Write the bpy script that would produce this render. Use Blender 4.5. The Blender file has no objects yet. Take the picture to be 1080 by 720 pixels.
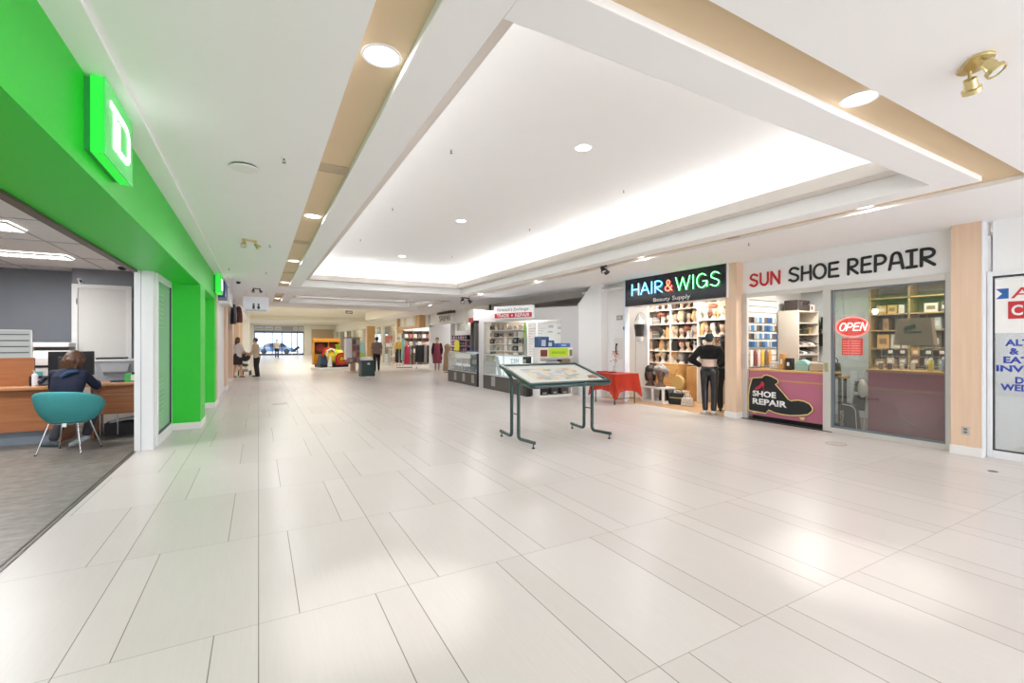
import bpy, bmesh, math, random
from mathutils import Vector, Matrix, noise
PI = math.pi
random.seed(7)
SC = bpy.context.scene
COL = SC.collection

# ------------------------------------------------------------------ materials
MATS = {}
def mat(name, rgb, rough=0.5, metal=0.0, var=0.06, scale=6.0, emit=None, estr=0.0, bump=0.0, bscale=40.0, spec=0.5, coat=0.0):
    """plain procedural material: a base colour gently varied by noise"""
    if name in MATS: return MATS[name]
    m = bpy.data.materials.new(name); m.use_nodes = True
    nt = m.node_tree; b = nt.nodes['Principled BSDF']
    c = (rgb[0], rgb[1], rgb[2], 1)
    if var > 0:
        tc = nt.nodes.new('ShaderNodeTexCoord')
        nz = nt.nodes.new('ShaderNodeTexNoise'); nz.inputs['Scale'].default_value = scale; nz.inputs['Detail'].default_value = 3
        mx = nt.nodes.new('ShaderNodeMix'); mx.data_type = 'RGBA'
        mx.inputs[6].default_value = tuple(max(0, v*(1-var)) for v in rgb)+(1,)
        mx.inputs[7].default_value = tuple(min(1, v*(1+var)) for v in rgb)+(1,)
        nt.links.new(tc.outputs['Object'], nz.inputs['Vector'])
        nt.links.new(nz.outputs['Fac'], mx.inputs[0]); nt.links.new(mx.outputs[2], b.inputs['Base Color'])
    else:
        b.inputs['Base Color'].default_value = c
    b.inputs['Roughness'].default_value = rough; b.inputs['Metallic'].default_value = metal
    b.inputs['Specular IOR Level'].default_value = spec
    if coat: b.inputs['Coat Weight'].default_value = coat
    if emit:
        b.inputs['Emission Color'].default_value = (*emit, 1); b.inputs['Emission Strength'].default_value = estr
    if bump:
        tc = nt.nodes.new('ShaderNodeTexCoord'); n2 = nt.nodes.new('ShaderNodeTexNoise'); n2.inputs['Scale'].default_value = bscale
        bp = nt.nodes.new('ShaderNodeBump'); bp.inputs['Strength'].default_value = bump; bp.inputs['Distance'].default_value = 0.01
        nt.links.new(tc.outputs['Object'], n2.inputs['Vector']); nt.links.new(n2.outputs['Fac'], bp.inputs['Height'])
        nt.links.new(bp.outputs['Normal'], b.inputs['Normal'])
    MATS[name] = m
    return m

def N(nt, typ, **kw):
    n = nt.nodes.new(typ)
    for k, v in kw.items(): setattr(n, k, v)
    return n
def math_node(nt, op, a, b=None):
    n = N(nt, 'ShaderNodeMath', operation=op)
    for i, v in enumerate((a, b)):
        if v is None: continue
        if isinstance(v, (int, float)): n.inputs[i].default_value = v
        else: nt.links.new(v, n.inputs[i])
    return n.outputs[0]

def floor_material():
    """large beige porcelain tiles, a wide tile and a narrow strip per bay, flipped every row"""
    m = bpy.data.materials.new('beige_porcelain_tile'); m.use_nodes = True
    nt = m.node_tree; b = nt.nodes['Principled BSDF']
    g = N(nt, 'ShaderNodeNewGeometry'); s = N(nt, 'ShaderNodeSeparateXYZ'); nt.links.new(g.outputs['Position'], s.inputs[0])
    x, y = s.outputs[0], s.outputs[1]
    M = lambda op, a, b=None: math_node(nt, op, a, b)
    u = M('DIVIDE', x, 0.81); uc = M('FLOOR', u); fx = M('MULTIPLY', M('SUBTRACT', u, uc), 0.81)
    v = M('DIVIDE', M('SUBTRACT', y, 0.25), 1.265); vc = M('FLOOR', v); fy = M('MULTIPLY', M('SUBTRACT', v, vc), 1.265)
    par = M('FLOORED_MODULO', vc, 2.0)
    seam = M('ADD', M('MULTIPLY', par, 0.41), 0.2)
    dx = M('MINIMUM', M('MINIMUM', fx, M('SUBTRACT', 0.81, fx)), M('ABSOLUTE', M('SUBTRACT', fx, seam)))
    dy = M('MINIMUM', fy, M('SUBTRACT', 1.265, fy))
    lx = M('LESS_THAN', dx, 0.0026); ly = M('MULTIPLY', M('LESS_THAN', dy, 0.0022), 0.6)
    line = M('MAXIMUM', lx, ly)
    side = M('GREATER_THAN', fx, seam)
    cv = N(nt, 'ShaderNodeCombineXYZ'); nt.links.new(uc, cv.inputs[0]); nt.links.new(vc, cv.inputs[1]); nt.links.new(side, cv.inputs[2])
    wn = N(nt, 'ShaderNodeTexWhiteNoise'); nt.links.new(cv.outputs[0], wn.inputs['Vector'])
    # fine linear grain along the tile
    mp = N(nt, 'ShaderNodeMapping'); mp.inputs['Scale'].default_value = (70, 3, 1); nt.links.new(g.outputs['Position'], mp.inputs[0])
    ns = N(nt, 'ShaderNodeTexNoise'); ns.inputs['Scale'].default_value = 1.0; ns.inputs['Detail'].default_value = 4; nt.links.new(mp.outputs[0], ns.inputs['Vector'])
    cl = N(nt, 'ShaderNodeTexNoise'); cl.inputs['Scale'].default_value = 1.1; nt.links.new(g.outputs['Position'], cl.inputs['Vector'])
    f = M('ADD', M('ADD', M('MULTIPLY', wn.outputs['Value'], 0.34), M('MULTIPLY', ns.outputs['Fac'], 0.36)), M('MULTIPLY', cl.outputs['Fac'], 0.3))
    r = N(nt, 'ShaderNodeValToRGB'); nt.links.new(f, r.inputs[0])
    r.color_ramp.elements[0].position = 0.2; r.color_ramp.elements[0].color = (0.575, 0.535, 0.505, 1)
    r.color_ramp.elements[1].position = 0.8; r.color_ramp.elements[1].color = (0.655, 0.62, 0.595, 1)
    mx = N(nt, 'ShaderNodeMix', data_type='RGBA'); nt.links.new(line, mx.inputs[0]); nt.links.new(r.outputs[0], mx.inputs[6])
    mx.inputs[7].default_value = (0.20, 0.17, 0.145, 1)
    nt.links.new(mx.outputs[2], b.inputs['Base Color'])
    b.inputs['Roughness'].default_value = 0.30; b.inputs['Specular IOR Level'].default_value = 0.4
    return m

def vinyl_material():
    m = bpy.data.materials.new('mottled_grey_vinyl'); m.use_nodes = True
    nt = m.node_tree; b = nt.nodes['Principled BSDF']
    g = N(nt, 'ShaderNodeNewGeometry')
    mp = N(nt, 'ShaderNodeMapping'); mp.inputs['Scale'].default_value = (5, 9, 1); nt.links.new(g.outputs['Position'], mp.inputs[0])
    n = N(nt, 'ShaderNodeTexNoise'); n.inputs['Scale'].default_value = 1.3; n.inputs['Detail'].default_value = 9; n.inputs['Roughness'].default_value = 0.68
    nt.links.new(mp.outputs[0], n.inputs['Vector'])
    r = N(nt, 'ShaderNodeValToRGB'); nt.links.new(n.outputs['Fac'], r.inputs[0])
    r.color_ramp.elements[0].position = 0.32; r.color_ramp.elements[0].color = (0.11, 0.098, 0.083, 1)
    r.color_ramp.elements[1].position = 0.68; r.color_ramp.elements[1].color = (0.27, 0.245, 0.215, 1)
    nt.links.new(r.outputs[0], b.inputs['Base Color']); b.inputs['Roughness'].default_value = 0.38
    return m

def wood_material(name, c0, c1, rough=0.4, axis='Z', scale=1.0):
    if name in MATS: return MATS[name]
    m = bpy.data.materials.new(name); m.use_nodes = True
    nt = m.node_tree; b = nt.nodes['Principled BSDF']
    g = N(nt, 'ShaderNodeNewGeometry')
    mp = N(nt, 'ShaderNodeMapping'); k = {'X': (1, 14, 14), 'Y': (14, 1, 14), 'Z': (14, 14, 1)}[axis]
    mp.inputs['Scale'].default_value = tuple(v*scale for v in k); nt.links.new(g.outputs['Position'], mp.inputs[0])
    n = N(nt, 'ShaderNodeTexNoise'); n.inputs['Scale'].default_value = 2; n.inputs['Detail'].default_value = 6; nt.links.new(mp.outputs[0], n.inputs['Vector'])
    r = N(nt, 'ShaderNodeValToRGB'); nt.links.new(n.outputs['Fac'], r.inputs[0])
    r.color_ramp.elements[0].position = 0.3; r.color_ramp.elements[0].color = (*c0, 1)
    r.color_ramp.elements[1].position = 0.7; r.color_ramp.elements[1].color = (*c1, 1)
    nt.links.new(r.outputs[0], b.inputs['Base Color']); b.inputs['Roughness'].default_value = rough
    MATS[name] = m
    return m

def glass_material(name, tint=(1, 1, 1), refl=0.10, rough=0.02, trans=0.9, diff=None, dfac=0.0):
    if name in MATS: return MATS[name]
    m = bpy.data.materials.new(name); m.use_nodes = True
    nt = m.node_tree; nt.nodes.remove(nt.nodes['Principled BSDF']); out = nt.nodes['Material Output']
    t = N(nt, 'ShaderNodeBsdfTransparent'); t.inputs[0].default_value = (*[v*trans for v in tint], 1)
    gl = N(nt, 'ShaderNodeBsdfGlossy'); gl.inputs['Roughness'].default_value = rough; gl.inputs[0].default_value = (1, 1, 1, 1)
    lw = N(nt, 'ShaderNodeLayerWeight'); lw.inputs[0].default_value = 0.5
    f = math_node(nt, 'ADD', math_node(nt, 'MULTIPLY', math_node(nt, 'POWER', lw.outputs['Facing'], 5.0), 0.8), refl*0.6)
    mx = N(nt, 'ShaderNodeMixShader'); nt.links.new(f, mx.inputs[0]); nt.links.new(t.outputs[0], mx.inputs[1]); nt.links.new(gl.outputs[0], mx.inputs[2])
    last = mx.outputs[0]
    if diff:
        d = N(nt, 'ShaderNodeBsdfDiffuse'); d.inputs[0].default_value = (*diff, 1)
        m2 = N(nt, 'ShaderNodeMixShader'); m2.inputs[0].default_value = dfac
        nt.links.new(last, m2.inputs[1]); nt.links.new(d.outputs[0], m2.inputs[2]); last = m2.outputs[0]
    nt.links.new(last, out.inputs[0])
    MATS[name] = m
    return m

def emit_material(name, rgb, strength):
    return mat(name, tuple(min(1, v) for v in rgb), 0.5, var=0, emit=rgb, estr=strength)

# ------------------------------------------------------------------ mesh builder
def wl(o):
    v = Vector((0, 0, 0))
    while o is not None:
        v += o.location; o = o.parent
    return v

class MB:
    def __init__(s): s.bm = bmesh.new()
    def face(s, pts):
        return s.bm.faces.new([s.bm.verts.new(p) for p in pts])
    def hexa(s, p):          # 8 points: bottom 4 then top 4
        v = [s.bm.verts.new(q) for q in p]
        for f in ((3, 2, 1, 0), (4, 5, 6, 7), (0, 1, 5, 4), (1, 2, 6, 5), (2, 3, 7, 6), (3, 0, 4, 7)):
            s.bm.faces.new([v[i] for i in f])
        return s
    def box(s, x0, x1, y0, y1, z0, z1):
        if x0 > x1: x0, x1 = x1, x0
        if y0 > y1: y0, y1 = y1, y0
        if z0 > z1: z0, z1 = z1, z0
        return s.hexa([(x0, y0, z0), (x1, y0, z0), (x1, y1, z0), (x0, y1, z0), (x0, y0, z1), (x1, y0, z1), (x1, y1, z1), (x0, y1, z1)])
    def bar(s, a, b, w, h, up=(0, 0, 1)):
        """box of section w x h from a to b"""
        a, b = Vector(a), Vector(b); d = (b-a).normalized(); up = Vector(up)
        r = d.cross(up)
        if r.length < 1e-5: r = d.cross(Vector((1, 0, 0)))
        r.normalize(); u = r.cross(d)
        r *= w/2; u *= h/2
        return s.hexa([a-r-u, a+r-u, b+r-u, b-r-u, a-r+u, a+r+u, b+r+u, b-r+u])
    def tube(s, pts, r, n=8, closed=False, caps=True):
        pts = [Vector(p) for p in pts]; m = len(pts)
        rs = r if isinstance(r, (list, tuple)) else [r]*m
        t0 = (pts[1]-pts[0]).normalized()
        ref = Vector((0, 0, 1)) if abs(t0.z) < 0.9 else Vector((1, 0, 0))
        u = t0.cross(ref).normalized(); rings = []
        for i in range(m):
            if closed: t = (pts[(i+1) % m]-pts[i-1]).normalized()
            elif i == 0: t = t0
            elif i == m-1: t = (pts[-1]-pts[-2]).normalized()
            else: t = ((pts[i+1]-pts[i]).normalized()+(pts[i]-pts[i-1]).normalized())
            if t.length < 1e-6: t = (pts[i]-pts[i-1])
            t.normalize()
            u = (u - t*u.dot(t))
            if u.length < 1e-6: u = t.orthogonal()
            u.normalize(); w = t.cross(u)
            k = 1.0
            if 0 < i < m-1 or closed:
                c = (pts[i]-pts[i-1]).normalized().dot(t); k = 1/max(0.6, c)
            rings.append([s.bm.verts.new(pts[i]+(u*math.cos(2*PI*j/n)+w*math.sin(2*PI*j/n))*rs[i]) for j in range(n)])
        for i in range(m if closed else m-1):
            A, B = rings[i], rings[(i+1) % m]
            for j in range(n):
                try: s.bm.faces.new((A[j], A[(j+1) % n], B[(j+1) % n], B[j]))
                except ValueError: pass
        if caps and not closed:
            s.bm.faces.new(rings[0][::-1]); s.bm.faces.new(rings[-1])
        return s
    def cyl(s, a, b, r0, r1=None, n=16):
        return s.tube([a, b], [r0, r0 if r1 is None else r1], n)
    def lathe(s, prof, c=(0, 0, 0), n=20, axis='Z', cap=True):
        c = Vector(c); rings = []
        def P(r, z, a):
            x, y = r*math.cos(a), r*math.sin(a)
            return c+Vector({'Z': (x, y, z), 'X': (z, x, y), 'Y': (y, z, x)}[axis])
        for r, z in prof:
            rings.append([s.bm.verts.new(P(max(r, 1e-4), z, 2*PI*j/n)) for j in range(n)])
        for A, B in zip(rings, rings[1:]):
            for j in range(n): s.bm.faces.new((A[j], A[(j+1) % n], B[(j+1) % n], B[j]))
        if cap:
            s.bm.faces.new(rings[0][::-1]); s.bm.faces.new(rings[-1])
        return s
    def prism(s, poly, f, d):
        """polygon of (u,v) mapped by f(u,v)->Vector, thickened by vector d"""
        d = Vector(d); A = [s.bm.verts.new(Vector(f(u, v))) for u, v in poly]; B = [s.bm.verts.new(Vector(f(u, v))+d) for u, v in poly]
        n = len(poly)
        s.bm.faces.new(A[::-1]); s.bm.faces.new(B)
        for i in range(n): s.bm.faces.new((A[i], A[(i+1) % n], B[(i+1) % n], B[i]))
        return s
    def ell(s, c, r, nu=14, nv=10, rot=None):
        c = Vector(c); R = rot or Matrix.Identity(3); rings = []
        top = s.bm.verts.new(c+R @ Vector((0, 0, r[2]))); bot = s.bm.verts.new(c+R @ Vector((0, 0, -r[2])))
        for i in range(1, nv):
            t = PI*i/nv
            rings.append([s.bm.verts.new(c+R @ Vector((r[0]*math.sin(t)*math.cos(2*PI*j/nu), r[1]*math.sin(t)*math.sin(2*PI*j/nu), r[2]*math.cos(t)))) for j in range(nu)])
        for j in range(nu):
            k = (j+1) % nu
            s.bm.faces.new((top, rings[0][j], rings[0][k])); s.bm.faces.new((bot, rings[-1][k], rings[-1][j]))
            for A, B in zip(rings, rings[1:]): s.bm.faces.new((A[j], B[j], B[k], A[k]))
        return s
    def loft(s, secs, n=16, caps=True):
        """stack of ellipses (cx,cy,z,rx,ry)"""
        rings = [[s.bm.verts.new((cx+rx*math.cos(2*PI*j/n), cy+ry*math.sin(2*PI*j/n), z)) for j in range(n)] for cx, cy, z, rx, ry in secs]
        for A, B in zip(rings, rings[1:]):
            for j in range(n): s.bm.faces.new((A[j], A[(j+1) % n], B[(j+1) % n], B[j]))
        if caps: s.bm.faces.new(rings[0][::-1]); s.bm.faces.new(rings[-1])
        return s
    def rbox(s, x0, x1, y0, y1, z0, z1, r=0.02, n=3):
        """box with rounded vertical edges"""
        pts = []
        for cx, cy, a in ((x1-r, y1-r, 0), (x0+r, y1-r, 90), (x0+r, y0+r, 180), (x1-r, y0+r, 270)):
            for i in range(n+1):
                t = math.radians(a+90*i/n); pts.append((cx+r*math.cos(t), cy+r*math.sin(t)))
        return s.prism(pts, lambda u, v: (u, v, z0), (0, 0, z1-z0))
    def build(s, name, m, parent=None, smooth=False, bevel=0.0, local=False):
        bmesh.ops.recalc_face_normals(s.bm, faces=s.bm.faces)
        me = bpy.data.meshes.new(name)
        if parent is not None and not local:
            off = wl(parent)
            for v in s.bm.verts: v.co -= off
        s.bm.to_mesh(me); s.bm.free()
        if smooth:
            for p in me.polygons: p.use_smooth = True
        me.materials.append(m)
        o = bpy.data.objects.new(name, me); COL.objects.link(o)
        if parent is not None: o.parent = parent
        if smooth and hasattr(me, 'set_sharp_from_angle'): me.set_sharp_from_angle(angle=math.radians(40))
        if bevel > 0:
            md = o.modifiers.new('bevel', 'BEVEL'); md.width = bevel; md.segments = 2; md.limit_method = 'ANGLE'; md.angle_limit = math.radians(40)
        return o

def tag(o, label, cat, group=None):
    o['label'] = label; o['category'] = cat
    if group: o['group'] = group
    return o
def struct(o):
    o['kind'] = 'structure'; return o
def thing(name, label, cat, loc=(0, 0, 0), rz=0.0, group=None):
    o = bpy.data.objects.new(name, None); COL.objects.link(o); o.empty_display_size = 0.1
    o.location = loc; o.rotation_euler = (0, 0, rz)
    return tag(o, label, cat, group)
def dup(o, loc=None, rz=None, label=None, group=None, parent=None, scale=None):
    c = o.copy(); COL.objects.link(c)
    if parent is not None: c.parent = parent
    if loc is not None: c.location = loc
    if rz is not None: c.rotation_euler = (0, 0, rz)
    if label: c['label'] = label
    if group: c['group'] = group
    if scale: c.scale = scale
    for ch in list(o.children): dup(ch, parent=c)
    return c
def remat(o, m):
    """own mesh copy of one part in another material"""
    o.data = o.data.copy(); o.data.materials.clear(); o.data.materials.append(m)

# ------------------------------------------------------------------ lettering
def text_part(s, name, m, parent, origin, right, up, w, h, depth=0.004, bold=0.0, shear=0.0, label=None):
    cu = bpy.data.curves.new(name, 'FONT'); cu.body = s; cu.size = 1; cu.extrude = 0.0; cu.offset = bold; cu.shear = shear; cu.resolution_u = 3
    ob = bpy.data.objects.new(name, cu); COL.objects.link(ob)
    dg = bpy.context.evaluated_depsgraph_get(); dg.update()
    me = bpy.data.meshes.new_from_object(ob.evaluated_get(dg)); bpy.data.objects.remove(ob)
    xs = [v.co.x for v in me.vertices]; ys = [v.co.y for v in me.vertices]
    x0, x1, y0, y1 = min(xs), max(xs), min(ys), max(ys)
    R, U, O = Vector(right), Vector(up), Vector(origin); Nn = R.cross(U)
    bm = bmesh.new(); bm.from_mesh(me); bpy.data.meshes.remove(me)
    for v in bm.verts:
        u = (v.co.x-x0)/(x1-x0)*w; t = (v.co.y-y0)/(y1-y0)*h
        v.co = O+R*u+U*t
    r = bmesh.ops.extrude_face_region(bm, geom=list(bm.faces))
    for e in r['geom']:
        if isinstance(e, bmesh.types.BMVert): e.co += Nn*depth
    mb = MB(); mb.bm.free(); mb.bm = bm
    o = mb.build(name, m, parent)
    if label: o['label'] = label
    return o

def arc(cx, cy, rx, ry, a0, a1, n=10):
    return [(cx+rx*math.cos(math.radians(a0+(a1-a0)*i/n)), cy+ry*math.sin(math.radians(a0+(a1-a0)*i/n))) for i in range(n+1)]
STROKES = {
 'S': [[(0.9, 0.86)]+arc(0.5, 0.745, 0.36, 0.245, 60, 200)+[(0.3, 0.58), (0.7, 0.45)]+arc(0.52, 0.25, 0.38, 0.25, 30, -150)+[(0.08, 0.12)]],
 'U': [[(0.08, 1), (0.08, 0.35)]+arc(0.5, 0.35, 0.42, 0.35, 180, 360)+[(0.92, 1)]],
 'N': [[(0.08, 0), (0.1, 1), (0.9, 0), (0.92, 1)]],
 'H': [[(0.08, 1), (0.06, 0)], [(0.92, 1), (0.94, 0)], [(0.07, 0.5), (0.93, 0.52)]],
 'O': [arc(0.5, 0.5, 0.47, 0.5, 90, 450, 22)],
 'E': [[(0.9, 0.97), (0.12, 0.95), (0.08, 0.03), (0.92, 0.02)], [(0.1, 0.5), (0.82, 0.52)]],
 'R': [[(0.08, 0), (0.1, 0.97)]+arc(0.45, 0.72, 0.45, 0.25, 80, -95)+[(0.14, 0.46), (0.92, 0.0)]],
 'P': [[(0.08, 0), (0.1, 0.97)]+arc(0.45, 0.70, 0.48, 0.27, 80, -95)+[(0.12, 0.42)]],
 'A': [[(0.03, 0), (0.18, 0.6)]+arc(0.5, 0.72, 0.3, 0.27, 165, 15)+[(0.84, 0.6), (0.97, 0)], [(0.14, 0.36), (0.88, 0.36)]],
 'A2': [[(0.02, 0), (0.5, 1), (0.98, 0)], [(0.22, 0.36), (0.78, 0.36)]],
 'I': [[(0.5, 0), (0.5, 1)]],
 'I2': [[(0.5, 0), (0.5, 0.98)], [(0.05, 0.98), (0.95, 1)], [(0.05, 0.0), (0.95, 0.01)]],
 'W': [[(0.0, 1), (0.25, 0), (0.5, 0.95), (0.75, 0), (1, 1)]],
 'G': [arc(0.5, 0.5, 0.46, 0.5, 45, 360, 18)[:-1]+[(0.96, 0.45), (0.6, 0.45)], [(0.96, 0.45), (0.96, 0.05)]],
 '&': [[(0.98, 0.0), (0.3, 0.62)]+arc(0.46, 0.8, 0.2, 0.2, 200, -20)+[(0.5, 0.55), (0.25, 0.45)]+arc(0.4, 0.24, 0.35, 0.24, 140, 330)+[(0.95, 0.45)]],
}
def stroke_word(mb, glyphs, origin, right, up, h, widths, gap, r, normal=(0, 0, 0), n=6, slope=0.0):
    """letters swept as round strokes; returns end offset"""
    R, U, O = Vector(right), Vector(up), Vector(origin); x = 0.0
    for g, w in zip(glyphs, widths):
        if g is None: x += w; continue
        for st in STROKES[g]:
            pts = [O+R*(x+p[0]*w)+U*(p[1]*h+slope*(x+p[0]*w)) for p in st]; run = [pts[0]]
            for i in range(1, len(pts)):
                run.append(pts[i])
                if i == len(pts)-1 or (pts[i]-pts[i-1]).normalized().dot((pts[i+1]-pts[i]).normalized()) < 0.75:
                    mb.tube(run, r, n); run = [pts[i]]
                    mb.ell(pts[i], (r, r, r), n, 6)
            mb.ell(pts[0], (r, r, r), n, 6)
        x += w+gap
    return x

# ------------------------------------------------------------------ palette
white = mat('white_ceiling_paint', (0.90, 0.90, 0.90), 0.7, var=0.012, scale=2)
wallw = mat('white_wall_paint', (0.86, 0.865, 0.87), 0.55, var=0.015, scale=2)
beige = mat('beige_band_paint', (0.70, 0.545, 0.345), 0.6, var=0.03, scale=3)
lip = mat('warm_grey_moulding', (0.72, 0.67, 0.62), 0.6, var=0.02)
green = mat('bank_green_paint', (0.018, 0.62, 0.028), 0.42, var=0.04, scale=2)
alu = mat('white_aluminium', (0.80, 0.82, 0.84), 0.35, var=0.02)
alug = mat('grey_aluminium', (0.55, 0.56, 0.57), 0.35, 0.5, var=0.03)
peach = wood_material('peach_laminate', (0.72, 0.52, 0.37), (0.78, 0.585, 0.43), 0.45, 'Z', 0.6)
black = mat('black_plastic', (0.012, 0.012, 0.014), 0.4, var=0.1)
dark = mat('charcoal', (0.035, 0.035, 0.04), 0.5, var=0.1)
steel = mat('polished_steel', (0.75, 0.75, 0.76), 0.18, 1.0, var=0.02)
brass = mat('brass', (0.70, 0.58, 0.30), 0.28, 0.9, var=0.05)
greyb = mat('grey_blue_wall', (0.20, 0.215, 0.245), 0.5, var=0.05)
greyl = mat('light_grey_wall', (0.36, 0.37, 0.39), 0.5, var=0.03)
greyk = mat('grey_partition_paint', (0.60, 0.59, 0.585), 0.6, var=0.02)
paper = mat('white_card', (0.85, 0.85, 0.83), 0.6, var=0.02)
lampm = emit_material('lamp_glow', (1.0, 0.985, 0.95), 6.0)
covem = emit_material('cove_tube', (0.97, 0.985, 1.0), 8.0)
gl_clear = glass_material('clear_glass', (0.97, 1.0, 0.985), 0.07)
floorm = floor_material(); vinyl = vinyl_material()
oak = wood_material('honey_oak', (0.50, 0.27, 0.09), (0.66, 0.39, 0.16), 0.35, 'Y')
H0 = 3.08      # main ceiling
XL, XR = -0.88, 8.42

# ------------------------------------------------------------------ the setting: floor and ceilings
struct(MB().box(-1.47, 8.46, -6, 62, -0.12, 0).build('floor', floorm))
struct(MB().box(-8.1, -1.47, -3.1, 11.9, -0.12, 0).build('floor', vinyl))
tr = MB()
tr.box(-1.52, -1.505, -3, 8.0, 0, 0.006); tr.box(-1.485, -1.47, -3, 8.0, 0, 0.006)
struct(tr.build('trim_1', mat('track_metal', (0.12, 0.11, 0.10), 0.4, 0.6)))

C1 = (0.475, 6.45, 1.40, 14.70)
C2 = (0.475, 6.45, 16.40, 20.60)
cb = MB()
for a in ((-0.71, 0.475, -6, 22.6), (6.45, 9.6, -6, 22.6), (0.475, 6.45, -6, 1.40), (0.475, 6.45, 14.70, 16.40), (0.475, 6.45, 20.60, 22.6), (6.9, 9.6, 22.6, 34)):
    cb.box(*a, H0, H0+0.16)
struct(cb.build('ceiling', white))
struct(MB().box(XL, -0.71, -6, 36, H0-0.025, H0+0.16).build('trim_2', white))
def ring(mb, b, o, i, z0, z1):
    """rectangular ring between insets o and i of the plan b"""
    x0, x1, y0, y1 = b
    mb.box(x0+o, x0+i, y0+o, y1-o, z0, z1); mb.box(x1-i, x1-o, y0+o, y1-o, z0, z1)
    mb.box(x0+i, x1-i, y0+o, y0+i, z0, z1); mb.box(x0+i, x1-i, y1-i, y1-o, z0, z1)
def coffer(b):
    m = MB(); ring(m, b, -0.02, 0.30, H0+0.045, H0+0.08); struct(m.build('trim_3', beige))
    m = MB(); ring(m, b, 0.265, 0.565, H0-0.004, H0+0.19); struct(m.build('ceiling', white, bevel=0.006))
    m = MB(); ring(m, b, 0.30, 0.765, H0+0.19, H0+0.34); struct(m.build('trim_4', lip, bevel=0.006))
    m = MB(); ring(m, b, 0.15, 0.22, H0+0.19, 3.92); m.box(b[0]+0.1, b[1]-0.1, b[2]+0.1, b[3]-0.1, 3.9, 3.97)
    struct(m.build('ceiling', white))
    x0, x1, y0, y1 = b
    for k, a in enumerate(((x0+0.34, x0+0.40, y0+0.5, y1-0.5), (x1-0.40, x1-0.34, y0+0.5, y1-0.5), (x0+0.6, x1-0.6, y0+0.34, y0+0.40), (x0+0.6, x1-0.6, y1-0.40, y1-0.34))):
        o = MB().box(*a, H0+0.345, H0+0.375).build('cove_light', covem); struct(o)
coffer(C1); coffer(C2)

# end of the low ceiling, taller hall behind it
cream = mat('cream_ceiling_paint', (0.86, 0.83, 0.72), 0.65, var=0.02)
struct(MB().box(-1.3, 6.9, 22.6, 22.75, H0, 3.75).build('wall_far', white))
struct(MB().box(-2.2, 9.6, 22.75, 62, 3.62, 3.75).build('ceiling', cream))
fb = MB(); fb.box(-1.3, 8.6, 41.0, 41.4, 3.3, 3.62); fb.box(6.75, 6.9, 22.75, 34, H0, 3.62); struct(fb.build('ceiling', cream))

# ------------------------------------------------------------------ ceiling fixtures
trimw = mat('white_enamel', (0.82, 0.82, 0.80), 0.35, var=0.02)
def lathe_part(name, prof, m, parent, smooth=True, n=24):
    return MB().lathe(prof, n=n).build(name, m, parent, smooth=smooth, local=True)
def downlight(label, x, y, z, group, proto=[None], r=0.1):
    if proto[0] is None:
        t = thing('downlight', label, 'ceiling light', (x, y, z), 0, group)
        MB().lathe([(0.092, 0.02), (0.092, 0.0), (0.095, -0.006), (0.108, -0.008), (0.113, -0.003), (0.113, 0.0), (0.113, 0.02)], n=28, cap=False).build('trim_ring', trimw, t, smooth=True, local=True)
        lathe_part('lens', [(0.093, 0.004), (0.092, -0.001), (0.05, -0.003)], lampm, t, n=28)
        proto[0] = t
    else: t = dup(proto[0], (x, y, z), label=label, group=group)
    return t
ZB = H0+0.045
GL = 'downlights in the ceiling'
words = ['nearest', 'second nearest', 'third from the front', 'fourth from the front']
for i, y in enumerate((2.62, 6.37, 10.05, 13.75)):
    downlight('round white downlight in the left beige band, '+words[i], 0.61, y, ZB, GL)
downlight('round white downlight in the near right beige band above the open floor', 3.5, 1.53, ZB, GL)
for i, y in enumerate((2.72, 6.41, 10.2, 13.75)):
    downlight('round white downlight in the beige band along the shops, '+words[i], 6.31, y, ZB, GL)
for i, y in enumerate((4.49, 8.36, 12.6)):
    downlight('round downlight in the raised white tray ceiling, '+words[i], 3.5, y, 3.9, GL)
downlight('small far downlight in the beige band behind the tray ceiling', 0.61, 18.9, ZB, GL)

ventm = mat('vent_beige', (0.50, 0.40, 0.27), 0.5)
vent0 = None
def vent(x, y, label):
    global vent0
    if vent0: return dup(vent0, (x, y, ZB), label=label)
    t = thing('air_vent', label, 'air vent', (x, y, ZB), 0, 'air vents in the beige bands')
    f = MB(); f.box(-0.125, 0.125, -0.10, -0.085, -0.012, 0); f.box(-0.125, 0.125, 0.085, 0.10, -0.012, 0); f.box(-0.125, -0.108, -0.085, 0.085, -0.012, 0); f.box(0.108, 0.125, -0.085, 0.085, -0.012, 0)
    f.build('frame', ventm, t, local=True)
    MB().box(-0.108, 0.108, -0.085, 0.085, -0.001, 0.004).build('duct_shade', mat('vent_shadow', (0.10, 0.08, 0.06), 0.8), t, local=True)  # dark plate, the shade inside the vent put into its colour
    g = MB()
    for k in range(5): g.bar((-0.108, -0.062+0.031*k, -0.006), (0.108, -0.062+0.031*k, -0.006), 0.018, 0.003, up=(0, 0.5, 1))
    g.bar((0, -0.085, -0.008), (0, 0.085, -0.008), 0.008, 0.003)
    g.build('louvre', ventm, t, local=True)
    vent0 = t; return t
for i, y in enumerate((4.54, 8.11, 11.75)): vent(0.60, y, 'beige air vent in the left beige ceiling band, '+words[i])
vent(0.60, 17.9, 'beige air vent far back in the left beige band by the washroom sign')
for i, y in enumerate((4.5, 8.2)): vent(6.31, y, 'beige air vent in the beige band along the shops, '+words[i])

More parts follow.
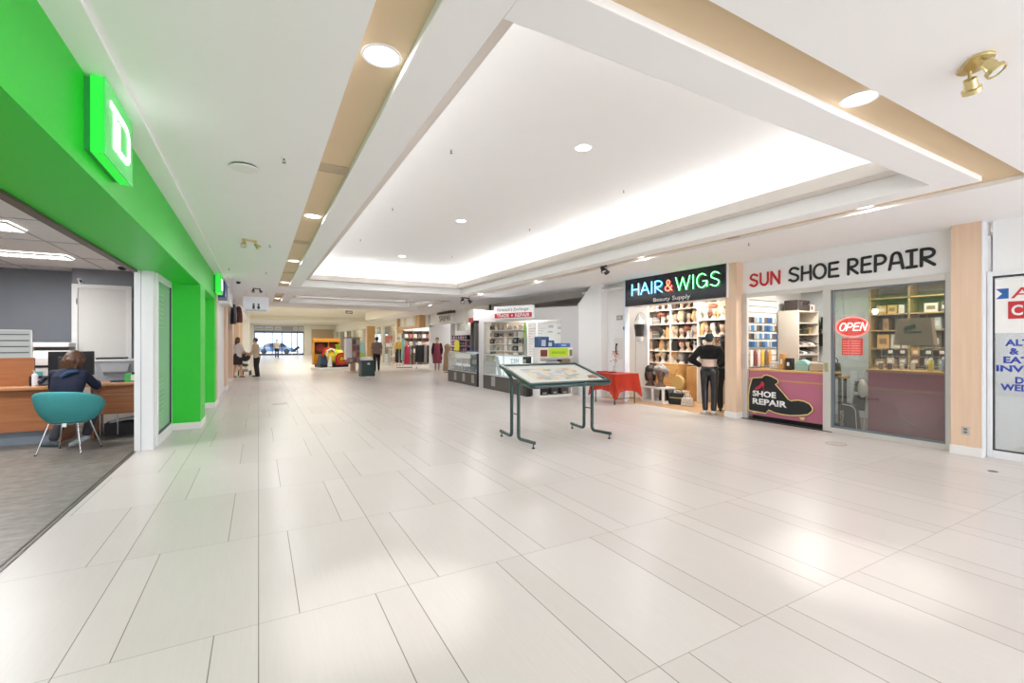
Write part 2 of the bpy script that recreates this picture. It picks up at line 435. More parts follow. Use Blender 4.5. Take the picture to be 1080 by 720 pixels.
# sprinkler heads
spr0 = None
def sprinkler(x, y, z, label, group=None):
    global spr0
    if spr0: return dup(spr0, (x, y, z), label=label, group=group)
    t = thing('sprinkler_head', label, 'sprinkler', (x, y, z), 0, group)
    lathe_part('escutcheon', [(0.034, 0), (0.032, -0.006), (0.012, -0.012)], trimw, t, n=16)
    m = MB(); m.cyl((0, 0, -0.01), (0, 0, -0.03), 0.009, n=10); m.tube([(0.012, 0, -0.028), (0.015, 0, -0.042), (0, 0, -0.055)], 0.003, 6); m.tube([(-0.012, 0, -0.028), (-0.015, 0, -0.042), (0, 0, -0.055)], 0.003, 6)
    m.build('frame', mat('dark_bronze', (0.10, 0.09, 0.08), 0.4, 0.6), t, local=True)
    lathe_part('deflector', [(0.004, -0.053), (0.020, -0.056), (0.020, -0.059), (0.004, -0.06)], mat('dark_bronze', (0.1, 0.09, 0.08)), t, n=14)
    t.scale = (0.75, 0.75, 0.75); spr0 = t; return t
GS = 'sprinkler heads'
sprinkler(0.19, 4.36, H0, 'small sprinkler head beside the round ceiling cover and left beige band', GS)
sprinkler(0.16, 8.35, H0, 'small sprinkler head on the left ceiling beside the brass twin spotlight', GS)
sprinkler(0.15, 11.66, H0, 'small sprinkler head far back on the left ceiling beside the beige band', GS)
sprinkler(-0.55, 11.4, H0, 'small sprinkler head on the left ceiling near the small green box sign', GS)
sprinkler(6.80, 4.50, H0, 'small sprinkler head on the ceiling before the shoe repair sign', GS)
for i, (x, y, s) in enumerate(((2.10, 5.34, 'left row, nearest'), (2.09, 8.14, 'left row, second'), (2.07, 10.97, 'left row, third'), (5.02, 5.42, 'right row, nearest'), (5.0, 8.23, 'right row, second'), (4.7, 11.9, 'right row, farthest'))):
    sprinkler(x, y, 3.9, 'tiny sprinkler head in the raised white tray ceiling, '+s, GS)

t = thing('ceiling_cover', 'flat round white cover plate on the left ceiling', 'ceiling cover', (-0.11, 4.74, H0))
lathe_part('disc', [(0.115, -0.016), (0.118, -0.02), (0.115, -0.026), (0.02, -0.028)], trimw, t, n=36)
lathe_part('collar', [(0.10, 0.0), (0.10, -0.017)], dark, t, n=36)

# twin spotlights
tw = {}
def twin_spot(x, y, z, m, key, label, rz=0.0, k=1.0):
    t = thing('twin_spotlight', label, 'spotlight', (x, y, z), rz)
    b = MB()
    pts = arc(0.05, 0, 0.05, 0.05, -90, 90, 8)+arc(-0.05, 0, 0.05, 0.05, 90, 270, 8)
    b.prism([(p[0]*k, p[1]*k) for p in pts], lambda u, v: (u, v, 0.002), (0, 0, -0.016*k)); b.build('mounting_plate', m, t, local=True, bevel=0.003)
    for sx, d in ((-1, Vector((-0.25, -0.45, -0.85))), (1, Vector((0.55, -0.35, -0.75)))):
        d.normalize(); p0 = Vector((sx*0.06, 0, -0.012))*k; p1 = p0+Vector((sx*0.015, -0.01, -0.035))*k
        a = MB().tube([p0, p1], 0.008*k, 8).build('arm', m, t, local=True)
        h = MB()
        q = Vector(d).to_track_quat('Z', 'Y').to_matrix()
        prof = [(0.012, -0.02), (0.026, -0.016), (0.028, 0.02), (0.030, 0.03), (0.040, 0.034), (0.040, 0.055), (0.034, 0.056), (0.033, 0.046)]
        hb = MB().lathe([(r*k, zz*k) for r, zz in prof], n=18)
        for v in hb.bm.verts: v.co = p1+d*0.012*k+q @ v.co
        hd = hb.build('lamp_head', m, t, smooth=True, local=True)
        lb = MB().lathe([(0.034*k, 0.044*k), (0.030*k, 0.050*k), (0.004*k, 0.053*k)], n=18)
        for v in lb.bm.verts: v.co = p1+d*0.012*k+q @ v.co
        lb.build('bulb', mat('frosted_bulb', (0.62, 0.68, 0.66), 0.2), hd, smooth=True, local=True)
    return t
twin_spot(3.54, 0.98, H0, brass, 'b', 'brass twin spotlight on the white ceiling at the upper right', rz=math.radians(38), k=1.15)
twin_spot(-0.12, 8.12, H0, brass, 'b', 'brass twin spotlight on the left ceiling beyond the round cover', rz=math.radians(20), k=1.1)
twin_spot(6.36, 7.49, ZB, dark, 'd', 'black twin spotlight above the white wall beside the wig shop', rz=0.6, k=1.5)
twin_spot(6.36, 14.82, H0, dark, 'd', 'black twin spotlight on the ceiling left of the trade and repair kiosk', rz=0.2, k=1.8)
twin_spot(-0.05, 15.3, H0, dark, 'd', 'dark twin spotlight just above the hanging washroom sign', rz=0.2, k=1.1)

# hanging washroom sign
t = thing('washroom_sign', 'white hanging washroom sign with two small figures', 'sign', (-0.07, 15.8, 2.42))
MB().box(-0.34, 0.34, -0.025, 0.025, 0, 0.46).build('panel', mat('sign_white', (0.74, 0.78, 0.82), 0.4), t, local=True, bevel=0.006)
for sx in (-0.06, 0.07):
    m = MB(); m.lathe([(0.001, 0.255), (0.022, 0.25), (0.03, 0.23), (0.022, 0.21), (0.001, 0.205)], (0, 0, 0), 12)
    for v in m.bm.verts: v.co = Vector((v.co.x+sx, -0.028+v.co.y*0.1, v.co.z))
    if sx < 0: m.box(sx-0.03, sx+0.03, -0.031, -0.026, 0.085, 0.20)
    else: m.prism([(sx-0.018, 0.2), (sx+0.018, 0.2), (sx+0.045, 0.11), (sx+0.02, 0.11), (sx+0.02, 0.08), (sx-0.02, 0.08), (sx-0.02, 0.11), (sx-0.045, 0.11)], lambda u, v: (u, -0.026, v), (0, -0.005, 0))
    m.build('pictogram', black, t, local=True)
text_part('WASHROOMS', 'lettering', dark, t, (-0.34, 15.8-0.026, 2.44), (1, 0, 0), (0, 0, 1), 0.54, 0.05)
m = MB()
for sx in (-0.28, 0.28): m.tube([(sx, 0, 0.45), (sx, 0, 0.66)], 0.006, 6)
m.build('hanger', steel, t, local=True)
# black dome camera on the left ceiling
t = thing('dome_camera', 'small black dome camera on the left ceiling near the washroom sign', 'camera', (-0.45, 13.6, H0))
lathe_part('base', [(0.07, 0), (0.07, -0.02), (0.055, -0.03)], trimw, t)
lathe_part('dome', [(0.055, -0.025), (0.05, -0.055), (0.03, -0.078), (0.004, -0.085)], black, t)

# ------------------------------------------------------------------ left side: the bank
struct(MB().box(XL-0.12, XL, -3, 13.0, 2.50, H0-0.02).build('wall_left', green))
sb = MB(); sb.box(-1.46, XL-0.12, -3, 13.0, 2.50, 2.62); struct(sb.build('wall_left', green))
struct(MB().box(-1.53, -1.46, -3, 8.2, 2.47, 2.86).build('trim_5', mat('bronze_track', (0.13, 0.10, 0.085), 0.4, 0.5)))
for x, y0, y1, ya in ((-1.29, 9.58, 10.35, 0), (-1.13, 12.50, 13.0, 0)):
    struct(MB().box(x, XL-0.004, y0, y1, 0.12, 2.50).build('wall_left', green))
    struct(MB().box(x, XL+0.006, y0-0.01, y1, 0, 0.12).build('baseboard_left', trimw, bevel=0.004))
struct(MB().box(-1.46, -1.30, 10.35, 12.5, 0, 2.5).build('wall_left', wallw))
struct(MB().box(-1.28, -1.16, 12.30, 12.5, 0, 2.5).build('trim_6', alu))
# bank room
struct(MB().box(-8, -2.98, 11.75, 11.9, 0, 2.9).build('wall_bank', greyb))
struct(MB().box(-2.98, -1.46, 11.2, 11.9, 0, 2.9).build('wall_bank', greyl))
struct(MB().box(-2.975, -1.46, 11.185, 11.2, 2.36, 2.9).build('wall_bank', mat('mid_grey_band', (0.22, 0.23, 0.255), 0.5)))
struct(MB().box(-8.1, -8, -3, 11.9, 0, 2.9).build('wall_bank', greyl))
struct(MB().box(-8, -1.5, -3.1, -3, 0, 2.9).build('wall_bank', greyl))
struct(MB().box(-1.5, -1.44, 8.22, 11.2, 0, 2.9).build('wall_bank', greyl))
bc = mat('bank_ceiling_tile', (0.88, 0.87, 0.86), 0.7, var=0.03, scale=9)
struct(MB().box(-8, -1.46, -3, 11.9, 2.86, 2.96).build('ceiling', bc))
gm = MB()
for x in (-2.5, -3.72, -4.94): gm.box(x-0.012, x+0.012, -3, 11.75, 2.852, 2.86)
for k in range(1, 9): gm.box(-8, -1.53, 1.4*k-0.01, 1.4*k+0.01, 2.853, 2.86)
struct(gm.build('trim_7', mat('tee_bar', (0.55, 0.54, 0.53), 0.5)))
# plain grey-white door at the back of the bank
d = struct(MB().box(-2.89, -2.20, 11.15, 11.19, 0, 2.50).build('door_1', mat('door_grey', (0.60, 0.59, 0.56), 0.5, var=0.02)))
fm = MB(); fm.box(-2.97, -2.89, 11.13, 11.19, 0, 2.57); fm.box(-2.20, -2.12, 11.13, 11.19, 0, 2.57); fm.box(-2.89, -2.20, 11.13, 11.19, 2.50, 2.57)
fm.build('door_frame', mat('frame_offwhite', (0.68, 0.67, 0.65), 0.45), d)
hm = MB(); hm.cyl((-2.26, 11.15, 1.06), (-2.26, 11.09, 1.06), 0.02); hm.tube([(-2.26, 11.10, 1.06), (-2.38, 11.09, 1.06)], 0.012, 8)
hm.build('door_handle', steel, d)
hg = MB()
for z in (0.3, 1.25, 2.2): hg.cyl((-2.9, 11.13, z), (-2.9, 11.13, z+0.1), 0.012, n=8)
hg.build('hinge', steel, d)
# white aluminium stacking post at the opening, framed glass leaf beyond it
pm = MB(); pm.box(-1.50, -1.425, 8.02, 8.22, 0, 2.5); pm.box(-1.418, -1.285, 8.0, 8.2, 0, 2.5)
struct(pm.build('trim_8', alu, bevel=0.006))
mb = MB(); mb.cyl((-1.505, 8.0, 1.08), (-1.505, 7.985, 1.08), 0.018, n=12); struct(mb.build('trim_9', dark))
w = MB()
w.box(-1.31, -1.265, 8.2, 8.27, 0, 2.5); w.box(-1.31, -1.265, 9.36, 9.43, 0, 2.5); w.box(-1.31, -1.265, 8.27, 9.36, 0, 0.16); w.box(-1.31, -1.265, 8.27, 9.36, 2.40, 2.5)
fr = struct(w.build('window_1', alu, bevel=0.004))
w = MB(); w.box(-1.29, -1.27, 8.27, 8.285, 0.16, 2.4); w.box(-1.29, -1.262, 9.33, 9.36, 0.16, 2.4); w.box(-1.29, -1.262, 8.285, 9.33, 0.16, 0.185)
w.build('gasket', mat('blue_black_gasket', (0.03, 0.04, 0.06), 0.4), fr)
MB().box(-1.292, -1.284, 8.285, 9.33, 0.185, 2.4).build('pane', glass_material('green_tinted_glass', (0.45, 0.80, 0.52), 0.10, diff=(0.50, 0.74, 0.56), dfac=0.5), fr)
lm = MB()
for z0 in (0.45, 1.72):
    for k in range(8):
        for y0 in (8.42, 8.62): lm.box(-1.283, -1.281, y0, y0+0.13, z0+0.07*k, z0+0.07*k+0.012)
lm.build('decal', mat('pale_green_decal', (0.22, 0.45, 0.27), 0.5), fr)
struct(MB().box(-1.46, -1.29, 9.43, 9.58, 0, 2.5).build('trim_10', alu))
# room behind that glass
struct(MB().box(-1.40, -1.37, 8.25, 9.55, 0, 2.5).build('wall_left', mat('pale_green_wall', (0.62, 0.78, 0.65), 0.6)))

# illuminated box signs with the bank's mark
boxgreen = mat('sign_green_lit', (0.03, 0.55, 0.06), 0.3, var=0.02, emit=(0.02, 1.0, 0.05), estr=0.42)
facegreen = mat('sign_green_face', (0.10, 0.62, 0.16), 0.25, var=0.02, emit=(0.03, 0.75, 0.08), estr=0.24)
lit = emit_material('sign_white_lit', (1, 1, 1), 1.15)
def bank_sign(label, y0, y1, z0, z1, x1, mark=True):
    t = thing('box_sign', label, 'illuminated sign', (XL, (y0+y1)/2, z0))
    MB().box(XL, XL+0.03, y0+0.015, y1-0.015, z0+0.015, z1-0.015).build('back_box', mat('sign_green_dark', (0.02, 0.30, 0.06), 0.35), t)
    MB().box(XL+0.03, x1-0.012, y0+0.004, y1-0.004, z0+0.004, z1-0.004).build('body', boxgreen, t)
    MB().box(x1-0.012, x1, y0, y1, z0, z1).build('face', facegreen, t, bevel=0.003)
    if mark:
        W, Hh = y1-y0, z1-z0
        f = lambda u, v: (x1+0.001, y0+u*W, z0+v*Hh)
        m = MB()   # the T: bar and stem
        m.prism([(0.14, 0.79), (0.50, 0.79), (0.50, 0.70), (0.35, 0.70), (0.35, 0.20), (0.245, 0.20), (0.245, 0.70), (0.14, 0.70)], f, (0.004, 0, 0))
        m.build('letter_t', lit, t)
        m = MB()   # the D wraps round the stem
        outer = [(0.405, 0.20), (0.66, 0.20)]+[(0.66+0.2*math.sin(math.radians(a)), 0.36-0.16*math.cos(math.radians(a))) for a in range(0, 91, 15)][1:]+[(0.86, 0.63)]+[(0.66+0.2*math.cos(math.radians(a)), 0.63+0.16*math.sin(math.radians(a))) for a in range(0, 91, 15)][1:]+[(0.52, 0.79), (0.52, 0.70)]
        inner = [(0.66, 0.70)]+[(0.66+0.115*math.cos(math.radians(a)), 0.60+0.10*math.sin(math.radians(a))) for a in range(75, -1, -15)]+[(0.775, 0.39)]+[(0.66+0.115*math.sin(math.radians(a)), 0.39-0.10*math.cos(math.radians(a))) for a in range(90, -1, -15)]+[(0.465, 0.29), (0.465, 0.65), (0.405, 0.65)]
        m.prism(outer+inner, f, (0.004, 0, 0)); m.build('letter_d', lit, t)
    return t
bank_sign('big green illuminated box sign with white letters over the bank opening', 3.48, 4.13, 2.60, 3.05, -0.78)
bank_sign('small far green illuminated box sign at the end of the green fascia', 12.2, 12.82, 2.62, 3.03, -0.74)

# louvred fluorescent ceiling lights in the bank
louv = mat('louvre_white', (0.8, 0.8, 0.78), 0.4)
tubeem = emit_material('fluorescent', (1, 0.99, 0.96), 4.0)
def louvre(x0, x1, y0, y1, label):
    t = thing('louvred_light', label, 'ceiling light', ((x0+x1)/2, (y0+y1)/2, 2.86), 0, 'louvred lights in the bank')
    MB().box(x0, x1, y0, y1, 2.85, 2.858).build('light_panel', tubeem, t)
    g = MB(); n = max(2, int((x1-x0)/0.1)); k = max(2, int((y1-y0)/0.1))
    for i in range(n+1): g.box(x0+(x1-x0)*i/n-0.006, x0+(x1-x0)*i/n+0.006, y0, y1, 2.825, 2.85)
    for i in range(k+1): g.box(x0, x1, y0+(y1-y0)*i/k-0.006, y0+(y1-y0)*i/k+0.006, 2.826, 2.85)
    g.build('louvre', louv, t)
louvre(-3.45, -2.46, 7.2, 7.7, 'near louvred ceiling light at the left edge of the bank')
louvre(-4.6, -2.62, 9.55, 9.95, 'long louvred ceiling light above the bank desk')
t = thing('dome_camera', 'white dome camera with a dark lens on the bank ceiling', 'camera', (-2.06, 10.2, 2.86))
lathe_part('base', [(0.10, 0), (0.10, -0.04), (0.07, -0.055)], trimw, t)
lathe_part('lens', [(0.07, -0.05), (0.06, -0.085), (0.035, -0.105), (0.004, -0.11)], black, t)
t = thing('wall_sensor', 'small tilted white sensor on the grey bank wall', 'sensor', (-2.88, 11.18, 2.68))
MB().bar((0, 0, 0), (0.04, -0.03, -0.12), 0.06, 0.04).build('housing', trimw, t, local=True, bevel=0.006)
MB().bar((0.022, -0.034, -0.04), (0.034, -0.044, -0.08), 0.03, 0.012).build('lens', dark, t, local=True)

# ---- desk
deskw = wood_material('cherry_veneer', (0.40, 0.155, 0.065), (0.50, 0.205, 0.09), 0.32, 'X')
deskt = wood_material('cherry_top', (0.50, 0.24, 0.11), (0.58, 0.29, 0.14), 0.25, 'X')
t = thing('reception_desk', 'long cherry wood bank desk behind the teal chair', 'desk', (-2.9, 9.5, 0))
top = MB()
top.prism([(-4.6, 9.20), (-2.75, 9.14), (-2.45, 9.28), (-2.1, 9.40), (-1.62, 9.40), (-1.62, 10.1), (-4.6, 10.1)], lambda u, v: (u, v, 0.81), (0, 0, 0.045)); top.build('desktop', deskt, t, bevel=0.008)
MB().box(-4.55, -2.62, 9.27, 9.31, 0.20, 0.81).build('front_panel', deskw, t)
MB().box(-4.50, -2.66, 9.34, 9.38, 0.0, 0.20).build('plinth', mat('blue_grey_laminate', (0.22, 0.26, 0.31), 0.45), t)
MB().box(-2.64, -2.60, 9.25, 9.95, 0.0, 0.81).build('end_panel', deskw, t)
MB().box(-2.30, -2.26, 9.45, 9.95, 0.0, 0.81).build('end_panel', deskw, t)
m = MB(); m.box(-2.22, -1.66, 9.46, 9.50, 0.36, 0.66); dr = m.build('drawer', deskw, t)
MB().box(-2.22, -1.66, 9.46, 9.5, 0.67, 0.805).build('drawer', deskw, t)
MB().box(-1.66, -1.62, 9.30, 10.1, 0.0, 0.81).build('end_panel', deskw, t)
m = MB()
for x in (-2.2, -1.98): m.tube([(x, 9.5, 0.36), (x, 9.5, 0.02)], 0.012, 8)
m.build('leg', steel, t)
t = thing('storage_box', 'dark crate with pale lid stored under the right of the desk', 'crate', (-1.9, 9.75, 0))
m = MB(); m.box(-2.16, -1.7, 9.55, 9.85, 0, 0.02)
for a in ((-2.16, -1.7, 9.55, 9.57), (-2.16, -1.7, 9.83, 9.85), (-2.16, -2.14, 9.57, 9.83), (-1.72, -1.7, 9.57, 9.83)): m.box(*a, 0.02, 0.2)
m.build('tub', dark, t)
MB().bar((-2.1, 9.7, 0.21), (-1.72, 9.7, 0.27), 0.28, 0.02).build('lid', mat('pale_blue_plastic', (0.55, 0.66, 0.74), 0.4), t)
# raised wooden screen with frosted striped panel at the left
t = thing('desk_screen', 'wooden counter screen topped by frosted striped glass at the left edge', 'desk screen', (-3.5, 9.55, 0.855))
MB().box(-4.5, -2.96, 9.52, 9.56, 0.856, 1.27).build('panel', deskw, t, bevel=0.004)
m = MB(); m.box(-4.5, -3.0, 9.535, 9.55, 1.27, 1.68); gp = m.build('glass', glass_material('frosted_glass', (0.9, 0.95, 0.92), 0.06, 0.2, 0.8, diff=(0.68, 0.73, 0.71), dfac=0.75), t)
m = MB()
for z in (1.34, 1.43, 1.52, 1.61): m.box(-4.5, -3.02, 9.53, 9.534, z, z+0.016)
m.build('stripe', mat('grey_stripe', (0.12, 0.14, 0.14), 0.5), gp)
m = MB(); m.box(-3.0, -2.985, 9.53, 9.555, 1.27, 1.69); m.box(-4.5, -2.985, 9.53, 9.555, 1.68, 1.69); m.build('edge_strip', trimw, t)
# sanitiser bottle
def bottle(name, label, cat, x, y, z, h, r, body, cap, group=None):
    t = thing(name, label, cat, (x, y, z), 0, group)
    MB().lathe([(r*0.9, 0), (r, 0.01*h), (r, 0.66*h), (r*0.75, 0.76*h), (r*0.34, 0.80*h), (r*0.34, 0.84*h)], n=16).build('body', body, t, smooth=True, local=True)
    m = MB().lathe([(r*0.42, 0.84*h), (r*0.42, 0.93*h), (r*0.14, 0.94*h), (r*0.14, 0.98*h), (r*0.3, 0.985*h), (r*0.3, h)], n=12); m.box(-r*0.75, 0.0, -r*0.14, r*0.14, 0.965*h, h); m.build('pump', cap, t, smooth=False, local=True)
    return t
b = bottle('sanitiser_bottle', 'white pump bottle on the desk beside the wooden screen', 'bottle', -2.90, 9.35, 0.856, 0.23, 0.036, mat('bottle_white', (0.82, 0.84, 0.88), 0.3), mat('clear_cap', (0.6, 0.7, 0.72), 0.3))
MB().box(-2.955, -2.938, 9.33, 9.38, 0.856, 1.0).build('holder', black, b)
# monitor with keyboard side and copier behind
t = thing('computer_monitor', 'large black computer monitor seen from behind on the desk', 'monitor', (-2.55, 9.62, 0.856))
MB().box(-2.84, -2.30, 9.62, 9.655, 0.98, 1.36).build('screen', black, t, bevel=0.01)
MB().box(-2.72, -2.42, 9.585, 9.62, 1.05, 1.28).build('rear_housing', dark, t, bevel=0.012)
MB().tube([(-2.57, 9.62, 0.87), (-2.57, 9.60, 1.12)], 0.022, 10).build('neck', alug, t)
MB().lathe([(0.12, 0), (0.12, 0.012), (0.03, 0.02)], (-2.57, 9.65, 0.857), 24).build('foot', black, t, smooth=True)
t = thing('desk_phone', 'dark desk telephone beside the black monitor', 'telephone', (-2.83, 9.42, 0.856))
MB().hexa([(-2.86, 9.34, 0.856), (-2.68, 9.34, 0.856), (-2.68, 9.55, 0.856), (-2.86, 9.55, 0.856), (-2.86, 9.34, 0.88), (-2.68, 9.34, 0.88), (-2.68, 9.55, 0.95), (-2.86, 9.55, 0.95)]).build('base', dark, t, bevel=0.006)
MB().tube([(-2.845, 9.34, 0.90), (-2.845, 9.38, 0.935), (-2.845, 9.5, 0.965), (-2.845, 9.55, 0.955)], [0.028, 0.018, 0.018, 0.028], 10).build('handset', mat('navy_plastic', (0.03, 0.045, 0.08), 0.4), t, smooth=True)
# copier on a rear cabinet
cab = thing('rear_cabinet', 'low cream cabinet behind the bank desk carrying the copiers', 'cabinet', (-2.6, 10.75, 0))
MB().box(-3.75, -1.75, 10.55, 11.0, 0, 0.80).build('body', mat('cabinet_cream', (0.62, 0.58, 0.52), 0.5), cab)
for x0 in (-3.73, -3.06, -2.39): MB().box(x0, x0+0.64, 10.535, 10.55, 0.06, 0.76).build('door', mat('cabinet_cream_door', (0.66, 0.62, 0.56), 0.45), cab)
t = thing('photocopier', 'tall white photocopier with black slots behind the monitor', 'photocopier', (-3.15, 10.75, 0.80))
MB().box(-3.42, -2.84, 10.56, 10.98, 0.80, 1.25).build('body', mat('copier_white', (0.70, 0.68, 0.66), 0.45), t, bevel=0.012)
MB().hexa([(-3.38, 10.6, 1.25), (-2.84, 10.6, 1.25), (-2.84, 10.98, 1.25), (-3.38, 10.98, 1.25), (-3.30, 10.6, 1.36), (-2.84, 10.6, 1.36), (-2.84, 10.98, 1.36), (-3.30, 10.98, 1.36)]).build('scanner', mat('copier_white'), t, bevel=0.006) if False else MB().hexa([(-3.38, 10.6, 1.25), (-2.84, 10.6, 1.25), (-2.84, 10.98, 1.25), (-3.38, 10.98, 1.25), (-3.30, 10.6, 1.36), (-2.84, 10.6, 1.36), (-2.84, 10.98, 1.36), (-3.30, 10.98, 1.36)]).build('scanner', trimw, t, bevel=0.006)
MB().box(-3.32, -2.86, 10.6, 10.95, 1.42, 1.50).build('feeder', trimw, t, bevel=0.015)
MB().box(-3.30, -2.86, 10.62, 10.9, 1.36, 1.42).build('paper_gap', black, t)
for z in (1.08, 0.90): MB().box(-3.36, -2.86, 10.552, 10.562, z, z+0.035).build('paper_tray', black, t)
MB().box(-3.34, -3.18, 10.55, 10.561, 0.94, 1.01).build('label_plate', mat('teal_sticker', (0.12, 0.42, 0.42), 0.4), t)
t = thing('cheque_printer', 'wide grey desktop printer to the right of the seated person', 'printer', (-2.15, 10.75, 0.80))
MB().hexa([(-2.46, 10.58, 0.80), (-1.94, 10.58, 0.80), (-1.94, 10.95, 0.80), (-2.46, 10.95, 0.80), (-2.52, 10.56, 1.16), (-1.90, 10.56, 1.16), (-1.90, 10.95, 1.16), (-2.52, 10.95, 1.16)]).build('body', mat('printer_grey', (0.36, 0.38, 0.41), 0.45), t, bevel=0.01)
MB().hexa([(-2.40, 10.52, 0.98), (-2.06, 10.52, 0.98), (-2.06, 10.58, 0.92), (-2.40, 10.58, 0.92), (-2.43, 10.50, 1.12), (-2.03, 10.50, 1.12), (-2.03, 10.58, 1.12), (-2.43, 10.58, 1.12)]).build('front_tray', mat('printer_grey_light', (0.48, 0.50, 0.52), 0.4), t)
MB().box(-2.54, -1.86, 10.54, 10.97, 1.16, 1.20).build('lid', mat('printer_lid', (0.55, 0.56, 0.57), 0.4), t, bevel=0.008)
MB().box(-2.5, -2.12, 10.56, 10.9, 1.20, 1.23).build('feeder', black, t)
t = thing('tissue_box', 'green and white box at the right end of the bank desk', 'box', (-1.80, 9.7, 0.856))
MB().box(-1.92, -1.68, 9.62, 9.76, 0.856, 0.985).build('carton', mat('carton_green', (0.06, 0.5, 0.12), 0.45), t, bevel=0.003)
MB().box(-1.84, -1.70, 9.615, 9.62, 0.875, 0.965).build('label', paper, t)
m = MB(); m.prism([(-1.86, 0.985), (-1.80, 1.03), (-1.76, 1.01), (-1.72, 1.05), (-1.71, 0.985)], lambda u, v: (u, 9.68, v), (0, 0.02, 0)); m.build('tissue', paper, t)
t = thing('paper_folder', 'navy folder lying on the desk beside the green box', 'folder', (-2.0, 9.72, 0.856))
MB().box(-2.10, -1.94, 9.62, 9.84, 0.857, 0.875).build('papers', mat('navy_plastic', (0.03, 0.045, 0.08)), t)
MB().box(-2.105, -1.94, 9.615, 9.845, 0.875, 0.88).build('cover', mat('navy_plastic', (0.03, 0.045, 0.08)), t)
t = thing('paper_sheet', 'white sheet of paper on the desk left of the person', 'paper', (-2.62, 9.27, 0.856))
MB().bar((-2.73, 9.31, 0.858), (-2.55, 9.29, 0.858), 0.13, 0.003).build('sheet', paper, t)

# ---- teal bucket chair
teal = mat('teal_fabric', (0.05, 0.30, 0.31), 0.85, var=0.16, scale=90, bump=0.2, bscale=300)
t = thing('bucket_chair', 'teal upholstered bucket chair with chrome legs at the bank desk', 'chair', (-2.28, 8.48, 0), math.radians(-14)); t.scale = (0.95, 0.95, 0.98)
sh = MB(); nA, nR = 36, 9; rows = []
for i in range(nA+1):
    a = math.radians(-205+ (230)*i/nA)                 # wraps round the back, open to +Y
    f = abs(i/nA-0.5)*2                                # 0 at the middle of the back, 1 at the arm tips
    topz = 0.87-0.20*f**2.2
    row = []
    for j in range(nR):
        v = j/(nR-1)
        rr = 0.20+(0.36-0.20)*math.sin(v*PI/2)**0.9+0.02*v
        z = 0.43+(topz-0.43)*(v**1.35)
        row.append((rr*1.0*math.cos(a), rr*0.86*math.sin(a), z))
    rows.append(row)
vs = [[sh.bm.verts.new(p) for p in r] for r in rows]
for A, B in zip(vs, vs[1:]):
    for j in range(nR-1): sh.bm.faces.new((A[j], A[j+1], B[j+1], B[j]))
o = sh.build('backrest', teal, t, smooth=True, local=True)
md = o.modifiers.new('thick', 'SOLIDIFY'); md.thickness = 0.045; md.offset = 0
md = o.modifiers.new('soft', 'SUBSURF'); md.levels = 1; md.render_levels = 1
MB().loft([(0, 0, 0.405, 0.12, 0.10), (0, 0, 0.41, 0.20, 0.18), (0, 0.02, 0.44, 0.27, 0.25), (0, 0.02, 0.48, 0.28, 0.26), (0, 0.02, 0.50, 0.24, 0.22)], 28).build('seat', teal, t, smooth=True, local=True)
m = MB(); m.tube([(0.19*math.cos(a), 0.16*math.sin(a), 0.405) for a in [2*PI*k/20 for k in range(20)]], 0.012, 8, closed=True); m.build('seat_frame', steel, t, smooth=True, local=True)
for sx, sy in ((-1, -1), (1, -1), (-1, 1), (1, 1)):
    lg = MB().tube([(sx*0.17, sy*0.14, 0.41), (sx*0.26, sy*0.24, 0.012)], [0.011, 0.009], 10).build('leg', steel, t, smooth=True, local=True)
    MB().cyl((sx*0.26, sy*0.24, 0.0), (sx*0.26, sy*0.24, 0.016), 0.013, n=10).build('foot_cap', black, lg, local=True)
MB().box(0.06, 0.11, -0.272, -0.268, 0.38, 0.43).build('tag', paper, t, local=True)

# ------------------------------------------------------------------ left shops beyond the bank
struct(MB().box(-1.15, -0.95, 13.0, 18.4, 0, H0).build('wall_left', wallw))
for y0, y1 in ((13.02, 13.40), (16.9, 17.7), (20.6, 21.3)):
    struct(MB().box(-1.1, XL, y0, y1, 0.12, H0-0.03).build('wall_left', peach))
    struct(MB().box(-1.1, XL+0.012, y0-0.01, y1+0.01, 0, 0.12).build('baseboard_left', trimw))
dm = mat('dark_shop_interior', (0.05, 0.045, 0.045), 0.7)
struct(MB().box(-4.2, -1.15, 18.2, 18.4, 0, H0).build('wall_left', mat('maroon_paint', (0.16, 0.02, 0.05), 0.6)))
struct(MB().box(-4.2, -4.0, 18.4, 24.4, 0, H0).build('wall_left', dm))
struct(MB().box(-4.2, -1.0, 24.2, 24.4, 0, H0).build('wall_left', wallw))
struct(MB().box(-4.2, -1.47, 18.2, 24.4, -0.12, 0).build('floor', floorm))
struct(MB().box(-4.2, XL, 18.2, 24.4, H0, H0+0.1).build('ceiling', white))
struct(MB().box(-1.3, -1.1, 24.2, 62, 0, 3.62).build('wall_left', wallw))
for y0 in (27.0, 32.0, 44.0, 52.0):
    struct(MB().box(-1.1, -0.86, y0, y0+0.7, 0, 3.62).build('wall_left', peach))
struct(MB().box(-1.1, -0.55, 37.0, 37.8, 0, 3.62).build('wall_left', trimw))
def shop_sign(label, y0, y1, z0, z1, x1, body, facem, extra=None):
    t = thing('shop_sign', label, 'shop sign', (XL, (y0+y1)/2, z0))
    MB().box(-0.95, x1-0.01, y0+0.01, y1-0.01, z0+0.01, z1-0.01).build('box', body, t, bevel=0.004)
    MB().box(x1-0.01, x1, y0, y1, z0, z1).build('face', facem, t)
    return t
blue = mat('royal_blue_sign', (0.015, 0.055, 0.26), 0.35)
s = shop_sign('royal blue box sign next to the end of the green fascia', 13.5, 14.6, 2.62, 3.04, -0.74, blue, blue)
m = MB().prism([(13.62, 2.68), (13.95, 2.68), (13.78, 2.86)], lambda u, v: (-0.739, u, v), (0.003, 0, 0)); m.build('emblem', paper, s)
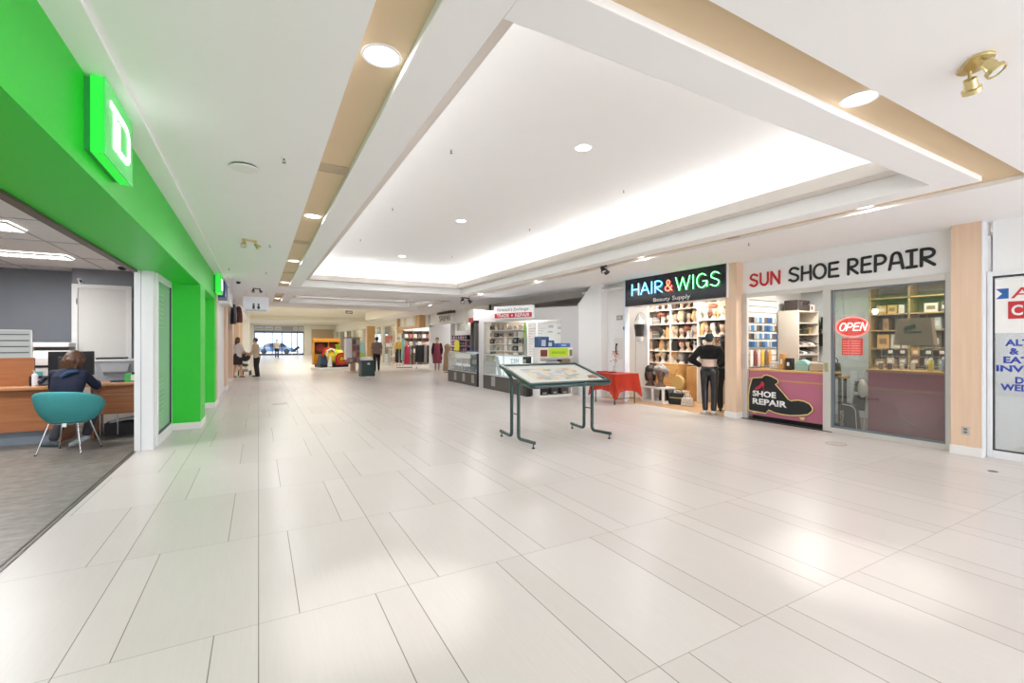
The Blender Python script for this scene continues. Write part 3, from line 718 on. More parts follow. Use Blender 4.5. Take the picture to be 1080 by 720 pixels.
s = shop_sign('white box sign with a lower point beyond the blue sign', 14.9, 16.6, 2.58, 3.03, -0.70, trimw, mat('sign_white', (0.74, 0.78, 0.82)))
t = thing('hanging_garment', 'dark garment hanging in the doorway of the far left shop', 'garment', (-0.78, 18.9, 1.9))
MB().loft([(-0.78, 18.9, 2.15, 0.10, 0.22), (-0.78, 18.9, 2.5, 0.11, 0.20), (-0.78, 18.9, 2.75, 0.09, 0.19), (-0.78, 18.9, 2.85, 0.05, 0.10)], 16).build('cloth', black, t, smooth=True)
MB().tube([(-0.78, 18.9, 2.84), (-0.78, 18.9, 2.98), (-0.76, 18.9, 3.0), (-0.76, 18.9, 3.055)], 0.006, 6).build('hook', steel, t)
t = thing('hanging_garment', 'dark red and black garment hanging beside the black one at left', 'garment', (-0.7, 20.1, 1.9))
MB().loft([(-0.66, 20.1, 2.25, 0.13, 0.20), (-0.66, 20.1, 2.5, 0.13, 0.18), (-0.66, 20.1, 2.78, 0.10, 0.18), (-0.66, 20.1, 2.86, 0.05, 0.10)], 16).build('cloth', mat('dark_wine', (0.07, 0.012, 0.015), 0.7), t, smooth=True)
MB().tube([(-0.66, 20.1, 2.85), (-0.66, 20.1, 3.0), (-0.68, 20.1, 3.02), (-0.68, 20.1, 3.08)], 0.006, 6).build('hook', steel, t)

# ------------------------------------------------------------------ right side: shells of the shops
RX, RU = (0, -1, 0), (0, 0, 1)          # reading direction on walls that face the hall
for y0, y1 in ((5.70, 5.95), (2.22, 2.52)):
    struct(MB().box(8.22, 8.55, y0, y1, 0.12, H0).build('wall_right', peach))
    struct(MB().box(8.205, 8.55, y0-0.012, y1+0.012, 0, 0.12).build('baseboard_right', trimw, bevel=0.004))
struct(MB().box(8.22, 8.46, 2.205, 2.218, 0.0, H0).build('trim_11', alu))
struct(MB().box(XR, 8.56, 2.52, 5.70, 2.46, H0).build('wall_right', wallw))
struct(MB().box(8.38, 8.56, -3, 2.155, 2.42, H0).build('wall_right', wallw))
struct(MB().box(8.17, 8.56, 5.87, 8.78, 2.40, H0).build('wall_right', wallw))
ow = thing('power_outlet', 'small metal power outlet low on the peach column', 'outlet', (8.22, 2.37, 0.36))
MB().box(8.21, 8.22, 2.33, 2.41, 0.27, 0.38).build('plate', mat('outlet_plate', (0.50, 0.48, 0.45), 0.4), ow, bevel=0.003)
m = MB()
for z in (0.295, 0.335): m.box(8.206, 8.211, 2.352, 2.388, z, z+0.026)
m.build('socket', mat('outlet_dark', (0.16, 0.15, 0.14), 0.5), ow)

# ---- shop with the lettered glass at the right edge
f3 = MB()
f3.box(8.34, 8.40, 2.15, 2.20, 0, 2.42); f3.box(8.34, 8.40, -2, 2.15, 2.36, 2.42); f3.box(8.34, 8.40, -2, 2.15, 0, 0.10); f3.box(8.34, 8.40, 0.30, 0.36, 0.1, 2.36)
w3 = struct(f3.build('window_2', alu, bevel=0.004))
m = MB(); m.box(8.355, 8.385, 2.135, 2.15, 0.10, 2.36); m.box(8.355, 8.385, 0.36, 2.135, 2.335, 2.36); m.box(8.355, 8.385, 0.36, 2.135, 0.10, 0.12); m.build('gasket', dark, w3)
MB().box(8.366, 8.374, 0.36, 2.135, 0.12, 2.335).build('pane', glass_material('store_glass_pale', (0.92, 0.95, 0.96), 0.26, 0.02, 0.85, diff=(0.6, 0.62, 0.63), dfac=0.18), w3)
s3 = thing('window_sign', 'white window sign with red letters and a blue notched flag at the right edge', 'shop sign', (8.36, 1.4, 1.6))
MB().box(8.352, 8.358, 0.5, 2.128, 1.62, 2.31).build('panel', paper, s3)
ff = lambda u, v: (8.352, u, v)
MB().prism([(2.12, 2.19), (2.005, 2.19), (2.005, 2.06), (2.12, 2.06), (2.062, 2.125)], ff, (-0.003, 0, 0)).build('flag', mat('flag_blue', (0.02, 0.13, 0.42), 0.4), s3)
redm = mat('sign_red', (0.55, 0.03, 0.04), 0.4)
text_part('A', 'lettering', redm, s3, (8.352, 1.985, 2.06), RX, RU, 0.20, 0.13, 0.003)
MB().box(8.349, 8.352, 1.40, 2.01, 1.80, 2.02).build('red_band', redm, s3)
text_part('C', 'lettering', mat('letter_white', (0.9, 0.9, 0.9), 0.4), s3, (8.349, 1.98, 1.84), RX, RU, 0.10, 0.135, 0.003, bold=0.03)
lb = mat('lettering_blue', (0.02, 0.055, 0.40), 0.4)
wt = thing('window_lettering', 'bold blue lines of lettering on the glass under the white window sign', 'lettering', (8.364, 1.9, 0.9))
for s, y, w, z in (('ALT', 2.04, 0.23, 1.455), ('&', 2.0, 0.085, 1.345), ('EAT', 2.055, 0.24, 1.235), ('INVIS', 2.12, 0.35, 1.125), ('D', 1.95, 0.075, 0.98), ('WED', 2.08, 0.26, 0.885)):
    text_part(s, 'word', lb, wt, (8.364, y, z), RX, RU, w, 0.085, 0.002, bold=0.035)
struct(MB().box(9.9, 10.0, -2, 2.17, 0, 2.9).build('wall_right', mat('pale_interior', (0.60, 0.57, 0.54), 0.6)))
struct(MB().box(8.4, 10.0, 2.18, 2.3, 0, 2.9).build('wall_right', wallw))
struct(MB().box(8.46, 10.0, -2, 2.2, -0.12, 0).build('floor', floorm))
struct(MB().box(8.46, 10.0, -2, 2.2, 2.9, 2.96).build('ceiling', white))

# ---- shoe repair shop: shell
inw = mat('shop_ochre_wall', (0.42, 0.36, 0.22), 0.6)
struct(MB().box(10.6, 10.7, 2.3, 5.9, 0, 2.95).build('wall_right', mat('shop_pale_wall', (0.62, 0.68, 0.70), 0.6)))
struct(MB().box(8.56, 10.7, 5.76, 5.86, 0, 2.95).build('wall_right', wallw))
struct(MB().box(8.46, 10.7, 2.3, 5.9, -0.12, 0).build('floor', mat('shop_dark_floor', (0.10, 0.09, 0.08), 0.5)))
struct(MB().box(8.46, 10.7, 2.2, 5.9, 2.62, 2.7).build('ceiling', mat('shop_ceiling', (0.66, 0.62, 0.55), 0.6)))
# sliding door and frame
fr = MB()
fr.box(8.36, 8.46, 4.08, 4.20, 0, 2.46); fr.box(8.36, 8.46, 2.52, 2.62, 0, 2.46); fr.box(8.36, 8.46, 2.62, 4.08, 2.37, 2.46); fr.box(8.36, 8.46, 2.62, 4.08, 0, 0.08); fr.box(8.40, 8.46, 5.60, 5.70, 0, 2.46); fr.box(8.40, 8.46, 4.20, 5.60, 2.38, 2.46)
frm = mat('champagne_aluminium', (0.62, 0.60, 0.57), 0.35, 0.2, var=0.03)
w1 = struct(fr.build('door_2', frm, bevel=0.004))
m = MB(); m.box(8.375, 8.44, 4.045, 4.08, 0.08, 2.37); m.box(8.385, 8.43, 2.62, 2.64, 0.08, 2.37); m.box(8.385, 8.43, 2.64, 4.045, 2.345, 2.37); m.box(8.385, 8.43, 2.64, 4.045, 0.08, 0.11)
m.build('gasket', mat('door_gasket', (0.16, 0.19, 0.22), 0.4), w1)
MB().box(8.404, 8.412, 2.64, 4.045, 0.11, 2.345).build('pane', glass_material('store_glass', (0.93, 0.96, 0.93), 0.10, 0.02, 0.84, diff=(0.42, 0.42, 0.40), dfac=0.07), w1)
hm = MB(); hm.box(8.352, 8.362, 4.115, 4.165, 1.0, 1.16); hm.build('lock', brass, w1)
hm = MB(); hm.box(8.39, 8.402, 5.63, 5.68, 0.98, 1.28); hm.build('lock', alug, w1)
hm = MB(); hm.box(8.35, 8.47, 4.06, 5.70, 0, 0.012); struct(hm.build('trim_12', dark))

# SUN SHOE REPAIR lettering (hand drawn letters fixed to the white fascia)
sg = thing('fascia_lettering', 'SUN SHOE REPAIR hand drawn letters on the white fascia', 'shop sign', (XR, 4.1, 2.6))
blk = mat('letter_black', (0.015, 0.015, 0.017), 0.4); redl = mat('letter_red', (0.52, 0.008, 0.012), 0.4)
y = 5.55
for word, m_, y0, ws, z0, h in ((['S', 'U', 'N'], redl, 5.55, [0.175, 0.17, 0.185], 2.595, 0.225), (['S', 'H', 'O', 'E'], blk, 4.80, [0.19, 0.165, 0.20, 0.165], 2.60, 0.24), (['R', 'E', 'P', 'A', 'I2', 'R'], blk, 3.85, [0.155, 0.145, 0.155, 0.175, 0.125, 0.175], 2.61, 0.245)):
    yy = y0
    for g, w in zip(word, ws):
        b = MB(); stroke_word(b, [g], (XR-0.004, yy, z0), RX, RU, h, [w], 0, 0.022, n=8)
        for v in b.bm.verts: v.co.x = XR-0.012+(v.co.x-(XR-0.004))*0.5
        b.build('letter', m_, sg); yy -= w+0.036

# counter with pink front
pink = mat('mauve_pink_laminate', (0.48, 0.155, 0.235), 0.3, var=0.04, scale=3)
ct = thing('shop_counter', 'mauve pink shoe repair counter with wooden top and trim', 'counter', (8.6, 4.95, 0))
MB().box(8.46, 8.50, 4.20, 5.60, 0.09, 0.95).build('front_panel', pink, ct)
MB().box(8.44, 9.0, 4.205, 5.60, 0.95, 0.985).build('worktop', oak, ct, bevel=0.004)
MB().box(8.452, 8.46, 4.20, 5.60, 0.775, 0.80).build('trim_strip', oak, ct)
MB().box(8.55, 8.98, 4.22, 5.58, 0.0, 0.09).build('plinth', black, ct)
c2 = thing('shop_counter', 'mauve counter standing inside behind the glass door', 'counter', (9.0, 3.2, 0))
MB().box(8.78, 8.82, 2.50, 3.72, 0.04, 1.02).build('front_panel', pink, c2)
MB().box(8.76, 9.3, 2.48, 3.74, 1.02, 1.06).build('worktop', oak, c2, bevel=0.004)
m = MB(); m.box(8.773, 8.78, 2.50, 3.72, 0.72, 0.738); m.box(8.773, 8.78, 2.50, 3.72, 0.22, 0.232); m.build('trim_strip', mat('worn_oak', (0.36, 0.20, 0.11), 0.4), c2)
MB().tube([(8.775, 3.6, 0.55), (8.775, 3.35, 0.53), (8.775, 3.3, 0.35), (8.775, 3.1, 0.22), (8.775, 2.85, 0.26), (8.775, 2.7, 0.6)], 0.004, 6).build('cable', mat('mauve_cable', (0.30, 0.13, 0.17), 0.5), c2)

# boot shaped board
bs = thing('boot_sign', 'black boot shaped SHOE REPAIR board with yellow outline on the pink counter', 'sign', (8.44, 5.0, 0.2))
outl = [(5.545, 0.845), (5.60, 0.66), (5.625, 0.49), (5.625, 0.225), (5.60, 0.19), (5.26, 0.175), (5.245, 0.205), (5.20, 0.25), (5.10, 0.215), (4.95, 0.20), (4.80, 0.20), (4.62, 0.225), (4.48, 0.26), (4.405, 0.33), (4.40, 0.39), (4.45, 0.455), (4.55, 0.495), (4.66, 0.50), (4.78, 0.475), (4.83, 0.495), (4.92, 0.60), (5.02, 0.70), (5.075, 0.755), (5.02, 0.79), (5.03, 0.845), (5.09, 0.875), (5.16, 0.905), (5.25, 0.925), (5.31, 0.905), (5.335, 0.87)]
sc = lambda u, v: (8.43, 5.585-(5.625-u)*0.97, 0.15+(v-0.175)*0.98)
MB().prism(outl, sc, (0.022, 0, 0)).build('board', mat('board_black', (0.012, 0.013, 0.018), 0.35), bs)
MB().tube([Vector(sc(*p))-Vector((0.003, 0, 0)) for p in outl], 0.0105, 8, closed=True).build('outline', mat('pale_yellow_tube', (0.78, 0.60, 0.24), 0.35), bs)
wl_ = mat('letter_white', (0.9, 0.9, 0.9))
text_part('SHOE', 'lettering', wl_, bs, (8.43, 5.50, 0.455), RX, RU, 0.46, 0.115, 0.003, bold=0.035)
text_part('REPAIR', 'lettering', wl_, bs, (8.43, 5.50, 0.305), RX, RU, 0.66, 0.115, 0.003, bold=0.035)
heel = [(5.32, 0.585), (5.26, 0.58), (5.20, 0.605), (5.155, 0.66), (5.14, 0.655), (5.135, 0.60), (5.125, 0.56), (5.118, 0.56), (5.122, 0.63), (5.115, 0.70), (5.135, 0.735), (5.17, 0.745), (5.18, 0.70), (5.225, 0.655), (5.275, 0.62)]
MB().prism(heel, lambda u, v: (8.43, u+0.15, v+0.01), (-0.003, 0, 0)).build('red_heel', mat('heel_red', (0.55, 0.02, 0.05), 0.4), bs)
m = MB(); m.box(8.42, 8.435, 5.43, 5.49, 0.13, 0.155); m.build('mounting_tab', mat('pale_yellow_tube', (0.78, 0.60, 0.24)), bs)
m = MB(); m.prism([(4.62, 0.165), (4.52, 0.18), (4.54, 0.13), (4.58, 0.12)], lambda u, v: (8.42, u, v), (0.015, 0, 0)); m.build('mounting_tab', mat('pale_yellow_tube', (0.78, 0.60, 0.24)), bs)

# OPEN neon on the glass and the board below it
red_n = emit_material('neon_red', (1.0, 0.09, 0.08), 4.5); red_w = emit_material('neon_pink_white', (1.0, 0.5, 0.45), 5.0)
op = thing('open_sign', 'oval red neon OPEN sign hanging inside the glass door', 'neon sign', (8.50, 3.83, 1.73))
pts = [(3.83+0.235*math.cos(2*PI*k/36), 1.755+0.155*math.sin(2*PI*k/36)) for k in range(36)]
MB().prism(pts, lambda u, v: (8.53, u, v), (0.02, 0, 0)).build('backboard', mat('open_board', (0.40, 0.03, 0.035), 0.4, emit=(1.0, 0.05, 0.04), estr=0.5), op)
MB().tube([(8.515, u, v) for u, v in pts], 0.009, 8, closed=True).build('neon_oval', red_n, op)
b = MB(); stroke_word(b, ['O', 'P', 'E', 'N'], (8.515, 4.01, 1.695), RX, RU, 0.125, [0.085]*4, 0.015, 0.0085, n=6)
for v in b.bm.verts: v.co.y -= (v.co.z-1.755)*0.25
b.build('neon_word', red_w, op)
MB().tube([(8.53, 3.95, 1.9), (8.45, 3.95, 2.35)], 0.002, 5).build('cord', dark, op)
hb = thing('hours_board', 'small red illuminated notice board under the neon sign', 'notice board', (8.5, 3.83, 1.29))
MB().box(8.53, 8.545, 3.69, 3.99, 1.29, 1.57).build('board', mat('notice_red', (0.40, 0.02, 0.025), 0.4, emit=(1.0, 0.05, 0.04), estr=0.6), hb)
for k in range(6):
    for q, (yy, ww) in enumerate(((3.975, 0.10), (3.855, 0.14))):
        MB().box(8.527, 8.53, yy-ww, yy, 1.315+0.04*k, 1.332+0.04*k).build('notice_line', mat('notice_pink', (0.7, 0.16, 0.15), 0.4, emit=(1, 0.2, 0.18), estr=1.2), hb)
MB().tube([(8.537, 3.9, 1.57), (8.537, 3.9, 1.61)], 0.003, 5).build('hanger', dark, hb)
# paper bag hung inside the glass
pb = thing('paper_bag', 'brown paper bag with green print hung inside the glass door', 'bag', (8.5, 2.97, 1.45))
MB().hexa([(8.47, 2.78, 1.46), (8.62, 2.78, 1.46), (8.62, 3.26, 1.46), (8.47, 3.26, 1.46), (8.49, 2.82, 1.86), (8.58, 2.82, 1.86), (8.58, 3.22, 1.86), (8.49, 3.22, 1.86)]).build('body', mat('kraft_paper', (0.46, 0.35, 0.24), 0.7, var=0.08), pb)
m = MB()
for yy in (2.92, 3.12): m.tube([(8.52, yy-0.05, 1.85), (8.51, yy-0.04, 1.93), (8.51, yy+0.04, 1.93), (8.52, yy+0.05, 1.85)], 0.005, 6)
m.build('handle', mat('kraft_paper', (0.33, 0.26, 0.18)), pb)
m = MB(); f = lambda u, v: (8.474, u, v)
for k in range(3):
    m.prism(arc(3.10-0.045*k, 1.71+0.012*k, 0.025, 0.035, 0, 330, 10), f, (-0.003, 0, 0))
m.box(8.468, 8.472, 2.92, 3.13, 1.635, 1.665)
m.build('print', mat('print_green', (0.06, 0.15, 0.10), 0.6), pb)

# ---- goods inside the shoe repair shop
slat = thing('slatwall', 'white slatwall panel at the left inside the shoe repair shop', 'slatwall', (9.1, 5.74, 0.9))
m = MB(); m.box(8.56, 9.62, 5.735, 5.755, 0.9, 2.45)
m.build('board', mat('slat_white', (0.74, 0.72, 0.68), 0.5), slat)
m = MB()
for k in range(12): m.box(8.56, 9.62, 5.728, 5.736, 0.98+0.125*k, 1.0+0.125*k)
m.build('groove', mat('slat_groove', (0.28, 0.27, 0.26), 0.6), slat)
cols = [((0.03, 0.09, 0.22), 'navy blue'), ((0.05, 0.2, 0.38), 'blue'), ((0.34, 0.35, 0.34), 'pale grey'), ((0.12, 0.08, 0.06), 'brown'), ((0.42, 0.47, 0.52), 'pale blue'), ((0.03, 0.03, 0.035), 'black')]
pk = {}
def packet(x, y, z, ci, label):
    c, nme = cols[ci]
    if ci in pk: return dup(pk[ci], (x, y, z), label=label)
    t = thing('hanging_packet', label, 'packet', (x, y, z), 0, 'packets on the slatwall')
    MB().box(-0.039, 0.039, -0.03, -0.004, -0.145, -0.03).build('pouch', mat('packet_%d' % ci, c, 0.3), t, local=True, bevel=0.004)
    MB().box(-0.039, 0.039, -0.012, -0.006, -0.03, 0.0).build('header_card', mat('packet_card', (0.7, 0.7, 0.66), 0.5), t, local=True)
    MB().tube([(0, -0.06, 0.004), (0, -0.002, -0.006), (0, 0, -0.006)], 0.003, 5).build('hook', steel, t, local=True)
    pk[ci] = t; return t
rown = ['bottom row', 'second row up', 'third row up', 'top row']
for r in range(4):
    for k in range(11):
        ci = [0, 0, 1, 4, 2, 3][(k*7+r*5+(k//3)) % 6] if k > 5 or r < 1 else [4, 2, 5, 3, 4, 1][(k*5+r*3) % 6]
        packet(8.64+0.088*k, 5.72, 1.55+0.165*r, ci, '%s hanging packet on the slatwall, %s' % (cols[ci][1], rown[r]))
# strips of insoles / laces hanging lower
for k, (c, n_) in enumerate((((0.78, 0.76, 0.70), 'cream'), ((0.20, 0.05, 0.05), 'maroon'), ((0.75, 0.50, 0.48), 'pale pink'), ((0.62, 0.47, 0.06), 'mustard'), ((0.16, 0.10, 0.07), 'dark brown'), ((0.60, 0.30, 0.08), 'orange brown'))):
    x = 8.68+0.125*k
    t = thing('lace_bundle', '%s bundle hanging low on the slatwall above the counter' % n_, 'laces', (x, 5.70, 1.02), 0, 'bundles on the slatwall')
    MB().loft([(x, 5.69, 1.02, 0.045, 0.02), (x, 5.69, 1.16, 0.05, 0.025), (x, 5.69, 1.30, 0.042, 0.022), (x, 5.69, 1.35, 0.02, 0.012)], 12).build('strands', mat('lace_%d' % k, c, 0.7), t, smooth=True)
    MB().tube([(x, 5.735, 1.37), (x, 5.67, 1.36)], 0.004, 5).build('hook', steel, t)

# shelving unit with shoes, side panel to the hall
cabw = mat('unit_cream', (0.66, 0.60, 0.52), 0.5)
su = thing('shelf_unit', 'cream shelving unit of shoes in the shoe repair shop', 'shelf unit', (9.98, 5.45, 0))
MB().box(9.60, 9.63, 5.28, 5.70, 0.02, 2.16).build('side_panel', cabw, su); MB().box(10.33, 10.36, 5.28, 5.70, 0.02, 2.16).build('side_panel', cabw, su)
MB().box(9.63, 10.33, 5.68, 5.70, 0.02, 2.16).build('back_panel', mat('unit_back', (0.30, 0.33, 0.31), 0.6), su)
SH = (0.9, 1.08, 1.24, 1.42, 1.66, 1.90, 2.14)
for z in SH: MB().box(9.63, 10.33, 5.28, 5.68, z-0.01, z+0.01).build('shelf', cabw, su)
def shoe_mesh(nm, m_, sole, parent=None):
    pass
shoe0 = {}
def shoe(x, y, z, rz, key, c, label):
    if key in shoe0: return dup(shoe0[key], (x, y, z), rz, label)
    t = thing('shoe', label, 'shoe', (x, y, z), rz, 'shoes waiting in the repair shop')
    pts = [(-0.12, -0.03), (-0.13, 0.0), (-0.12, 0.03), (-0.04, 0.032), (0.04, 0.042), (0.10, 0.036), (0.135, 0.01), (0.13, -0.02), (0.09, -0.038), (0.03, -0.04), (-0.04, -0.03)]
    MB().prism(pts, lambda u, v: (u, v, 0), (0, 0, 0.018)).build('sole', mat('sole_pale', (0.6, 0.57, 0.5), 0.6), t, local=True)
    b = MB()
    secs = [(-0.125, 0.015, 0.075), (-0.09, 0.032, 0.085), (-0.03, 0.034, 0.075), (0.03, 0.038, 0.055), (0.09, 0.036, 0.038), (0.13, 0.014, 0.022)]
    R = []
    for xx, w, h in secs: R.append([b.bm.verts.new((xx, w*math.cos(PI*j/8), 0.016+h*math.sin(PI*j/8)**0.8)) for j in range(9)])
    for A, B in zip(R, R[1:]):
        for j in range(8): b.bm.faces.new((A[j], A[j+1], B[j+1], B[j]))
    b.bm.faces.new(R[0]); b.bm.faces.new(R[-1])
    b.build('upper', mat('shoe_'+key, c, 0.4), t, smooth=True, local=True)
    MB().ell((-0.07, 0, 0.098), (0.045, 0.026, 0.012), 12, 6).build('opening', dark, t, smooth=True, local=True)
    t.scale = (1.25, 1.25, 1.25); shoe0[key] = t; return t
sc_ = {'black': (0.015, 0.015, 0.017), 'white': (0.75, 0.74, 0.7), 'brown': (0.16, 0.08, 0.04), 'grey': (0.3, 0.3, 0.3)}
seq = ['black', 'white', 'black', 'grey', 'brown', 'white']
for r, z in enumerate((1.25, 1.43)):
    for k in range(5):
        kx = seq[(k+2*r) % 6]; shoe(9.72+0.13*k, 5.42, z, -PI/2+0.15, kx, sc_[kx], '%s shoe on the cream shelf unit, %s' % (kx, ('lower', 'upper')[r]+' shoe shelf'))
def handbag(x, y, z, w, d, h, m_, label, rz=0, group=None, strap=True):
    t = thing('handbag', label, 'bag', (x, y, z), rz, group)
    MB().hexa([(-w/2, -d/2, 0), (w/2, -d/2, 0), (w/2, d/2, 0), (-w/2, d/2, 0), (-w*0.44, -d*0.28, h), (w*0.44, -d*0.28, h), (w*0.44, d*0.28, h), (-w*0.44, d*0.28, h)]).build('body', m_, t, local=True, bevel=min(w, d)*0.15)
    MB().box(-w*0.40, w*0.40, -d*0.48, -d*0.40, h*0.55, h*0.62).build('clasp', brass, t, local=True)
    if strap: MB().tube([(-w*0.28, 0, h*0.97), (-w*0.25, 0, h*1.25), (0, 0, h*1.36), (w*0.25, 0, h*1.25), (w*0.28, 0, h*0.97)], 0.010, 8).build('handle', m_, t, smooth=True, local=True)
    return t
blk_l = mat('black_leather', (0.012, 0.012, 0.013), 0.35)
handbag(9.80, 5.42, 1.67, 0.17, 0.14, 0.17, blk_l, 'black handbag on the top shelf of the cream unit, left', strap=False)
handbag(10.02, 5.42, 1.67, 0.20, 0.14, 0.19, mat('dark_olive_bag', (0.05, 0.05, 0.03), 0.5), 'dark olive bag on the top shelf of the cream unit, middle', strap=False)
handbag(10.23, 5.42, 1.67, 0.12, 0.12, 0.15, mat('tan_bag', (0.5, 0.36, 0.16), 0.5), 'tan pouch on the top shelf of the cream unit, right', strap=False)
t = thing('suitcase', 'dark brown case lying on top of the cream shelf unit', 'case', (9.9, 5.45, 2.16))
MB().box(9.68, 10.12, 5.32, 5.62, 2.161, 2.38).build('body', mat('case_brown', (0.045, 0.035, 0.03), 0.4), t, bevel=0.02)
MB().tube([(9.80, 5.31, 2.30), (9.80, 5.28, 2.31), (9.98, 5.28, 2.31), (9.98, 5.31, 2.30)], 0.009, 8).build('handle', black, t, smooth=True)
m = MB()
for x in (9.76, 10.03): m.box(x, x+0.03, 5.312, 5.32, 2.28, 2.32)
m.build('latch', steel, t)
bx = thing('card_box', 'pale carton with a red mark on top of the cream shelf unit', 'box', (10.22, 5.45, 2.16))
MB().box(10.14, 10.32, 5.34, 5.56, 2.15, 2.30).build('carton', paper, bx); MB().box(10.18, 10.23, 5.335, 5.34, 2.19, 2.26).build('red_mark', redl, bx)
# bottle rows on the two low shelves
for r, z in enumerate((0.912, 1.092)):
    for k in range(8):
        c = [(0.03, 0.03, 0.03), (0.5, 0.5, 0.47), (0.25, 0.08, 0.05), (0.04, 0.10, 0.06)][(k*3+r) % 4]; nm = ['black', 'pale grey', 'red brown', 'dark green'][(k*3+r) % 4]
        t = thing('polish_bottle', '%s polish bottle in the %s bottle row of the cream unit' % (nm, ('lower', 'upper')[r]), 'bottle', (9.69+0.083*k, 5.40, z), 0, 'polish bottles in the shoe repair shop')
        MB().lathe([(0.024, 0), (0.026, 0.01), (0.026, 0.075), (0.014, 0.088)], n=12).build('body', mat('polish_'+nm, c, 0.3), t, smooth=True, local=True)
        MB().lathe([(0.015, 0.088), (0.015, 0.115), (0.011, 0.12)], n=10).build('cap', trimw if r else black, t, local=True)
# things on the front counter
tq = thing('tool_case', 'mint green case with rounded top on the shoe repair counter', 'case', (8.75, 4.72, 0.985))
MB().prism([(4.61, 0.986), (4.84, 0.986), (4.84, 1.10), (4.80, 1.16), (4.72, 1.185), (4.65, 1.16), (4.61, 1.10)], lambda u, v: (8.68, u, v), (0.16, 0, 0)).build('body', mat('mint_case', (0.30, 0.55, 0.53), 0.4), tq, bevel=0.008)
MB().tube([(8.69, 4.68, 1.175), (8.69, 4.68, 1.21), (8.69, 4.77, 1.21), (8.69, 4.77, 1.175)], 0.007, 8).build('handle', mat('mint_dark', (0.18, 0.38, 0.37), 0.4), tq)
MB().box(8.676, 8.681, 4.62, 4.83, 1.085, 1.092).build('seam', mat('mint_dark', (0.18, 0.38, 0.37)), tq)
t = thing('sewing_machine_cover', 'beige machine cover on the right of the shoe repair counter', 'cover', (8.75, 4.42, 0.985))
MB().box(8.62, 8.86, 4.24, 4.56, 0.986, 1.14).build('body', mat('cover_beige', (0.46, 0.40, 0.32), 0.5), t, bevel=0.02)
MB().box(8.70, 8.78, 4.34, 4.46, 1.14, 1.158).build('handle', mat('cover_brown', (0.25, 0.2, 0.15), 0.5), t, bevel=0.005)
handbag(8.95, 4.36, 1.14, 0.18, 0.14, 0.24, blk_l, 'black handbag standing behind the beige machine cover', rz=PI/2) .location = (9.08, 4.36, 0.9)
tb = thing('work_bench', 'low work bench behind the pink counter', 'bench', (9.12, 4.8, 0))
MB().box(8.98, 9.25, 4.2, 5.4, 0.86, 0.90).build('bench_top', oak, tb)
for yy in (4.25, 5.35):
    for xx in (9.02, 9.2): MB().box(xx-0.02, xx+0.02, yy-0.02, yy+0.02, 0, 0.86).build('leg', dark, tb)
for k, (yy, w, h, c, nm) in enumerate(((4.96, 0.11, 0.22, (0.02, 0.02, 0.022), 'black'), (5.09, 0.08, 0.30, (0.55, 0.30, 0.10), 'orange tan'), (5.25, 0.13, 0.14, (0.6, 0.58, 0.54), 'pale grey'))):
    t = thing('parcel', '%s parcel standing on the shoe repair counter beside the slatwall' % nm, 'parcel', (8.74, yy, 0.986))
    MB().box(8.68, 8.80, yy-w/2, yy+w/2, 0.986, 0.986+h).build('wrap', mat('parcel_%d' % k, c, 0.5), t, bevel=0.01)
    MB().box(8.676, 8.68, yy-w*0.2, yy+w*0.2, 0.986+h*0.35, 0.986+h*0.65).build('label', paper, t)
# hanging black bags at right of the unit
for k, (y_, z_) in enumerate(((5.42, 1.72), (5.24, 1.42), (5.18, 1.78))):
    hb_ = handbag(10.46, y_, z_, 0.22, 0.10, 0.26, blk_l, 'black bag hung on the back wall of the shoe shop, '+['left', 'lower middle', 'right'][k], rz=PI/2)
    MB().tube([(0, -0.0, 0.33), (0, 0.0, 0.36), (0.0, -0.17, 0.37)], 0.005, 6).build('hook', steel, hb_, local=True)

# back shelving seen through the glass door
bk = thing('back_shelving', 'ochre wooden back shelving seen through the glass door', 'shelf unit', (10.4, 3.4, 0))
ow_ = wood_material('ochre_wood', (0.34, 0.24, 0.10), (0.42, 0.31, 0.14), 0.5, 'Y')
MB().box(10.56, 10.59, 2.32, 4.30, 0.02, 2.60).build('back_panel', mat('olive_brown_back', (0.14, 0.12, 0.075), 0.6), bk)
for yy in (2.32, 3.0, 3.68, 4.28): MB().box(10.2, 10.56, yy, yy+0.03, 0.02, 2.60).build('upright', ow_, bk)
BS = (1.02, 1.38, 1.72, 2.02, 2.32)
for z in BS: MB().box(10.2, 10.56, 2.35, 4.28, z-0.012, z+0.012).build('shelf', ow_, bk)
gc = [((0.62, 0.60, 0.52), 'cream'), ((0.10, 0.07, 0.045), 'dark brown'), ((0.30, 0.18, 0.09), 'tan'), ((0.05, 0.10, 0.08), 'dark green'), ((0.35, 0.37, 0.38), 'grey'), ((0.60, 0.35, 0.10), 'orange')]
tall = ['lowest', 'second', 'third', 'fourth', 'top']
boxp = {}
for r, z in enumerate(BS[:-1]):
    yy = 2.42
    k = 0
    while yy < 4.2:
        ci = (k*5+r*3+k//2) % 6; w = 0.09+0.05*((k*7+r) % 3); h = 0.16+0.05*((k*3+r*2) % 3)
        if abs(yy-2.98) < 0.10 or abs(yy-3.66) < 0.10: yy += 0.09; continue
        c, nm = gc[ci]
        t = thing('goods_box', '%s goods box on the %s shelf behind the glass door' % (nm, tall[r]), 'box', (10.36, yy, z+0.012), 0, 'goods on the back shelving')
        MB().box(-0.09, 0.09, -w/2, w/2, 0, h).build('carton', mat('goods_%d' % ci, c, 0.5), t, local=True, bevel=0.004)
        MB().box(-0.093, -0.09, -w*0.3, w*0.3, h*0.3, h*0.7).build('label', mat('goods_label_%d' % (k % 2), ((0.6, 0.58, 0.5), (0.2, 0.12, 0.06))[k % 2], 0.5), t, local=True)
        yy += w+0.05; k += 1
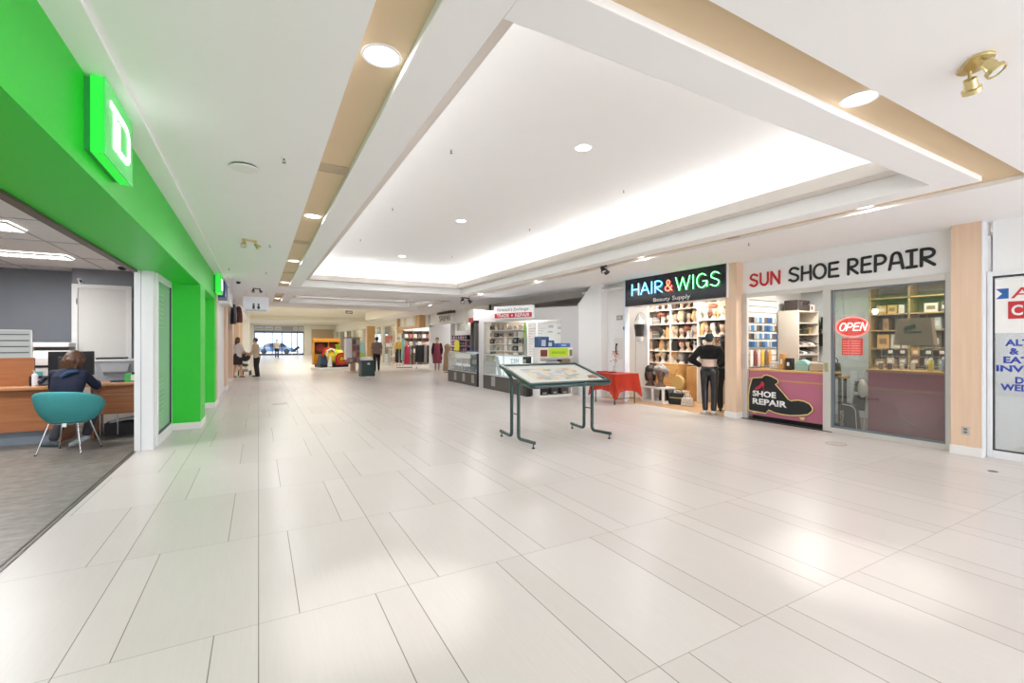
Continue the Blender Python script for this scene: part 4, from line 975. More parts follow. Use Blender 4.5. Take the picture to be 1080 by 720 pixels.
# counter-top stock behind glass
for k, (yy, h, c, nm) in enumerate(((3.62, 0.12, (0.20, 0.21, 0.16), 'olive'), (3.50, 0.12, (0.1, 0.1, 0.12), 'charcoal'), (3.34, 0.10, (0.55, 0.54, 0.5), 'pale'), (3.20, 0.15, (0.6, 0.6, 0.58), 'white'), (2.98, 0.20, (0.65, 0.58, 0.12), 'yellow and white'), (2.83, 0.22, (0.22, 0.34, 0.45), 'pale blue'), (2.72, 0.22, (0.6, 0.6, 0.6), 'white tall'), (2.60, 0.25, (0.6, 0.25, 0.1), 'orange capped'))):
    t = thing('spray_can', '%s can standing on the mauve counter behind the glass' % nm, 'can', (8.98, yy, 1.06), 0, 'cans on the counter behind the glass')
    MB().lathe([(0.030, 0), (0.032, 0.006), (0.032, h*0.8), (0.022, h*0.86)], n=14).build('body', mat('can_%d' % k, c, 0.3, 0.2), t, smooth=True, local=True)
    MB().lathe([(0.022, h*0.86), (0.022, h), (0.015, h*1.02)], n=12).build('cap', trimw if k != 7 else mat('cap_orange', (0.7, 0.2, 0.05), 0.4), t, local=True)
gr = thing('card_rack', 'grey wire rack of packets above the counter behind the glass', 'rack', (9.25, 3.2, 1.06))
m = MB()
for k in range(9): m.tube([(9.25, 2.52+0.15*k, 1.06), (9.25, 2.52+0.15*k, 1.42)], 0.004, 5)
for z in (1.12, 1.27, 1.42): m.tube([(9.25, 2.5, z), (9.25, 3.74, z)], 0.004, 5)
m.build('wire_frame', alug, gr)
for k in range(7):
    for r in range(2):
        yy = 2.6+0.165*k; ci = (k*2+r*3) % 6
        t = thing('rack_packet', '%s packet clipped on the wire rack behind the glass, %s row' % (gc[ci][1], ('lower', 'upper')[r]), 'packet', (9.243, yy, 1.14+0.15*r), 0, 'packets on the wire rack')
        MB().box(-0.012, 0.0, -0.05, 0.05, 0, 0.11).build('pouch', mat('goods_%d' % ci, gc[ci][0]), t, local=True)
        MB().box(-0.014, -0.012, -0.03, 0.03, 0.03, 0.08).build('label', paper, t, local=True)
# folding chair and soft black cases at the left behind the door
t = thing('folding_chair', 'folded dark chair with pale tube frame behind the glass door', 'chair', (8.85, 3.88, 0))
m = MB(); m.tube([(8.72, 3.76, 0.0), (8.88, 3.78, 0.6), (8.92, 3.78, 0.82)]+[(8.92, 3.88+0.10*math.sin(a), 0.82+0.08*math.cos(a)) for a in (-1.2, -0.6, 0, 0.6, 1.2)]+[(8.92, 3.98, 0.82), (8.88, 3.98, 0.6), (8.72, 4.0, 0.0)], 0.011, 8); m.build('frame', mat('pale_tube', (0.55, 0.55, 0.53), 0.35, 0.4), t, smooth=True)
MB().bar((8.83, 3.88, 0.36), (8.93, 3.88, 0.60), 0.20, 0.03).build('seat', dark, t); MB().bar((8.92, 3.88, 0.66), (8.93, 3.88, 0.84), 0.19, 0.02).build('backrest', dark, t)
t = thing('machine_case', 'black soft case with white piping on the floor behind the glass door', 'case', (8.62, 3.9, 0))
MB().hexa([(8.54, 3.75, 0), (8.68, 3.75, 0), (8.68, 4.04, 0), (8.54, 4.04, 0), (8.56, 3.80, 0.46), (8.66, 3.80, 0.46), (8.66, 4.02, 0.50), (8.56, 4.02, 0.50)]).build('body', blk_l, t, bevel=0.025)
MB().tube([(8.535, 3.77, 0.03), (8.548, 3.80, 0.40), (8.553, 3.85, 0.45), (8.553, 4.0, 0.47)], 0.007, 6).build('piping', trimw, t)
text_part('SINGER', 'lettering', wl_, t, (8.540, 3.97, 0.10), (0.02, 0, 1), (0, 1, 0), 0.27, 0.05, 0.003)
t = thing('plastic_bag', 'white plastic bag hung at the end of the mauve counter', 'bag', (8.74, 3.78, 0.6))
MB().ell((8.72, 3.77, 0.74), (0.06, 0.07, 0.15), 14, 10).build('body', mat('white_plastic', (0.72, 0.70, 0.66), 0.4), t, smooth=True)
MB().tube([(8.72, 3.75, 0.86), (8.73, 3.74, 0.97), (8.745, 3.74, 1.03), (8.73, 3.77, 0.97), (8.72, 3.79, 0.86)], 0.006, 6).build('handle', mat('white_plastic', (0.72, 0.70, 0.66)), t)
# bulb hung in the shop
t = thing('pendant_bulb', 'bright bare bulb hanging inside the glass door', 'lamp', (9.7, 3.95, 2.0))
MB().tube([(9.7, 4.0, 2.62), (9.7, 4.0, 2.16)], 0.004, 6).build('cord', black, t); MB().cyl((9.7, 4.0, 2.10), (9.7, 4.0, 2.17), 0.022).build('socket', black, t)
MB().ell((9.7, 4.0, 2.06), (0.04, 0.04, 0.05), 14, 10).build('bulb', emit_material('bulb_glow', (1, 0.96, 0.9), 30), t, smooth=True)

# ------------------------------------------------------------------ wig shop
struct(MB().box(10.45, 10.55, 5.87, 10.6, 0, 2.95).build('wall_right', mat('shop_warm_wall', (0.66, 0.58, 0.50), 0.6)))
struct(MB().box(8.56, 10.55, 5.87, 5.93, 0, 2.95).build('wall_right', wallw))
struct(MB().box(8.4, 10.55, 10.5, 10.6, 0, 2.95).build('wall_right', wallw))
struct(MB().box(8.22, 10.55, 5.87, 10.6, 2.9, 2.95).build('ceiling', white))
struct(MB().box(8.19, 10.55, 5.87, 10.6, -0.12, 0.004).build('floor', wood_material('warm_plank_floor', (0.42, 0.25, 0.12), (0.55, 0.35, 0.19), 0.35, 'Y')))
# white window panel with the torso form at the left of the opening
struct(MB().box(9.0, 9.06, 8.80, 9.60, 0.004, 2.6).build('wall_right', wallw))
struct(MB().box(8.14, 8.24, 8.74, 8.80, 0, H0-0.02).build('trim_13', mat('blue_white_aluminium', (0.72, 0.80, 0.90), 0.35), bevel=0.004))
m = MB(); m.tube([(8.99, 9.24, 0.3), (8.99, 9.24, 2.05)]+[(8.99, 9.03+0.21*math.cos(math.radians(a)), 2.05+0.25*math.sin(math.radians(a))) for a in range(15, 180, 15)]+[(8.99, 8.82, 2.05), (8.99, 8.82, 0.3)], 0.008, 6)
struct(m.build('trim_14', alug))
tf = thing('torso_form', 'white hanging torso form wearing a black bandeau top', 'mannequin', (8.90, 9.01, 1.5))
MB().loft([(8.91, 9.01, 1.52, 0.05, 0.10), (8.91, 9.01, 1.60, 0.07, 0.13), (8.91, 9.01, 1.72, 0.065, 0.115), (8.90, 9.01, 1.85, 0.075, 0.13), (8.90, 9.01, 1.97, 0.085, 0.15), (8.91, 9.01, 2.06, 0.065, 0.16), (8.91, 9.01, 2.11, 0.04, 0.09), (8.91, 9.01, 2.15, 0.035, 0.045), (8.91, 9.01, 2.2, 0.035, 0.04)], 20).build('body', mat('form_white', (0.70, 0.71, 0.72), 0.3), tf, smooth=True)
MB().loft([(8.91, 9.01, 1.66, 0.078, 0.132), (8.902, 9.01, 1.80, 0.084, 0.136), (8.898, 9.01, 1.95, 0.098, 0.162), (8.90, 9.01, 1.985, 0.094, 0.160)], 20).build('bandeau_top', black, tf, smooth=True)
MB().tube([(8.91, 9.01, 2.2), (8.91, 9.01, 2.3), (8.99, 9.01, 2.33)], 0.005, 6).build('hook', steel, tf)

# the sign
sg = thing('neon_sign', 'dark HAIR & WIGS sign with blue, red and green neon letters', 'shop sign', (8.17, 7.3, 2.42))
MB().box(8.155, 8.20, 5.90, 8.72, 2.42, H0-0.005).build('panel', mat('sign_black_gloss', (0.012, 0.016, 0.024), 0.14, var=0), sg)
m = MB(); m.box(8.148, 8.205, 5.885, 5.90, 2.405, H0-0.002); m.box(8.148, 8.205, 8.72, 8.735, 2.405, H0-0.002); m.box(8.148, 8.205, 5.90, 8.72, 2.405, 2.42)
m.build('frame', dark, sg)
nb = emit_material('neon_blue', (0.20, 0.75, 1.0), 3.4); nr = emit_material('neon_ampersand', (1.0, 0.16, 0.10), 3.4); ng = emit_material('neon_green', (0.22, 1.0, 0.35), 3.0)
def neon(glyphs, y0, z0, h, ws, gap, m_):
    y = y0
    for g, w in zip(glyphs, ws):
        for off in (0.0,):
            b = MB(); stroke_word(b, [g], (8.135, y, z0), RX, RU, h, [w], 0, 0.0098, n=6); b.build('neon_letter', m_, sg)
        # reflection of each tube in the panel, drawn as a dim offset copy
        b = MB(); stroke_word(b, [g], (8.152, y-0.03, z0-0.02), RX, RU, h, [w], 0, 0.010, n=5); b.build('letter_reflection', {nb: mat('reflection_blue', (0.05, 0.25, 0.5), 0.4), nr: mat('reflection_red', (0.35, 0.03, 0.03), 0.4), ng: mat('reflection_green', (0.04, 0.32, 0.12), 0.4)}[m_], sg)
        y -= w+gap
neon(['H', 'A2', 'I', 'R'], 8.50, 2.665, 0.275, [0.26, 0.28, 0.06, 0.25], 0.05, nb)
neon(['&'], 7.43, 2.675, 0.24, [0.21], 0, nr)
neon(['W', 'I', 'G', 'S'], 7.12, 2.655, 0.29, [0.38, 0.06, 0.27, 0.24], 0.055, ng)
text_part('Beauty Supply', 'lettering', mat('letter_silver', (0.72, 0.72, 0.74), 0.4), sg, (8.154, 7.80, 2.425), RX, RU, 1.06, 0.125, 0.004, bold=0.01)

# wig shelving and wigs
ws_ = thing('wig_shelving', 'white back shelving of the wig shop filled with wigs', 'shelf unit', (10.25, 8.3, 0))
MB().box(10.42, 10.445, 6.0, 10.45, 0.02, 2.85).build('back_panel', mat('shelf_back_warm', (0.26, 0.19, 0.15), 0.6), ws_)
WZ = (0.92, 1.26, 1.62, 2.02, 2.42)
for z in WZ: MB().box(10.06, 10.42, 6.0, 10.45, z-0.014, z).build('shelf', trimw, ws_)
for yy in (6.0, 7.5, 9.0, 10.43): MB().box(10.06, 10.42, yy, yy+0.022, 0.02, 2.85).build('upright', trimw, ws_)
ivory = mat('head_ivory', (0.52, 0.37, 0.28), 0.4); headw = mat('head_white', (0.66, 0.62, 0.58), 0.4); headd = mat('head_dark', (0.14, 0.08, 0.055), 0.4)
hair_cols = {'black': (0.010, 0.009, 0.009), 'dark brown': (0.045, 0.022, 0.013), 'auburn': (0.17, 0.05, 0.025), 'honey blond': (0.50, 0.30, 0.12), 'ash blond': (0.58, 0.46, 0.30), 'grey': (0.32, 0.30, 0.29)}
wigp = {}
def hair_mat(nm):
    return mat('hair_'+nm.replace(' ', '_'), hair_cols[nm], 0.45, var=0.35, scale=60, bump=0.5, bscale=90)
def wig(x, y, z, hn, style, label, skin=ivory, rz=0, k=1.0, group='wigs on the shelves'):
    key = (hn, style, skin.name)
    if key in wigp: return dup(wigp[key], (x, y, z), rz, label, group, scale=(k, k, k))
    t = thing('wig', label, 'wig', (x, y, z), rz, group); t.scale = (k, k, k)
    # bust, neck and face look towards -X
    b = MB(); b.loft([(0, 0, 0.0, 0.075, 0.085), (0, 0, 0.02, 0.07, 0.08), (0.005, 0, 0.06, 0.042, 0.042), (0.008, 0, 0.10, 0.040, 0.040), (-0.008, 0, 0.125, 0.062, 0.050), (-0.012, 0, 0.16, 0.078, 0.058), (-0.004, 0, 0.20, 0.086, 0.066), (0, 0, 0.25, 0.084, 0.066), (0.004, 0, 0.29, 0.06, 0.05), (0.004, 0, 0.31, 0.02, 0.02)], 18)
    b.loft([(-0.085, 0, 0.165, 0.006, 0.010), (-0.097, 0, 0.175, 0.012, 0.012), (-0.090, 0, 0.205, 0.008, 0.007)], 8)
    b.build('head', skin, t, smooth=True, local=True)
    h = MB()
    if style == 'bob':
        for s in (-1, 1): h.ell((0.02, s*0.062, 0.17), (0.075, 0.034, 0.10), 12, 8)
        h.ell((0.055, 0, 0.17), (0.05, 0.075, 0.11), 12, 8); h.ell((0.012, 0, 0.265), (0.098, 0.086, 0.075), 16, 10); h.ell((-0.062, 0, 0.262), (0.035, 0.064, 0.045), 12, 8)
    elif style == 'long':
        for s in (-1, 1): h.loft([(0.0, s*0.085, -0.02, 0.022, 0.02), (0.0, s*0.09, 0.06, 0.05, 0.03), (0.005, s*0.078, 0.16, 0.06, 0.036), (0.01, s*0.058, 0.26, 0.06, 0.04)], 12)
        h.loft([(0.065, 0, 0.0, 0.03, 0.07), (0.06, 0, 0.12, 0.05, 0.085), (0.045, 0, 0.24, 0.06, 0.08)], 14); h.ell((0.012, 0, 0.268), (0.096, 0.086, 0.07), 16, 10)
    else:
        rnd = random.Random(sum(map(ord, hn+style)))
        for i in range(34):
            a = rnd.uniform(0, 2*PI); e = rnd.uniform(-0.35, 1.0)
            d = Vector((math.cos(a)*math.sqrt(max(0, 1-e*e)), math.sin(a)*math.sqrt(max(0, 1-e*e)), e))
            if d.x < -0.45 and d.z < 0.45: continue
            h.ell(Vector((0.012, 0, 0.225))+Vector((d.x*0.095, d.y*0.092, d.z*0.10)), (0.042, 0.042, 0.042), 8, 6)
    h.build('wig_hair', hair_mat(hn), t, smooth=True, local=True)
    wigp[key] = t; return t
hs = ['black', 'dark brown', 'honey blond', 'auburn', 'ash blond', 'grey', 'dark brown', 'black']
st_ = ['bob', 'long', 'curly']
seqn = ['lowest wig shelf', 'second wig shelf', 'third wig shelf', 'fourth wig shelf', 'top wig shelf']
sten = {'bob': 'bobbed', 'long': 'long straight', 'curly': 'curly'}
for r, z in enumerate(WZ):
    for k in range(16):
        y = 10.28-0.222*k
        if r == 0 and k > 9: continue
        if r in (2, 3) and k < 4: continue                     # handbags stand there
        hn = hs[(k*3+r*5+(k*r) % 3) % 8]; sty = st_[(k+2*r+(k//3)) % 3]
        sk = [ivory, headw, ivory][(k+r) % 3]
        wig(10.22, y, z, hn, sty, '%s %s wig on a %s head, %s' % (sten[sty], hn, 'white' if sk is headw else 'flesh coloured', seqn[r]), sk, rz=0.75+((k*37+r*11) % 9-4)*0.22+(2.3 if (k+r) % 3 == 1 else 0), k=1.0+0.05*((k*5+r) % 3))
# handbags on two shelves at the left
bagc = [((0.55, 0.16, 0.18), 'pink red'), ((0.62, 0.40, 0.38), 'pale pink'), ((0.05, 0.05, 0.055), 'black'), ((0.45, 0.30, 0.20), 'tan'), ((0.66, 0.55, 0.50), 'cream pink'), ((0.16, 0.16, 0.17), 'charcoal')]
for r, z in ((0, WZ[2]), (1, WZ[3])):
    for k in range(3):
        c, nm = bagc[k+3*r] if r else bagc[k]
        handbag(10.2, 10.22-0.29*k, z, 0.24, 0.12, 0.21, mat('bag_'+nm.replace(' ', '_'), c, 0.4), '%s handbag on the wig shop shelf, %s row' % (nm, ('lower', 'upper')[r]), rz=PI/2+0.75-PI, group='handbags on the wig shelves', strap=True)
# nearer tall gondola with big wigs (right side of the opening)
gd = thing('wig_stand', 'white display rack carrying large wigs nearest the right of the opening', 'display rack', (9.6, 7.05, 0))
MB().box(9.78, 9.81, 6.2, 7.62, 0.02, 2.5).build('back_panel', mat('rack_back', (0.34, 0.27, 0.22), 0.5), gd)
for z in (1.30, 1.66, 2.05): MB().box(9.45, 9.78, 6.2, 7.62, z-0.02, z).build('shelf', trimw, gd)
for yy in (6.2, 7.60): MB().box(9.45, 9.78, yy, yy+0.02, 0.02, 2.5).build('side_panel', trimw, gd)
for r, z in enumerate((1.30, 1.66, 2.05)):
    for k in range(6):
        hn = ['black', 'honey blond', 'ash blond', 'dark brown', 'auburn'][(k*2+r) % 5]; sty = ['bob', 'long', 'curly'][(k+r) % 3]
        wig(9.6, 7.47-0.225*k, z, hn, sty, '%s %s wig on the near display rack, %s' % (sten[sty], hn, ('low shelf', 'middle shelf', 'high shelf')[r]), ivory if (k+r) % 2 else headw, rz=0.7+((k*7+r*3) % 5-2)*0.3, k=1.16, group='wigs on the near rack')
# front display case with two dark wigs
cs = thing('display_case', 'low white display case in front with two dark wigs on top', 'display case', (8.75, 8.30, 0))
m = MB(); m.box(8.55, 8.98, 7.86, 8.62, 0.36, 0.40); m.box(8.55, 8.98, 7.86, 8.62, 0.004, 0.06); m.box(8.55, 8.60, 8.57, 8.62, 0.06, 0.36); m.box(8.55, 8.60, 7.86, 7.91, 0.06, 0.36); m.box(8.93, 8.98, 7.86, 8.62, 0.06, 0.36); m.box(8.55, 8.60, 8.20, 8.24, 0.06, 0.36); m.box(8.60, 8.93, 8.60, 8.62, 0.06, 0.36)
m.build('body', trimw, cs)
wig(8.74, 8.46, 0.40, 'black', 'bob', 'black bobbed wig on the low white case, left one', headd, rz=0.7, k=1.55, group='wigs on the low case')
wig(8.74, 8.12, 0.40, 'grey', 'curly', 'dark grey curly wig on the low white case, right one', headd, rz=0.7, k=1.55, group='wigs on the low case')
wig(8.78, 8.06, 0.062, 'black', 'long', 'long black wig inside the low white case', headd, rz=0.7, k=0.95)
wig(8.9, 8.55, 0.40, 'honey blond', 'bob', 'honey blond wig peeping over the red table beside the low case', ivory, rz=0.7, k=1.3)
# oak drawers, straw bag, black bag, floral bag
cd = thing('drawer_chest', 'honey oak chest of drawers inside the wig shop', 'chest', (9.75, 8.65, 0))
MB().box(9.55, 9.95, 8.28, 9.02, 0.006, 0.93).build('body', oak, cd)
for z in (0.08, 0.36, 0.64):
    d = MB().box(9.535, 9.55, 8.31, 8.99, z, z+0.25).build('drawer', wood_material('oak_drawer', (0.56, 0.31, 0.10), (0.70, 0.42, 0.16), 0.35, 'Y'), cd)
    MB().cyl((9.535, 8.65, z+0.125), (9.515, 8.65, z+0.125), 0.016, n=10).build('knob', brass, d)
c3 = thing('drawer_chest', 'darker oak cabinet behind the mannequin in the wig shop', 'cabinet', (9.9, 7.8, 0))
MB().box(9.7, 10.0, 7.65, 8.15, 0.006, 0.88).build('body', wood_material('mid_oak', (0.40, 0.21, 0.07), (0.52, 0.29, 0.11), 0.4, 'Z'), c3)
for z in (0.06, 0.46): MB().box(9.685, 9.70, 7.68, 8.12, z, z+0.36).build('door', wood_material('mid_oak', (0.40, 0.21, 0.07), (0.52, 0.29, 0.11)), c3)
sb_ = thing('straw_bag', 'round yellow straw bag in front of the oak chest', 'bag', (9.15, 8.05, 0.3))
MB().lathe([(0.02, -0.05), (0.17, -0.045), (0.19, 0.0), (0.17, 0.045), (0.02, 0.05)], (9.15, 7.92, 0.50), 26, axis='X').build('body', mat('straw', (0.62, 0.40, 0.14), 0.7, var=0.25, scale=50, bump=0.6, bscale=80), sb_, smooth=True)
MB().tube([(9.15, 7.92+0.12*math.cos(a), 0.64+0.20*math.sin(a)) for a in [PI*k/10 for k in range(11)]], 0.009, 6).build('handle', mat('straw_dark', (0.4, 0.24, 0.08), 0.6), sb_, smooth=True)
pl_ = thing('display_plinth', 'low pale plinth carrying the straw bag in the wig shop', 'plinth', (9.2, 7.9, 0))
MB().box(9.0, 9.35, 7.70, 8.12, 0.006, 0.03).build('foot', trimw, pl_); MB().box(9.03, 9.32, 7.73, 8.09, 0.03, 0.30).build('body', mat('plinth_cream', (0.66, 0.58, 0.48), 0.5), pl_)
handbag(8.88, 7.72, 0.006, 0.40, 0.20, 0.27, blk_l, 'large black handbag standing on the wooden floor at the front', rz=PI/2-PI+0.4)
fb_ = handbag(8.80, 7.36, 0.006, 0.28, 0.14, 0.20, mat('floral_cloth', (0.62, 0.58, 0.55), 0.6, var=0.5, scale=30), 'small floral bag on the wooden floor beside the black handbag', rz=PI/2-PI+0.4)
# white wall and thermostat, intercom between wig shop and kiosk
struct(MB().prism([(8.05, 10.62), (8.20, 9.73), (8.42, 9.73), (8.42, 8.92), (8.46, 8.92), (8.46, 10.75), (8.05, 10.75)], lambda u, v: (u, v, 0), (0, 0, 2.56)).build('wall_right', wallw))
# upper part of that wall, cut off by a slope
m = MB(); m.prism([(10.62, 2.56), (10.1, H0), (9.73, H0), (9.73, 2.56)], lambda u, v: (8.05+(10.62-u)*0.1685, u, v), (0.35, 0, 0)); m.box(8.42, 8.46, 8.92, 9.73, 2.56, H0)
struct(m.build('wall_right', wallw))
t = thing('thermostat', 'small square grey thermostat on the white wall left of the wig shop', 'thermostat', (8.42, 9.25, 2.1))
MB().box(8.40, 8.42, 9.12, 9.34, 2.10, 2.22).build('body', mat('thermostat_grey', (0.35, 0.34, 0.33), 0.5), t, bevel=0.004); MB().box(8.395, 8.40, 9.17, 9.29, 2.13, 2.19).build('display', mat('thermostat_screen', (0.55, 0.55, 0.5), 0.3), t)
t = thing('wall_telephone', 'black handset on a white plate on the wall beside the wig shop', 'telephone', (8.42, 9.3, 1.3))
MB().box(8.405, 8.42, 9.0, 9.45, 1.05, 1.62).build('plate', mat('plate_offwhite', (0.76, 0.76, 0.75), 0.4), t, bevel=0.004); MB().tube([(8.39, 9.32, 1.18), (8.375, 9.33, 1.25), (8.375, 9.33, 1.40), (8.39, 9.32, 1.47)], [0.028, 0.016, 0.016, 0.028], 8).build('handset', black, t, smooth=True)
t = thing('door_sensor', 'small blue sensor box on the wig shop window frame', 'sensor', (8.14, 8.77, 1.85))
MB().box(8.12, 8.14, 8.75, 8.79, 1.82, 1.90).build('body', mat('sensor_blue', (0.10, 0.22, 0.45), 0.4), t, bevel=0.003); MB().box(8.115, 8.12, 8.76, 8.78, 1.87, 1.885).build('led', dark, t)

# red draped table with flowers
tbt = thing('folding_table', 'table hidden under the sheer red cloth', 'table', (7.75, 8.75, 0))
MB().box(7.42, 8.14, 8.30, 9.12, 0.70, 0.735).build('tabletop', mat('table_brown', (0.20, 0.09, 0.07), 0.5), tbt)
for xx in (7.46, 8.10):
    for yy in (8.36, 9.06): MB().tube([(xx, yy, 0), (xx, yy, 0.70)], 0.014, 8).build('leg', dark, tbt)
MB().tube([(8.10, 8.36, 0.14), (7.46, 8.36, 0.14)], 0.01, 6).build('stretcher', dark, tbt)
cl = MB()
red_sheer = glass_material('red_sheer_cloth', (1.0, 0.25, 0.18), 0.04, 0.4, 0.9, diff=(0.55, 0.06, 0.035), dfac=0.62)
def cloth(mb, x0, x1, y0, y1, z, drop, n=14):
    per = []
    for i in range(n*2): per.append((x0+(x1-x0)*i/(n*2), y0, (0, -1)))
    for i in range(n*3): per.append((x1, y0+(y1-y0)*i/(n*3), (1, 0)))
    for i in range(n*2): per.append((x1-(x1-x0)*i/(n*2), y1, (0, 1)))
    for i in range(n*3): per.append((x0, y1-(y1-y0)*i/(n*3), (-1, 0)))
    L = len(per); rings = []
    for j in range(7):
        f = j/6; row = []
        for i, (x, y, nn) in enumerate(per):
            cx = min(abs(x-x0), abs(x-x1)); cy = min(abs(y-y0), abs(y-y1)); cor = math.exp(-(cx+cy)/0.10)
            wv = 0.018*math.sin(i*0.9)*f + 0.05*cor*f+0.02*f
            dz = (drop+cor*0.20)*f
            ox = nn[0]*wv + (0.03*cor*f*(1 if x > (x0+x1)/2 else -1)); oy = nn[1]*wv+(0.03*cor*f*(1 if y > (y0+y1)/2 else -1))
            row.append(mb.bm.verts.new((x+ox, y+oy, z-dz)))
        rings.append(row)
    mb.bm.faces.new(rings[0])
    for A, B in zip(rings, rings[1:]):
        for i in range(L): mb.bm.faces.new((A[i], A[(i+1) % L], B[(i+1) % L], B[i]))
cloth(cl, 7.40, 8.16, 8.28, 9.14, 0.742, 0.40)
o = cl.build('tablecloth', red_sheer, None, smooth=True); tag(o, 'sheer red tablecloth draped over the table by the wig shop', 'tablecloth')
for k, (x, y, w) in enumerate(((7.62, 9.0, 0.22), (7.72, 8.75, 0.16))):
    t = thing('flat_package', 'dark red flat package lying on the red table, %s' % ('larger' if k == 0 else 'smaller'), 'package', (x, y, 0.744))
    MB().box(x-w/2, x+w/2, y-w/2, y+w/2, 0.744, 0.775).build('wrap', mat('dark_red_wrap', (0.28, 0.02, 0.02), 0.4), t, bevel=0.006); MB().box(x-w/2-0.001, x+w/2+0.001, y-0.012, y+0.012, 0.744, 0.777).build('ribbon', mat('red_ribbon', (0.5, 0.05, 0.04), 0.4), t)
t = thing('flower_stem', 'tall stem of dark red blossoms standing behind the red table', 'flowers', (7.9, 8.85, 0.744))
MB().lathe([(0.05, 0), (0.055, 0.01), (0.03, 0.10), (0.035, 0.16)], (7.9, 8.85, 0.744), 14).build('vase', mat('glass_grey', (0.5, 0.5, 0.5), 0.2), t, smooth=True)
MB().tube([(7.9, 8.85, 0.9), (7.92, 8.84, 1.1), (7.89, 8.86, 1.28)], 0.006, 6).build('stem', mat('stem_brown', (0.12, 0.06, 0.04), 0.6), t)
b = MB(); rr = random.Random(3)
for k in range(22):
    a = rr.uniform(0, 6.3); z = rr.choice((1.02, 1.06, 1.16, 1.2, 1.24, 1.27)); q = rr.uniform(0.02, 0.12)
    c = Vector((7.9+q*math.cos(a), 8.85+q*math.sin(a), z))
    for p in range(4): b.ell(c+Vector((0.014*math.cos(p*1.57), 0.014*math.sin(p*1.57), 0)), (0.014, 0.014, 0.009), 6, 4)
b.build('blossoms', mat('blossom_red', (0.42, 0.02, 0.04), 0.5), t)

# ------------------------------------------------------------------ trade and repair kiosk
kd = Vector((0.413, -0.911, 0)).normalized(); kn = Vector((-0.911, -0.413, 0)).normalized()   # along the front, towards the hall
K0 = Vector((6.5, 14.0, 0))
def kp(u, z, o=0.0):
    p = K0+kd*u+kn*o; return Vector((p.x, p.y, z))
def kslab(mb, u0, u1, z0, z1, o0, o1):
    return mb.hexa([kp(u0, z0, o0), kp(u1, z0, o0), kp(u1, z0, o1), kp(u0, z0, o1), kp(u0, z1, o0), kp(u1, z1, o0), kp(u1, z1, o1), kp(u0, z1, o1)])
m = MB(); kslab(m, 0, 0.22, 0, 2.56, -0.12, 0); kslab(m, 3.2, 3.78, 0, 2.56, -0.12, 0); kslab(m, 0.22, 3.2, 2.18, 2.56, -0.12, 0); kslab(m, 0.22, 3.2, 0, 0.9, -0.12, 0)
struct(m.build('wall_kiosk', greyk))
m = MB(); kslab(m, -0.02, 3.4, 0, 2.5, -0.95, -0.9); struct(m.build('wall_kiosk', paper))
m = MB(); kslab(m, 0.0, 3.78, 2.5, 2.56, -0.95, -0.12); struct(m.build('ceiling', white))
m = MB(); kslab(m, -0.03, 0.02, 0, 2.56, -0.95, -0.10); struct(m.build('wall_kiosk', mat('kiosk_cream_edge', (0.72, 0.68, 0.58), 0.6)))
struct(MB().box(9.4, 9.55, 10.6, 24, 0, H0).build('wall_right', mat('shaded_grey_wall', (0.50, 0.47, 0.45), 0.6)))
struct(MB().box(8.46, 9.5, 8.7, 62, -0.12, 0.0).build('floor', floorm))
struct(MB().box(8.05, 9.5, 10.6, 10.75, 0, 2.56).build('wall_right', greyk))
# bulkhead step running along behind the kiosk
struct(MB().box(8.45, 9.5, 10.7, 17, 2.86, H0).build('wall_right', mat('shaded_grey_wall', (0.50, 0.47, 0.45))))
# shop sign on the kiosk front
sg = thing('box_sign', 'white and red TRADE REPAIR box sign over the kiosk window', 'shop sign', kp(1.48, 2.25, 0))
m = MB(); kslab(m, 0.74, 2.26, 2.26, 2.66, 0.005, 0.11); m.build('box', mat('sign_box_white', (0.80, 0.80, 0.80), 0.4, emit=(1, 1, 1), estr=0.15), sg, bevel=0.004)
m = MB(); kslab(m, 0.77, 2.23, 2.28, 2.43, 0.11, 0.115); m.build('red_band', mat('band_red', (0.60, 0.02, 0.045), 0.4), sg)
def ktext(s, name, m_, par, u, z, w, h, o, **k):
    return text_part(s, name, m_, par, kp(u, z, o), kd, (0, 0, 1), w, h, 0.003, **k)
ktext('TRADE', 'lettering', wl_, sg, 0.86, 2.30, 0.50, 0.11, 0.115, bold=0.02)
ktext('REPAIR', 'lettering', wl_, sg, 1.60, 2.30, 0.56, 0.11, 0.115, bold=0.02)
b = MB(); c = kp(1.48, 2.355, 0.117); b.prism([(0.03*math.cos(a), 0.03*math.sin(a)) for a in [2*PI*k/12 for k in range(12)]], lambda u, v: c+kd*u+Vector((0, 0, v)), kn*0.003); b.build('dot', wl_, sg)
ktext("Fantasch's Exchange", 'lettering', mat('letter_slate', (0.10, 0.14, 0.20), 0.5), sg, 0.86, 2.47, 1.25, 0.13, 0.11, shear=0.3)
